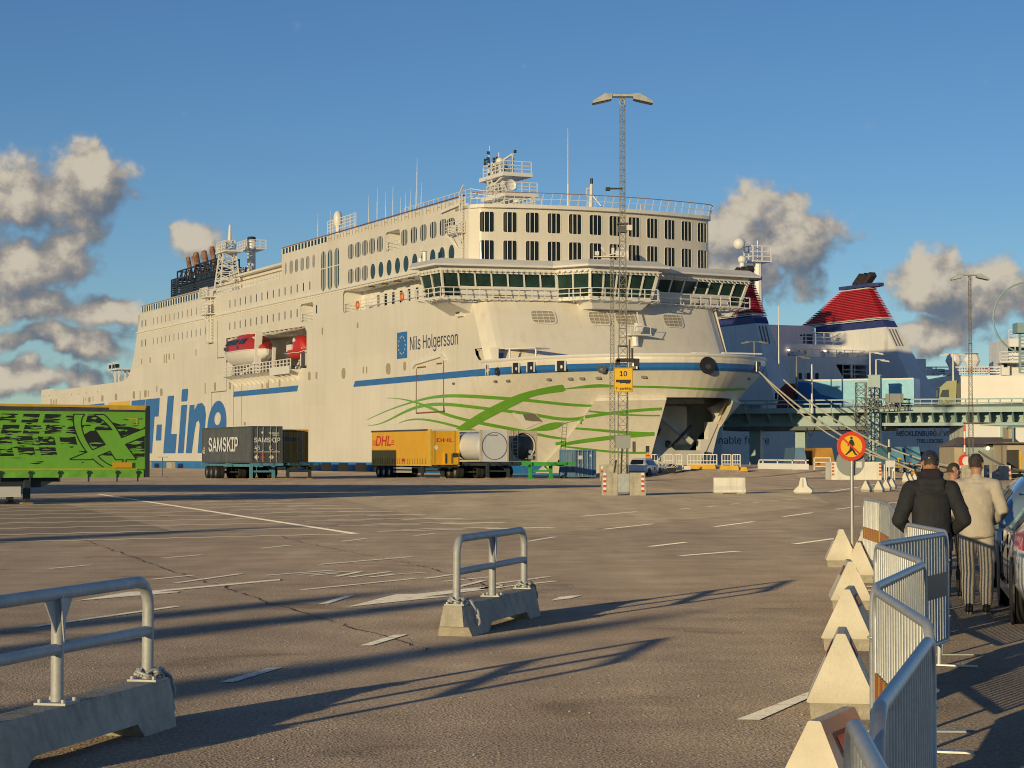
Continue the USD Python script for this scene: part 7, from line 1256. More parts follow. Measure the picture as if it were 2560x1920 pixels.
put(t, 'chassis_rail', MB().box((-L_, .6, .82), (-3.2, .85, 1.0)).box((-L_, WD - .85, .82), (-3.2, WD - .6, 1.0)), 'chassis_dark'); put(t, 'gooseneck', MB().prism(Polygon([(-3.2, .98), (-3.9, .62), (-13.4, .62), (-13.4, .98)]), XZ(.5), 0, 1.5), 'chassis_dark')
for y in (.35, WD - .35): lg = put(t, 'landing_leg', MB().box((-4.66, y - .1, .06), (-4.44, y + .1, .95)), 'chassis_dark'); put(lg, 'foot', MB().box((-4.75, y - .16, 0), (-4.35, y + .16, .07)), 'leg_rust')
put(t, 'side_box', MB().box((-12.5, -.02, .28), (-4.9, .1, .66)), 'truck_white'); side_text(t, 'LINE', -9.25, .42, .16, .62, 'black_paint', y=-.03)
for x in (-12.4, -11.1, -9.8): [wheel(t, (x, y, .5), .5, .36, (0, ax, 0)) for y, ax in ((.35, -1), (WD - .2, 1))]
# ------------------------------------------------------------ lattice lamp masts
def lamp_mast(label, loc, H_, w0, near, sc=1.0):
    t = thing('lamp_mast', label, 'lamp mast', loc); zs_ = [.9, 6.8 * sc, 12.4 * sc, H_]; ws_ = [w0, w0 * .92, w0 * .62, w0 * .5]
    for k in range(3): put(t, 'lattice', lattice(MB(), (0, 0), zs_[k], zs_[k + 1], ws_[k] * (1 if k == 0 else .82), ws_[k + 1], int((zs_[k + 1] - zs_[k]) / (ws_[k] * .95)), .016 * w0 / .45), 'mast_steel'); put(t, 'collar', MB().cbox((0, 0, zs_[k + 1]), (ws_[k + 1] * 1.1, ws_[k + 1] * 1.1, .06)), 'steel_dark')
    put(t, 'head_ring', MB().cbox((0, 0, H_ + .08), (1.0, .4, .1)).tube([(.12 * math.cos(a), -.2, H_ - .25 + .16 * math.sin(a)) for a in np.linspace(0, 2 * PI, 12, endpoint=False)], .035, 5, closed=True), 'steel_galvanised')
    for sg in (-1, 1):
        ar = put(t, 'head_arm', MB().beam((sg * .1, 0, H_ + .12), (sg * .75, 0, H_ + .1), .07), 'mast_steel')
        lh = put(t, 'lamp_head', MB().hexa([(sg * .5, -.3, H_ - .1), (sg * 1.38, -.3, H_ - .30), (sg * 1.38, .3, H_ - .30), (sg * .5, .3, H_ - .1)], [(sg * .45, -.22, H_ + .14), (sg * .8, -.24, H_ + .18), (sg * .8, .24, H_ + .18), (sg * .45, .22, H_ + .14)]).hexa([(sg * .8, -.28, H_ - .16), (sg * 1.38, -.3, H_ - .29), (sg * 1.38, .3, H_ - .29), (sg * .8, .28, H_ - .16)], [(sg * .78, -.24, H_ + .18), (sg * 1.36, -.26, H_ - .18), (sg * 1.36, .26, H_ - .18), (sg * .78, .24, H_ + .18)]), 'steel_galvanised'); put(lh, 'lens', MB().hexa([(sg * .6, -.24, H_ - .15), (sg * 1.3, -.24, H_ - .31), (sg * 1.3, .24, H_ - .31), (sg * .6, .24, H_ - .15)], [(sg * .6, -.24, H_ - .12), (sg * 1.3, -.24, H_ - .28), (sg * 1.3, .24, H_ - .28), (sg * .6, .24, H_ - .12)]), 'window_glass')
    return t
loc = corner(1557.5, 94.8); t = lamp_mast('tall lattice lamp mast with twin lamp heads rising in front of the near ferry', loc, 18.2, .45, True)
put(t, 'concrete_base', MB().hexa([(-1.0, -.55, 0), (-.28, -.55, 0), (-.28, .55, 0), (-1.0, .55, 0)], [(-.97, -.5, 1.03), (-.28, -.5, 1.03), (-.28, .5, 1.03), (-.97, .5, 1.03)]).hexa([(.28, -.55, 0), (1.0, -.55, 0), (1.0, .55, 0), (.28, .55, 0)], [(.28, -.5, 1.03), (.97, -.5, 1.03), (.97, .5, 1.03), (.28, .5, 1.03)]).box((-.28, -.4, .12), (.28, .5, .98)), 'concrete'); put(t, 'base_plate', MB().box((-.27, -.53, .14), (.27, -.45, .98)), 'steel_galvanised')
for sx in (-1, 1):
    for k in range(4): put(t, 'reflector', MB().cbox((sx * .86, -.56 + .05 * (.2 + .23 * k), .14 + .22 * k + .06), (.13, .02, .11)), 'reflector_red'); put(t, 'reflector', MB().cbox((sx * .86, -.56 + .05 * (.3 + .23 * k), .14 + .22 * k + .17), (.13, .02, .11)), 'reflector_white')
put(t, 'control_box', MB().cbox((-.02, -.32, 2.42), (.68, .2, .58)), 'sign_back'); put(t, 'control_box', MB().cbox((.5, -.1, 2.2), (.14, .2, .5)), 'steel_dark'); put(t, 'cable_bundle', MB().beam((-.1, -.2, 1.0), (-.05, -.2, 2.2), .07).beam((.15, .1, 1.0), (.2, 0, 6), .03).beam((-.4, .2, 1.0), (-.3, .2, 1.6), .08), 'black_paint')
sg = put(t, 'sign_panel', MB().prism(rrect(-.435, 4.68, .435, 5.8, .05), XZ(-.36), 0, .03), 'sign_yellow')
def sign_txt(txt, zb_, h, w_): g_ = text_poly(txt, 1.0, True); a, _, c, _ = g_.bounds; s = w_ / (c - a); return put(sg, 'lettering', MB().poly(affinity.translate(affinity.scale(g_, s, h, origin=(0, 0)), -w_ / 2 - a * s, zb_), XZ(-.375)), 'black_paint')
sign_txt('10', 5.42, .22, .33); sign_txt('T-parking', 4.80, .11, .72); put(sg, 'border', MB().poly(rrect(-.425, 4.69, .425, 5.79, .045).difference(rrect(-.41, 4.705, .41, 5.775, .04)), XZ(-.366)), 'black_paint')
put(sg, 'trailer_symbol', MB().poly(unary_union([sbox(-.335, 5.13, .335, 5.25), sbox(-.16, 5.10, .30, 5.14), ell(.14, 5.085, .022, .022, 10), ell(.2, 5.085, .022, .022, 10), ell(.26, 5.085, .022, .022, 10), sbox(-.14, 5.07, -.11, 5.1)]), XZ(-.375)), 'black_paint')
put(t, 'floodlight_cluster', MB().cbox((.1, -.2, 6.15), (.8, .25, .16)).cbox((.62, -.15, 6.05), (.24, .3, .34)).cbox((-.25, -.2, 6.05), (.2, .25, .25)).cyl((.3, -.1, 6.1), (.3, -.1, 7.1), .04).cyl((.42, -.1, 6.1), (.42, -.1, 6.7), .05), 'black_paint')
put(t, 'camera_arm', MB().beam((0, -.1, 14.0), (-.7, -.1, 14.0), .07).cbox((-.68, -.1, 13.98), (.2, .16, .16)), 'black_paint'); put(t, 'radio_box', MB().cbox((.3, -.15, 12.2), (.26, .18, .24)), 'truck_white'); put(t, 'service_platform', MB().cbox((0, 0, 12.4), (.5, .5, .05)).cbox((0, 0, 12.15), (.4, .4, .3)), 'steel_dark')
loc = corner(1531, 150); t = thing('camera_mast', 'thinner lattice mast with dishes on top, just left behind the tall lamp mast', 'mast', loc); put(t, 'lattice', lattice(MB(), (0, 0), 1.0, 8.2, .36, .34, 19, .022), 'mast_steel'); put(t, 'lattice', lattice(MB(), (0, 0), 8.2, 16.2, .26, .22, 24, .018), 'mast_steel')
put(t, 'top_deck', MB().cbox((-.2, 0, 16.2), (2.3, .5, .07)), 'truck_white'); put(t, 'dish', MB().lathe([(0, 0), (.22, .03), (.34, .11), (.35, .14), (.2, .06), (0, .03)], (-.75, -.1, 16.6), 14, rot(ry=1.1)).cbox((-1.1, 0, 16.45), (.3, .3, .3)).cbox((.5, 0, 16.45), (.5, .3, .35)).cbox((.05, 0, 16.6), (.2, .2, .5)).beam((-.4, 0, 16.3), (.9, 0, 16.6), .08), 'truck_white'); put(t, 'base', MB().box((-.9, -.6, 0), (1.0, .6, 1.2)), 'concrete')
for k in range(4): put(t, 'reflector', MB().cbox((-.78, -.61, .2 + .26 * k), (.16, .03, .14)), 'reflector_red' if k % 2 == 0 else 'reflector_white')
loc = corner(2427, 150); t = lamp_mast('slender lattice lamp mast with twin heads at right, in front of the olive lorry', loc, 14.8, .34, False, .8); put(t, 'switch_cabinet', MB().cbox((.1, -.3, 1.4), (.62, .4, 1.1)), 'sign_back'); put(t, 'base', MB().box((-.8, -.5, 0), (.8, .5, .9)), 'concrete')
# ------------------------------------------------------------ cars
def car(label, cat, loc, rz, L_, W2, H_, body, secs, glassx, wheels, rw=.33, mirrors=True, tail=True):
    "secs: (x, half width, sill z, belt z, top z, half width at top); x forward"
    t = thing('car', label, cat, loc, rz); S = np.array(secs, float); mb = MB(); rings = []
    for x, w, zs__, zb_, zt, wt in S: rings.append([(x, w * .90, zs__), (x, w, zs__ + .16), (x, w * 1.0, (zs__ + zb_) / 2 + .05), (x, w * .965, zb_), (x, wt, zt - (zt - zb_) * .22), (x, wt * .78, zt), (x, -wt * .78, zt), (x, -wt, zt - (zt - zb_) * .22), (x, -w * .965, zb_), (x, -w, (zs__ + zb_) / 2 + .05), (x, -w, zs__ + .16), (x, -w * .90, zs__)])
    put(t, 'body_shell', loft(mb, rings), body, smooth=38); f = lambda x, k: np.interp(x, S[:, 0], S[:, k])
    def side(sy, x0, x1, o=.012, fa=.06, fb=.80):
        xs = np.linspace(x0, x1, 7); A, Bq = [], []
        for x in xs: w, zb_, zt, wt = f(x, 1) * .965, f(x, 3), f(x, 4), f(x, 5); ztp = zt - (zt - zb_) * .22; A.append((x, sy * (w + (wt - w) * fa + o), zb_ + (ztp - zb_) * fa)); Bq.append((x, sy * (w + (wt - w) * fb * 1.15 + o), zb_ + (ztp - zb_) * min(1, fb * 1.15)))
        m_ = MB(); [m_.quad(A[i], A[i + 1], Bq[i + 1], Bq[i]) for i in range(6)]; return m_
    for sy in (-1, 1):
        for x0, x1 in glassx: put(t, 'side_window', side(sy, x0, x1), 'car_window', smooth=True)
    def cross(xb, xt, o):
        A = [np.array([xb, y * f(xb, 5) * .86, f(xb, 4) + o]) for y in np.linspace(-1, 1, 5)]; Bq = [np.array([xt, y * f(xt, 5) * .74, f(xt, 4) + o]) for y in np.linspace(-1, 1, 5)]; m_ = MB(); [m_.quad(A[i], A[i + 1], Bq[i + 1], Bq[i]) for i in range(4)]; return m_
    return t, f, cross
SUV = [(-2.22, .74, .45, .80, .92, .66), (-2.18, .86, .36, .90, 1.02, .74), (-2.0, .91, .32, .98, 1.12, .74), (-1.72, .925, .30, 1.02, 1.52, .63), (-1.2, .93, .30, 1.01, 1.62, .64), (-.3, .93, .30, .99, 1.645, .65), (.35, .93, .30, .97, 1.60, .64), (1.0, .925, .30, .96, 1.18, .72), (1.15, .92, .30, .94, 1.08, .78), (1.8, .90, .32, .88, .98, .76), (2.15, .84, .36, .74, .84, .66), (2.25, .70, .42, .62, .68, .52)]
c = on_ground(1612, 1192.5); hd = math.radians(90 - 24)
t, f, cross = car('white compact suv seen from behind beside the blue workshop box', 'car', c, hd, 4.5, 1.86, 1.64, 'car_white', SUV, ((-1.55, -.62), (-.54, .42), (.46, .82)), None)
put(t, 'rear_window', MB().quad((-2.03, -.60, 1.12), (-2.03, .60, 1.12), (-1.76, .54, 1.50), (-1.76, -.54, 1.50)), 'car_window'); put(t, 'windscreen', cross(.98, .40, .012), 'car_window')
for sy in (-1, 1): put(t, 'tail_lamp', MB().hexa([(-2.20, sy * .45, .90), (-2.05, sy * .92, .92), (-1.85, sy * .92, .92), (-2.0, sy * .45, .92)], [(-2.16, sy * .45, 1.0), (-2.0, sy * .90, 1.06), (-1.8, sy * .90, 1.06), (-2.0, sy * .45, 1.0)]), 'tail_red'); put(t, 'mirror', MB().ball((.75, sy * 1.0, 1.04), (.09, .11, .07), 1), 'car_white')
put(t, 'number_plate', MB().cbox((-2.22, 0, .62), (.03, .5, .12)), 'lettering_white'); put(t, 'lower_bumper', MB().hexa([(-2.2, -.78, .3), (-2.2, .78, .3), (-1.8, .88, .3), (-1.8, -.88, .3)], [(-2.24, -.78, .5), (-2.24, .78, .5), (-1.8, .93, .5), (-1.8, -.93, .5)]), 'black_paint'); put(t, 'door_emblem', MB().poly(Polygon([(-.2, .62), (.15, .62), (.15, .9), (-.2, .9)]), lambda v: np.column_stack([v[:, 0], np.full(len(v), -.95), v[:, 1]])), 'lettering_navy'); put(t, 'door_seam', MB().box((-.58, -.945, .4), (-.565, -.925, 1.0)).box((.42, -.945, .4), (.435, -.925, 1.0)), 'black_paint')
for x in (-1.35, 1.35):
    for sy in (-1, 1): put(t, 'wheel_arch', MB().prism(ell(x, .40, .42, .42, 20), XZ(sy * .94), -.012, .012), 'black_paint'); wheel(t, (x, sy * .84, .35), .35, .24, (0, sy, 0))
# ------------------------------------------------------------ jersey barriers and pyramid blocks far out
JP = Polygon([(-.30, .06), (-.30, .16), (-.14, .36), (-.08, .72), (.08, .72), (.14, .36), (.30, .16), (.30, .06)])
def jersey(label, loc, rz, Lj, sc=1.0):
    t = thing('jersey_barrier', label, 'concrete barrier', loc, rz); body = affinity.scale(JP, sc, 1.05, origin=(0, 0)).buffer(.02).buffer(-.015)
    put(t, 'body', MB().prism(body, lambda v: np.column_stack([v[:, 2], v[:, 0], v[:, 1]]), -Lj / 2, Lj / 2), 'concrete_white_far', smooth=30); put(t, 'foot', MB().box((-Lj / 2 + .02, -.26 * sc, 0), (-Lj * .22, .26 * sc, .07)).box((Lj * .22, -.26 * sc, 0), (Lj / 2 - .02, .26 * sc, .07)), 'concrete'); put(t, 'joint_slot', MB().box((-Lj / 2 - .008, -.015, .3), (-Lj / 2 + .0, .015, .7)), 'vent_shadow')
jersey('white concrete barrier seen broadside, right of the lamp mast base', corner(1822.5, 99), 0, 1.5); jersey('white concrete barrier seen end on, showing its flared profile', corner(2008, 99.5), math.radians(80), 1.6, 1.42)

# ------------------------------------------------------------ railing units on concrete feet
def chain(mb, P, r=.011, l=.05):
    P = np.asarray(P, float)
    for i in range(len(P) - 1):
        d = unit(P[i + 1] - P[i]); a, b = frame(d); s = a if i % 2 else b; c = (P[i] + P[i + 1]) / 2; mb.tube([c + d * l * .95 * math.cos(t) + s * l * .42 * math.sin(t) for t in np.linspace(0, 2 * PI, 12, endpoint=False)], r, 6, closed=True)
    return mb
def rail_unit(label, loc, rz):
    t = thing('rail_barrier', label, 'railing', loc, rz)
    prof = Polygon([(-1.50, .10), (-1.46, .30), (1.46, .30), (1.50, .10), (1.42, .09), (1.38, .0), (.86, .0), (.78, .085), (-.62, .085), (-.80, .0), (-1.38, .0), (-1.42, .09)])
    mb = MB(); import manifold3d as m3
    cs = m3.CrossSection([np.array(prof.exterior.coords)[:-1][::1]]); pm = trimesh.creation.extrude_polygon(prof, 1.0, engine='earcut'); V = np.array(pm.vertices); zz = V[:, 1]; ww = .185 - (zz / .30) * .055; end = np.clip((np.abs(V[:, 0]) - 1.36) / .12, 0, 1)
    V2 = np.column_stack([V[:, 0], (V[:, 2] * 2 - 1) * (ww - .045 * end), V[:, 1]]); put(t, 'concrete_base', mb.add(V2, pm.faces), 'concrete', smooth=20)
    r = .038; top = .945; bend = .17; arc = lambda s: [(s * (1.32 - bend + bend * math.sin(a)), 0, top - bend + bend * math.cos(a)) for a in np.linspace(0, PI / 2, 8)]
    P = [(-1.32, 0, .31)] + arc(-1)[::-1] + arc(1) + [(1.32, 0, .31)]
    put(t, 'hoop_pipe', MB().tube(P, r, 18), 'steel_galvanised', smooth=50); put(t, 'middle_post', MB().cyl((0, 0, .31), (0, 0, top - .01), r, n=18), 'steel_galvanised', smooth=50); put(t, 'middle_rail', MB().cyl((-1.30, 0, .62), (1.30, 0, .62), r * .92, n=16), 'steel_galvanised', smooth=50)
    for s in (-1, 1): put(t, 'gusset', MB().prism(Polygon([(s * .012, .60 + .08), (s * .012, .92), (s * .19, .92)]), XZ(-.005), -.004, .004), 'steel_galvanised')
    put(t, 'gusset', MB().prism(Polygon([(-.045, .92), (.045, .92), (0, .66)]), XZ(-.04), -.004, .004), 'steel_galvanised')
    for x in (-1.32, 0, 1.32):
        fp = put(t, 'foot_plate', MB().cbox((x, 0, .306), (.20, .20, .014)), 'steel_galvanised')
        for a, b in ((-1, -1), (1, -1), (1, 1), (-1, 1)): put(fp, 'bolt', MB().cyl((x + a * .075, b * .075, .31), (x + a * .075, b * .075, .333), .014, n=6), 'steel_galvanised')
    loop = lambda x, s: [(x + .07 * math.cos(a), .07 * math.sin(a), .35 + .01 * math.sin(3 * a)) for a in np.linspace(0, 2 * PI, 8)]
    mb = chain(MB(), loop(1.32, 1)); chain(mb, [(1.36, -.05, .36), (1.43, -.06, .345), (1.50, -.07, .31), (1.53, -.075, .25), (1.535, -.08, .18)]); put(t, 'chain', mb, 'steel_galvanised', smooth=50)
    mb = chain(MB(), loop(-1.32, -1)); chain(mb, [(-1.27, -.08, .34), (-1.24, -.13, .31), (-1.22, -.165, .25), (-1.22, -.18, .18), (-1.22, -.19, .11)]); put(t, 'chain', mb, 'steel_galvanised', smooth=50); return t
AZR = math.radians(13.5); dR = np.array([math.sin(AZR), math.cos(AZR)])
pR = np.array([-2.367, 13.57]) - dR * 1.32
rail_unit('galvanised pipe railing on a long concrete foot at the left edge', (*pR, 0), PI / 2 - AZR)
pC = np.array([-.205, 21.72]); rail_unit('small galvanised pipe railing on a concrete foot standing alone mid yard', (*pC, 0), PI / 2 - math.radians(14.8))
# ------------------------------------------------------------ concrete pyramid blocks along the pedestrian line
def pyramid(label, loc, rz, Wd=.46, Hh=.56, Lp_=.76):
    t = thing('pyramid_block', label, 'concrete block', loc, rz); b = .11; a = .028
    put(t, 'plinth', MB().hexa([(-Wd * .44, .04, 0), (Wd * .44, .04, 0), (Wd * .44, Lp_ - .04, 0), (-Wd * .44, Lp_ - .04, 0)], [(-Wd * .46, .02, b), (Wd * .46, .02, b), (Wd * .46, Lp_ - .02, b), (-Wd * .46, Lp_ - .02, b)]), 'concrete')
    prof = Polygon([(-Wd / 2, b), (Wd / 2, b), (Wd / 2, b + .012), (a, Hh), (-a, Hh), (-Wd / 2, b + .012)]).buffer(-.012).buffer(.012, quad_segs=3)
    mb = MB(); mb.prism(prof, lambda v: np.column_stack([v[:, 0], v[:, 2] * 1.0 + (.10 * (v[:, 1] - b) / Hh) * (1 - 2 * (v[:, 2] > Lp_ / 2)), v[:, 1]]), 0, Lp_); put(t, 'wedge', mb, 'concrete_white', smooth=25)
    for s in (-1, 1):
        n_ = unit([Hh - b, 0, s * (Wd / 2 - a)]); n_ = np.array([s * n_[0], 0, abs(n_[2])]); P = lambda f, y: np.array([s * (a + (Wd / 2 - a) * (1 - f)), y, b + (Hh - b) * f]) + n_ * .004
        put(t, 'reflector_slot', MB().quad(P(.62, .17), P(.62, Lp_ - .2), P(.86, Lp_ - .2), P(.86, .17)), 'vent_shadow'); put(t, 'reflector', MB().quad(P(.66, .2) + n_ * .004, P(.66, Lp_ - .24) + n_ * .004, P(.82, Lp_ - .24) + n_ * .004, P(.82, .2) + n_ * .004), 'reflector_red')
    return t
ang = math.radians(-10)
for lb_, x, y, a, wd_, hh_ in (('pyramid block cut by the bottom edge of the photo, nearest of the row', 1.33, 9.35, -.42, .46, .56), ('large speckled pyramid block second from the bottom edge', 2.19, 13.9, -.17, .46, .565), ('speckled pyramid block third from the bottom edge', 3.01, 18.8, -.23, .45, .55), ('pyramid block fourth from the bottom edge', 3.87, 23.8, -.11, .465, .55), ('pyramid block fifth from the bottom edge, just before the sign foot', 4.80, 28.9, -.2, .455, .56)): pyramid(lb_, (x, y, 0), a, wd_, hh_)
p0 = pyramid('left half of the pyramid pair clamping the sign post', (5.22, 33.0, 0), -.1, .5, .6, .5); pyramid('right half of the pyramid pair clamping the sign post', (5.55, 32.8, 0), -.12, .46, .6, .5)
far = [(2163, 1230), (2195, 1230.5), (2214, 1226.5), (2228, 1222), (2263, 1208), (2274, 1205), (2286, 1203), (2262, 1199)]; fl = ['far pyramid block leftmost of the distant group beyond the sign', 'far pyramid block second from left beyond the sign', 'far pyramid block third from left beyond the sign', 'far pyramid block fourth from left beyond the sign', 'far pyramid block front of the small cluster left of the cap', 'far pyramid block middle of the small cluster left of the cap', 'far pyramid block right of the small cluster left of the cap', 'far pyramid block at the back of the cluster left of the cap']
first = None
for (u, v), l_ in zip(far, fl):
    q = on_ground(u, v)
    first = pyramid(l_, q, -.35) if first is None else (dup(first, l_, q, -.35 + .05 * R_.random()), first)[1]
# ------------------------------------------------------------ no-pedestrian sign
c = np.array([5.41, 33.1, 0]); t = thing('pedestrian_sign', 'round no pedestrians sign, red ring on yellow, on a grey post', 'sign', c); k = 33.1 / FPX
zc = EYE - (1115.8 - VH) * k; rs = 35.6 * k; xs_ = -.012
put(t, 'post', MB().cyl((0, .03, 0), (0, .03, zc + .05), .03, n=16), 'post_grey', smooth=50); put(t, 'disc', MB().prism(ell(xs_, zc, rs, rs, 48), XZ(0), -.006, .004), 'sign_red'); put(t, 'disc_rim', MB().tube([(xs_ + rs * math.cos(a), 0, zc + rs * math.sin(a)) for a in np.linspace(0, 2 * PI, 40, endpoint=False)], .006, 6, closed=True), 'sign_red', smooth=True); put(t, 'yellow_field', MB().poly(ell(xs_, zc, rs * .76, rs * .76, 40), XZ(-.008)), 'sign_yellow')
m = rs / 36.0
def figp(pts): return Polygon([(xs_ + x * m, zc + z * m) for x, z in pts])
man = unary_union([ell(xs_ + 0, zc + 21 * m, 3.3 * m, 3.8 * m, 14), figp([(-3.5, 16), (3, 16.5), (6.5, 10), (8, 3), (6, 1), (4, 7), (3.8, -2), (6, -9), (11, -18), (15, -21), (13.5, -23), (8, -20.5), (2, -10.5), (-4, -15), (-13, -22), (-16, -21), (-13, -18.5), (-5, -9), (-3.8, -1), (-4, 6), (-8, 1), (-10, 2.5), (-6.5, 9)]).buffer(.3 * m)])
put(t, 'walking_figure', MB().poly(man, XZ(-.0105)), 'black_paint'); put(t, 'red_bar', MB().poly(LineString([(xs_ - rs * .56, zc + rs * .52), (xs_ + rs * .56, zc - rs * .52)]).buffer(rs * .062, cap_style=2), XZ(-.013)), 'sign_red')
z2_ = EYE - (1155 - VH) * k; put(t, 'lower_disc', MB().prism(ell(-.015, z2_, rs, rs, 48), XZ(.075), -.004, .004), 'sign_back'); put(t, 'sticker', MB().poly(sbox(.075, z2_ - .09, .165, z2_ + .005), XZ(.068)), 'lettering_white'); put(t, 'clamp', MB().cyl((0, .03, zc - .12), (0, .03, zc - .09), .036, n=14).cyl((0, .03, zc - rs - .02), (0, .03, zc - rs - .05), .036, n=14), 'post_grey')
# ------------------------------------------------------------ crowd barriers
def crowd(label, a, b, plate=None, hh=1.10):
    a, b = np.array(a, float), np.array(b, float); L_ = np.linalg.norm(b - a); d = (b - a) / L_; t = thing('crowd_barrier', label, 'crowd barrier', (*a, 0), math.atan2(d[1], d[0])); r, bd, z0 = .021, .13, .20
    P = [(.03, 0, z0)] + [(.03 + bd - bd * math.cos(q), 0, hh - bd + bd * math.sin(q)) for q in np.linspace(0, PI / 2, 7)] + [(L_ - .03 - bd + bd * math.sin(q), 0, hh - bd + bd * math.cos(q)) for q in np.linspace(0, PI / 2, 7)] + [(L_ - .03, 0, z0), (L_ / 2, 0, z0)]
    put(t, 'frame_tube', MB().tube(P + [(.03, 0, z0)], r, 12), 'barrier_zinc', smooth=50)
    n = int(L_ / .105)
    for i in range(1, n): x = .03 + (L_ - .06) * i / n; e = min(x - .03, L_ - .03 - x); zt = hh - (bd - math.sqrt(max(0, bd ** 2 - (bd - e) ** 2)) if e < bd else 0); put(t, 'bar', MB().cyl((x, 0, z0), (x, 0, zt - .005), .0125, n=8), 'barrier_zinc', smooth=60)
    for x in (.32, L_ - .32): f_ = put(t, 'foot', MB().cbox((x, 0, .018), (.06, .62, .012)), 'barrier_zinc'); put(f_, 'stub', MB().cyl((x, 0, .02), (x, 0, z0), .021, n=10), 'barrier_zinc', smooth=50)
    for x, s in ((.03, -1), (L_ - .03, 1)):
        for z in (.38, .86): put(t, 'hook', MB().tube([(x + s * (.03 + .022 * math.sin(q)), .022 * math.cos(q), z) for q in np.linspace(0, 2 * PI, 10, endpoint=False)], .007, 6, closed=True), 'barrier_zinc', smooth=True)
    if plate:
        x0, x1, z0_, z1_, mA = plate; x0, x1 = x0 * L_, x1 * L_
        p_ = put(t, 'stripe_plate', MB().box((x0, -.02, z0_), (x1, -.015, z1_)), mA)
        if mA != 'stripe_black':
            n = int((x1 - x0) / .2)
            for i in range(n): xx = x0 + (x1 - x0) * i / n; put(p_, 'stripe', MB().poly(Polygon([(xx, z0_), (xx + .1, z0_), (xx + .1 + .06, z1_), (xx + .06, z1_)]).intersection(sbox(x0, z0_, x1, z1_)), XZ(-.022)), 'reflector_orange')
    return t
crowd('crowd barrier cut by the bottom edge, nearest of the zigzag line', (.84, 5.18), (.62, 2.9))
crowd('shaded steel crowd barrier at the bottom right corner of the line', (.918, 5.28), (1.495, 7.46))
crowd('steel crowd barrier carrying the red and yellow striped plate', (1.76, 10.1), (1.6, 7.96), (.06, .94, .50, .72, 'stripe_yellow'))
crowd('steel crowd barrier behind the striped plate panel, bent the other way', (1.78, 10.3), (2.5, 12.65), (.55, .97, .42, .60, 'stripe_black'))
crowd('steel crowd barrier left of the two men, third bend of the line', (2.67, 15.3), (2.54, 12.9))
crowd('steel crowd barrier with a dark plate, directly before the man in the hooded jacket', (2.69, 15.4), (3.69, 17.7), (.52, .96, .58, .78, 'stripe_black'))
crowd('steel crowd barrier hidden behind the man in the hooded jacket', (3.80, 20.1), (3.76, 18.0))
crowd('distant crowd barrier left of the hooded man, nearest of the far four', (4.20, 22.5), (3.84, 20.3))
crowd('distant crowd barrier with orange plate, second of the far four', (4.60, 25.0), (4.24, 22.7), (.3, .97, .5, .68, 'stripe_yellow'))
crowd('distant crowd barrier with orange plate, third of the far four', (4.98, 27.4), (4.64, 25.2), (.03, .97, .5, .68, 'stripe_yellow'))
crowd('distant crowd barrier with orange plate behind the pyramid blocks', (5.28, 29.8), (5.02, 27.6), (.03, .97, .5, .68, 'stripe_yellow'))
crowd('farthest crowd barrier with orange plate, by the sign post', (5.42, 32.1), (5.31, 30.0), (.03, .97, .5, .68, 'stripe_yellow'))
# ------------------------------------------------------------ parked cars at the right edge
SED = [(-2.25, .66, .46, .78, .95, .60), (-2.2, .82, .34, .86, 1.0, .70), (-2.0, .90, .28, .93, 1.06, .74), (-1.75, .92, .26, .95, 1.16, .68), (-1.3, .93, .25, .95, 1.38, .60), (-.6, .93, .25, .94, 1.45, .61), (.1, .93, .25, .93, 1.44, .61), (.9, .93, .25, .92, 1.14, .68), (1.2, .92, .25, .91, 1.03, .76), (1.8, .90, .27, .84, .95, .74), (2.15, .82, .32, .70, .80, .62), (2.25, .66, .40, .58, .64, .48)]
HAT = [(-2.05, .72, .46, .80, .98, .64), (-2.0, .84, .34, .90, 1.08, .70), (-1.9, .88, .28, .95, 1.22, .66), (-1.6, .90, .25, .96, 1.42, .60), (-1.0, .91, .25, .95, 1.48, .61), (.1, .91, .25, .93, 1.46, .61), (.9, .91, .25, .92, 1.12, .68), (1.2, .90, .25, .91, 1.02, .74), (1.7, .87, .27, .84, .94, .70), (2.0, .76, .34, .68, .76, .56), (2.06, .6, .4, .58, .62, .44)]
azc = math.radians(10.5); dc = np.array([math.sin(azc), math.cos(azc)]); rc = np.array([dc[1], -dc[0]])
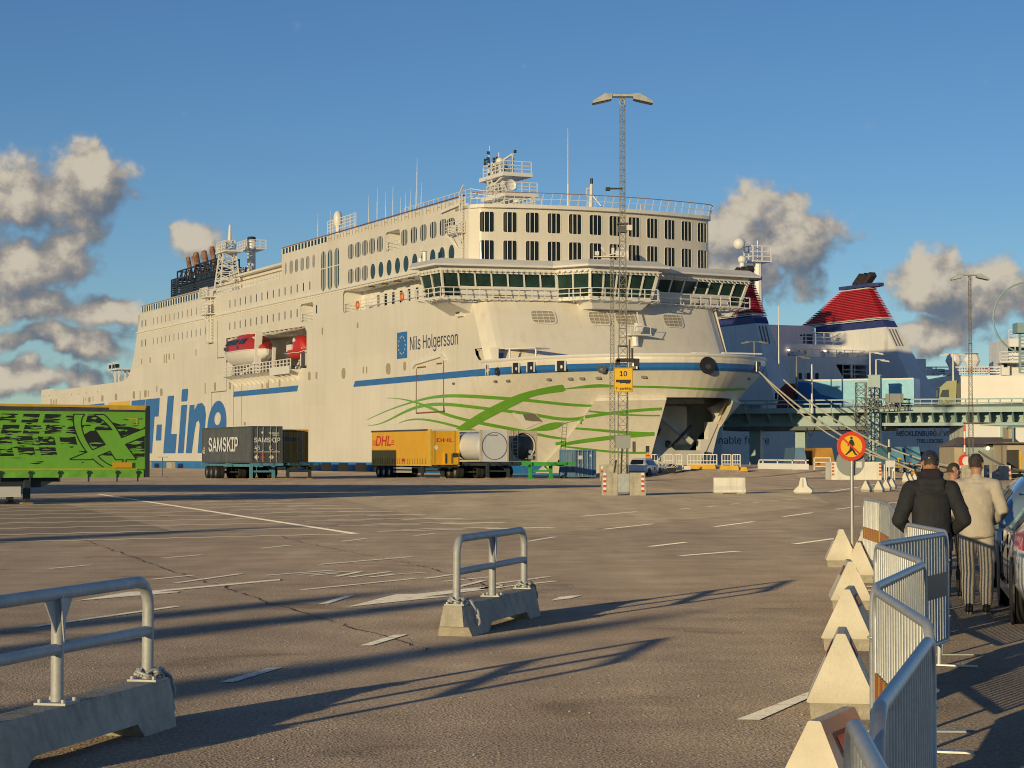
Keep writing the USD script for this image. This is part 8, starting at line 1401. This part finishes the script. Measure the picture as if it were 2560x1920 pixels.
def park(lab, rear_left, secs, Lc, body, glassx, wb, ww=.93):
    loc = np.array(rear_left) + rc * ww; t, f, cross = car(lab, 'car', (*loc, 0), PI / 2 - azc, Lc, ww, 1.45, body, secs, glassx, None)
    put(t, 'windscreen', cross(.88, .12, .012), 'car_window', smooth=True); xr = secs[3][0]
    put(t, 'rear_window', cross(secs[2][0] + .02, secs[4][0], .014), 'car_window', smooth=True)
    for x in wb:
        for sy in (-1, 1): put(t, 'wheel_arch', MB().prism(ell(x, .34, .365, .365, 24), XZ(sy * (ww + .004)), -.010, .010), 'black_paint'); wheel(t, (x, sy * (ww - .12), .325), .325, .225, (0, sy, 0))
    for sy in (-1, 1):
        put(t, 'tail_lamp', MB().hexa([(-Lc / 2 - .02, sy * .52, .80), (-Lc / 2 + .10, sy * .87, .80), (-Lc / 2 + .35, sy * .93, .84), (-Lc / 2 + .1, sy * .5, .84)], [(-Lc / 2 + .03, sy * .52, .97), (-Lc / 2 + .16, sy * .85, 1.0), (-Lc / 2 + .42, sy * .92, .96), (-Lc / 2 + .12, sy * .5, .98)]), 'tail_red')
        mr = put(t, 'door_mirror', MB().ball((.62, sy * 1.05, .98), (.075, .12, .085), 2).beam((.66, sy * .9, .95), (.64, sy * 1.0, .97), .05), body, smooth=True); put(mr, 'mirror_glass', MB().cbox((.55, sy * 1.06, .985), (.012, .17, .11)), 'chrome')
        for x in (-.95, .05): put(t, 'door_handle', MB().cbox((x, sy * (ww + .022), .80), (.20, .03, .03)), 'chrome')
    for x in (-.42, .62): put(t, 'door_seam', MB().box((x, -ww - .004, .36), (x + .010, -ww + .01, .9)).box((x, ww - .01, .36), (x + .010, ww + .004, .9)), 'black_paint')
    put(t, 'window_trim', MB().beam((-1.3, ww * .965 + .012, .955), (.75, ww * .965 + .012, .935), .016), 'chrome'); put(t, 'sill', MB().box((-1.0, ww - .06, .24), (1.0, ww + .012, .34)), 'chrome'); put(t, 'bumper', MB().cbox((-Lc / 2 + .04, 0, .45), (.16, 1.5, .18)), body); return t
rw = np.array([5.25, 21.9]); park('silver car cut by the right edge, nearest to the two men', rw + dc * 1.35 + rc * 0, SED, 4.5, 'car_silver', ((-1.22, -.46), (-.40, .60), (.64, .86)), (-1.38, 1.42))
park('blue grey hatchback parked ahead of the silver car at the right edge', np.array([6.3, 27.3]) + dc * 2.05, HAT, 4.1, 'car_blue', ((-1.62, -1.15), (-1.08, -.36), (-.30, .60), (.64, .84)), (-1.25, 1.3), .91)

# ------------------------------------------------------------ people waiting at the barriers (x to their right, y forward, z up)
import manifold3d as m3d
def blob(bones, edge=.03, it=8):
    "bones: (a, ra, b, rb); one smooth skin over all of them"
    tot = None
    for a, ra, b, rb in bones:
        pts = []
        for c, r in ((a, ra), (b, rb)):
            r3 = np.broadcast_to(np.asarray(r, float), (3,)); m = trimesh.creation.icosphere(2, 1.0); pts.append(m.vertices * r3 + np.asarray(c, float))
        h = m3d.Manifold.hull_points(np.vstack(pts)); tot = h if tot is None else tot + h
    tot = tot.refine_to_length(edge); m = tot.to_mesh(); tm = trimesh.Trimesh(m.vert_properties[:, :3], m.tri_verts, process=True); trimesh.smoothing.filter_taubin(tm, .5, .52, iterations=it); return tm
def folds(tm, amp, sc, seed, stretch=(1, 1, 1)):
    v = np.array(tm.vertices); n = np.array(tm.vertex_normals); k = meshkit.fbm(v * sc * np.asarray(stretch), 3, seed) - .5; tm.vertices = v + n * (k * 2 * amp)[:, None]; return tm
def hand(bones, wrist, palm_dir, side, curl=.9):
    w, d = np.asarray(wrist, float), unit(palm_dir); s = unit(np.cross(d, (0, 0, 1))) * side; dn = np.cross(s, d) * side; p = w + d * .095; bones.append((w, .026, w + d * .04, (.03, .03, .03))); bones += [(w + d * .03 + s * o * .6, .017, p + s * o, .013) for o in (-.03, -.01, .01, .03)]
    for o, l in zip((-.032, -.011, .011, .032), (.062, .072, .068, .052)):
        a = p + s * o; b = a + (d * math.cos(curl * .5) - dn * math.sin(curl * .5)) * l * .55; c = b + (d * math.cos(curl * 1.4) - dn * math.sin(curl * 1.4)) * l * .5; bones += [(a, .0105, b, .0095), (b, .0095, c, .008)]
    a = w + d * .03 - s * .032; b = a + unit(d * .7 - s * .7 - dn * .3) * .045; bones += [(a, .014, b, .011), (b, .011, b + unit(d - dn * .4) * .03, .009)]
def person(label, loc, rz, H_, top, bottom, hair, arms, lean=0.0, stance=.11, headturn=0.0, headtilt=0.0, jac=1.0, cap=False, hood=False, group=None, baggy=1.0, beard=False, crop=False):
    t = thing('person', label, 'person', (*loc, 0), rz); s = H_ / 1.80; A = lambda *p: np.array(p, float) * s
    hip, waist, chest, neck = A(0, 0, .95), A(0, lean * .2, 1.08), A(0, lean * .55, 1.32), A(0, lean * .9 - .01, 1.50); head = A(0, lean + .025, 1.665)
    sh = [A(x * .195, lean * .72 - .005, 1.435) for x in (-1, 1)]; hj = [A(x * .095, 0, .93) for x in (-1, 1)]; kn = [A(x * (stance + .01), .03, .50) for x in (-1, 1)]; an = [A(x * stance, -.03, .085) for x in (-1, 1)]; el = [A(*arms[i][0]) for i in (0, 1)]; wr = [A(*arms[i][1]) for i in (0, 1)]
    R = lambda r: r * s; T_ = lambda r: r * s * .82
    body = [(hip, T_(.10), waist, T_(.10)), (waist, T_(.10), chest, T_(.12)), (chest + A(-.07, 0, .02), T_(.09), chest + A(.07, 0, .02), T_(.09)), (chest, T_(.10), neck, R(.055)), (neck, R(.054), head + A(0, -.015, -.07), R(.056))]
    for i in (0, 1):
        body += [(chest + A(0, 0, .1), T_(.07), sh[i], T_(.058)), (sh[i], T_(.056), el[i], T_(.042)), (el[i], T_(.042), wr[i], R(.028)), (hip, T_(.1), hj[i], T_(.09)), (hj[i], T_(.088), kn[i], T_(.056)), (kn[i], T_(.055), kn[i] * .45 + an[i] * .55 + A(0, -.02, .03), T_(.052)), (kn[i], T_(.052), an[i], R(.036)), (an[i], R(.036), an[i] + A(0, .14, -.05), R(.03))]
        hand(body, wr[i], np.asarray(arms[i][2], float), 1 if i else -1)
    ct, st_ = math.cos(headturn), math.sin(headturn); RH = rot(rz=headturn) @ rot(rx=headtilt); hp = lambda x, y, z: head + RH @ A(x, y, z)
    hb = [(hp(0, -.012, .035), A(.076, .092, .085), hp(0, .02, -.02), A(.068, .078, .085)), (hp(0, .035, -.06), R(.048), hp(0, .055, -.095), R(.030)), (hp(0, .095, -.005), R(.012), hp(0, .118, -.035), R(.014)), (hp(-.022, .083, -.070), R(.012), hp(.022, .083, -.070), R(.012)), (hp(-.04, .075, .025), R(.016), hp(.04, .075, .025), R(.016))]
    for x in (-1, 1): hb += [(hp(x * .079, -.006, .012), A(.010, .018, .026), hp(x * .082, -.012, -.022), A(.009, .013, .016))]
    tm = trimesh.util.concatenate([blob(body, .028 * s, 8)]); hd = blob(hb + [(head + A(0, -.015, -.07), R(.056), head, R(.06))], .013, 5); full = m3d.Manifold(m3d.Mesh(np.asarray(tm.vertices, np.float32), np.asarray(tm.faces, np.uint32))) ; full2 = m3d.Manifold(m3d.Mesh(np.asarray(hd.vertices, np.float32), np.asarray(hd.faces, np.uint32)))
    u = full + full2; m = (u if u.num_tri() > 100 else None); tmm = trimesh.util.concatenate([tm, hd]) if m is None else trimesh.Trimesh(m.to_mesh().vert_properties[:, :3], m.to_mesh().tri_verts); put(t, 'body', tmm, 'skin', smooth=True)
    for x in (-1, 1): put(t, 'eye', MB().ball(hp(x * .031, .083, .004), R(.0115), 1), 'hair')
    # hair as a shell over the skull
    def shell(z0, grow, fn):
        m_ = trimesh.creation.icosphere(4, 1.0); v = m_.vertices; sel = fn(v); q = v * np.array([.079, .098, .098]) * (1 + grow) + [0, -.008, .030]; n_ = meshkit.fbm(v * 7, 4, 4) - .5; q = q * (1 + n_[:, None] * (.16 if grow > .03 else .06)); f = m_.faces[sel[m_.faces].all(1)]; return trimesh.Trimesh(np.array([hp(*p) for p in q]), f, process=True)
    if hair: put(t, 'hair', shell(0, .07 if not crop else .03, lambda v: (v[:, 2] > -.50 + np.clip(v[:, 1], 0, 1) * 1.0 + .25 * (meshkit.fbm(v * 8, 2, 7) - .5)) & ((v[:, 1] < .35) | (v[:, 2] > .55)) & ((np.abs(v[:, 0]) < .80) | (v[:, 2] > .0))), 'hair', smooth=True)
    if beard: put(t, 'beard', shell(0, .015, lambda v: (v[:, 1] > -.15) & (v[:, 2] < -.45)), 'hair', smooth=True)
    # clothes
    J = jac; jk = [(A(0, -.01, .84 if hood else .88), A(.188 * J, .145 * J, .05), A(0, 0, .98), A(.182 * J, .138 * J, .06)), (A(0, 0, .98), A(.182 * J, .138 * J, .06), waist, A(.172 * J, .13 * J, .1)), (waist, A(.172 * J, .13 * J, .1), chest, A(.175 * J, .13 * J, .12)), (chest, A(.165 * J, .125 * J, .12), A(0, lean * .8, 1.44), A(.15 * J, .095 * J, .055)), (A(0, lean * .8, 1.44), A(.12 * J, .085 * J, .05), neck + A(0, 0, -.02), R(.068)), (neck + A(0, 0, -.02), R(.066), neck + A(0, .005, .028), R(.060)), (A(-.15, lean * .75, 1.455), R(.066), neck + A(0, 0, -.035), R(.075)), (A(.15, lean * .75, 1.455), R(.066), neck + A(0, 0, -.035), R(.075))]
    for i in (0, 1): jk += [(chest + A(0, 0, .10), R(.075), sh[i], R(.078 * J)), (sh[i], R(.078 * J), (sh[i] + el[i]) / 2, R(.070 * J)), ((sh[i] + el[i]) / 2, R(.070 * J), el[i], R(.064 * J)), (el[i], R(.062 * J), el[i] * .15 + wr[i] * .85, R(.048 * J)), (el[i] * .15 + wr[i] * .85, R(.049 * J), el[i] * .04 + wr[i] * .96, R(.043 * J))]
    put(t, 'jacket' if hood else 'sweater', folds(folds(blob(jk, .026, 7), .013, 5.5, 3, (1, 1, 1.6)), .006, 14, 9, (1, 1, 2)), top, smooth=True)
    tr = [(A(0, 0, .96), A(.165, .125, .05), A(0, 0, .90), A(.17, .125, .06))]
    for i in (0, 1): tr += [(hj[i] + A(0, 0, .0), R(.105), hj[i] * .5 + kn[i] * .5, R(.093 * baggy)), (hj[i] * .5 + kn[i] * .5, R(.093 * baggy), kn[i], R(.078 * baggy)), (kn[i], R(.078 * baggy), kn[i] * .4 + an[i] * .6, R(.072 * baggy)), (kn[i] * .4 + an[i] * .6, R(.071 * baggy), an[i] + A(0, .0, .055), R(.056 * baggy))]
    put(t, 'trousers', folds(folds(blob(tr, .026, 7), .011, 5.0, 6, (1, 1, 2.2)), .006, 16, 2, (1, 1, 2.2)), bottom, smooth=True)
    for i in (0, 1):
        f = an[i] * [1, 1, 0]; put(t, 'shoe', blob([(f + A(0, -.045, .055), A(.040, .045, .045), f + A(0, .06, .045), A(.045, .05, .035)), (f + A(0, .06, .04), A(.046, .05, .034), f + A(0, .17, .032), A(.042, .05, .026)), (f + A(0, -.03, .06), R(.042), f + A(0, -.02, .10), R(.042))], .018, 4), 'shoe', smooth=True); put(t, 'sole', MB().prism(ell(f[0], f[1] + .055, .05 * s, .155 * s, 20), lambda v: v, 0.0, .022), 'shoe_sole')
    if hood:
        put(t, 'hood', folds(blob([(neck + A(-.085, -.055, -.005), A(.055, .06, .055), neck + A(.085, -.055, -.005), A(.055, .06, .055)), (neck + A(-.085, -.07, -.06), A(.05, .045, .05), neck + A(.085, -.07, -.06), A(.05, .045, .05)), (neck + A(-.03, -.09, -.12), A(.05, .038, .05), neck + A(.03, -.09, -.12), A(.05, .038, .05)), (neck + A(-.10, .0, .02), A(.032, .06, .045), neck + A(-.085, .06, .0), R(.035)), (neck + A(.10, .0, .02), A(.032, .06, .045), neck + A(.085, .06, .0), R(.035))], .02, 6), .012, 9, 8), top, smooth=True)
        put(t, 'hood_collar', blob([(neck + A(-.06, -.055, .075), A(.04, .04, .06), neck + A(.06, -.055, .075), A(.04, .04, .06)), (neck + A(-.095, .01, .075), R(.036), neck + A(-.06, -.055, .075), R(.04)), (neck + A(.095, .01, .075), R(.036), neck + A(.06, -.055, .075), R(.04))], .018, 5), 'hood_lining', smooth=True)
    if cap:
        m_ = trimesh.creation.icosphere(3, 1.0); v = m_.vertices; sel = v[:, 2] > -.12; q = v * np.array([.086, .106, .100]) + [0, -.006, .052]; f = m_.faces[sel[m_.faces].all(1)]; hole = ~((np.abs(v[:, 0]) < .42) & (v[:, 1] < -.6) & (v[:, 2] < .36) & (v[:, 2] > .06)); f = f[hole[f].all(1)]
        c = put(t, 'cap', trimesh.Trimesh(np.array([hp(*p) for p in q]), f, process=True), 'cap_navy', smooth=True); put(c, 'peak', MB().hexa([hp(-.07, .085, .045), hp(.07, .085, .045), hp(.055, .17, .03), hp(-.055, .17, .03)], [hp(-.07, .085, .053), hp(.07, .085, .053), hp(.055, .17, .036), hp(-.055, .17, .036)]), 'cap_navy'); put(c, 'strap', MB().tube([hp(x, -.1 * math.sqrt(max(0, 1 - (x / .09) ** 2)) - .008, .042) for x in np.linspace(-.06, .06, 7)], .008, 6), 'cap_navy'); put(c, 'buckle', MB().cbox(hp(-.02, -.112, .044), (.02, .01, .014)), 'chrome')
    return t
pocket = lambda ex, ez, wx: [((-ex, -.03, ez), (-wx, .17, .99), (.55, .75, -.15)), ((ex, -.03, ez), (wx, .17, .99), (-.55, .75, -.15))]
person('man in dark hooded jacket, navy cap and olive trousers, seen from behind', (4.10, 20.35), math.radians(-4), 1.80, 'jacket', 'trousers_olive', True, pocket(.315, 1.13, .17), lean=.09, headtilt=-.3, jac=1.10, cap=True, hood=True, baggy=1.06, stance=.09, crop=True)
person('man in beige sweater and pale jogging trousers with dark hair, seen from behind', (5.20, 23.3), math.radians(-10), 1.79, 'sweater', 'joggers', True, [((-.275, -.02, 1.15), (-.12, .22, 1.05), (.6, .7, .1)), ((.285, -.03, 1.15), (.20, .20, 1.03), (.1, .95, .1))], lean=.04, jac=1.06, headturn=math.radians(-14), beard=True, stance=.095, baggy=1.10)
person('third man mostly hidden between the other two, only his cropped dark head showing', (5.50, 26.0), math.radians(-25), 1.68, 'jacket', 'trousers_olive', True, pocket(.27, 1.15, .17), lean=.05, headturn=math.radians(-30), headtilt=-.25, crop=True, beard=True)
# ------------------------------------------------------------ things outside the frame on the left, towards the sun, whose long shadows cross the yard
def column_tree(label, x, y, H_, w, seed):
    rng = np.random.default_rng(seed); t = thing('poplar_tree', label, 'tree', (x, y, 0), group='narrow poplars left of the yard'); put(t, 'trunk', MB().tube([(0, 0, 0), (.05, 0, H_ * .4), (0, .05, H_ * .95)], [.2, .13, .03], 8), 'leg_rust'); n = 1500; z = H_ * (.14 + .86 * rng.random(n) ** .9); f = np.sin(np.clip((z / H_ - .1) / .9, 0, 1) * PI) ** .55; a = rng.random(n) * 2 * PI; r = w * f * rng.random(n) ** .5; c = np.column_stack([r * np.cos(a), r * np.sin(a), z]); d1, d2 = rng.normal(0, .13, (n, 3)), rng.normal(0, .13, (n, 3)); put(t, 'crown', MB().add(np.stack([c - d1, c + d2, c + d1, c - d2], 1).reshape(-1, 3), np.arange(4 * n).reshape(n, 4)), 'tree_leaf')
mat('tree_leaf', (.06, .09, .03), .7)
for i, (lb_, x, y, h, w) in enumerate((('narrow poplar outside the left edge, nearest the railing', -23.1, -20, 6.0, .30), ('narrow poplar outside the left edge, second from the railing', -26.9, -20, 6.6, .42), ('narrow poplar outside the left edge, third from the railing', -31.0, -24, 7.2, .42), ('taller narrow poplar outside the left edge, farthest from the railing', -52, -28, 11.5, 1.2), ('young narrow poplar behind the viewer', -13.5, -19, 5.0, .5))): column_tree(lb_, x, y, h, w, 40 + i)
t = thing('raised_walkway', 'long raised covered walkway on columns outside the left edge', 'walkway', (-34, 56, 0), math.radians(176)); put(t, 'deck', MB().box((0, 0, 7.2), (80, 3, 7.6)), 'bridge_teal'); put(t, 'wall', MB().box((0, 0, 7.6), (80, .1, 10.2)).box((0, 2.9, 7.6), (80, 3, 10.2)), 'building_paleblue'); put(t, 'roof', MB().box((-.2, -.2, 10.2), (80.2, 3.2, 10.4)), 'building_roof')
for x in (4, 28, 52, 76): put(t, 'column', MB().box((x, 1, 0), (x + .8, 1.8, 7.2)), 'bridge_teal')
for i in range(3):
    t = thing('box_trailer', ('white box trailer outside the left edge beside the green trailer', 'white box trailer outside the left edge, second from the green trailer', 'white box trailer outside the left edge, third from the green trailer')[i], 'trailer', (-31 - 13 * i, 84 + 8.4 * i, 0), RZg); put(t, 'box', MB().box((-11, 0, 1.1), (0, 2.5, 3.9)), 'truck_white'); put(t, 'chassis', MB().box((-11, .6, .7), (0, 1.9, 1.1)), 'chassis_dark'); [wheel(t, (x, y, .5), .5, .36, (0, ax, 0)) for x in (-9.6, -8.3) for y, ax in ((.3, -1), (2.2, 1))]
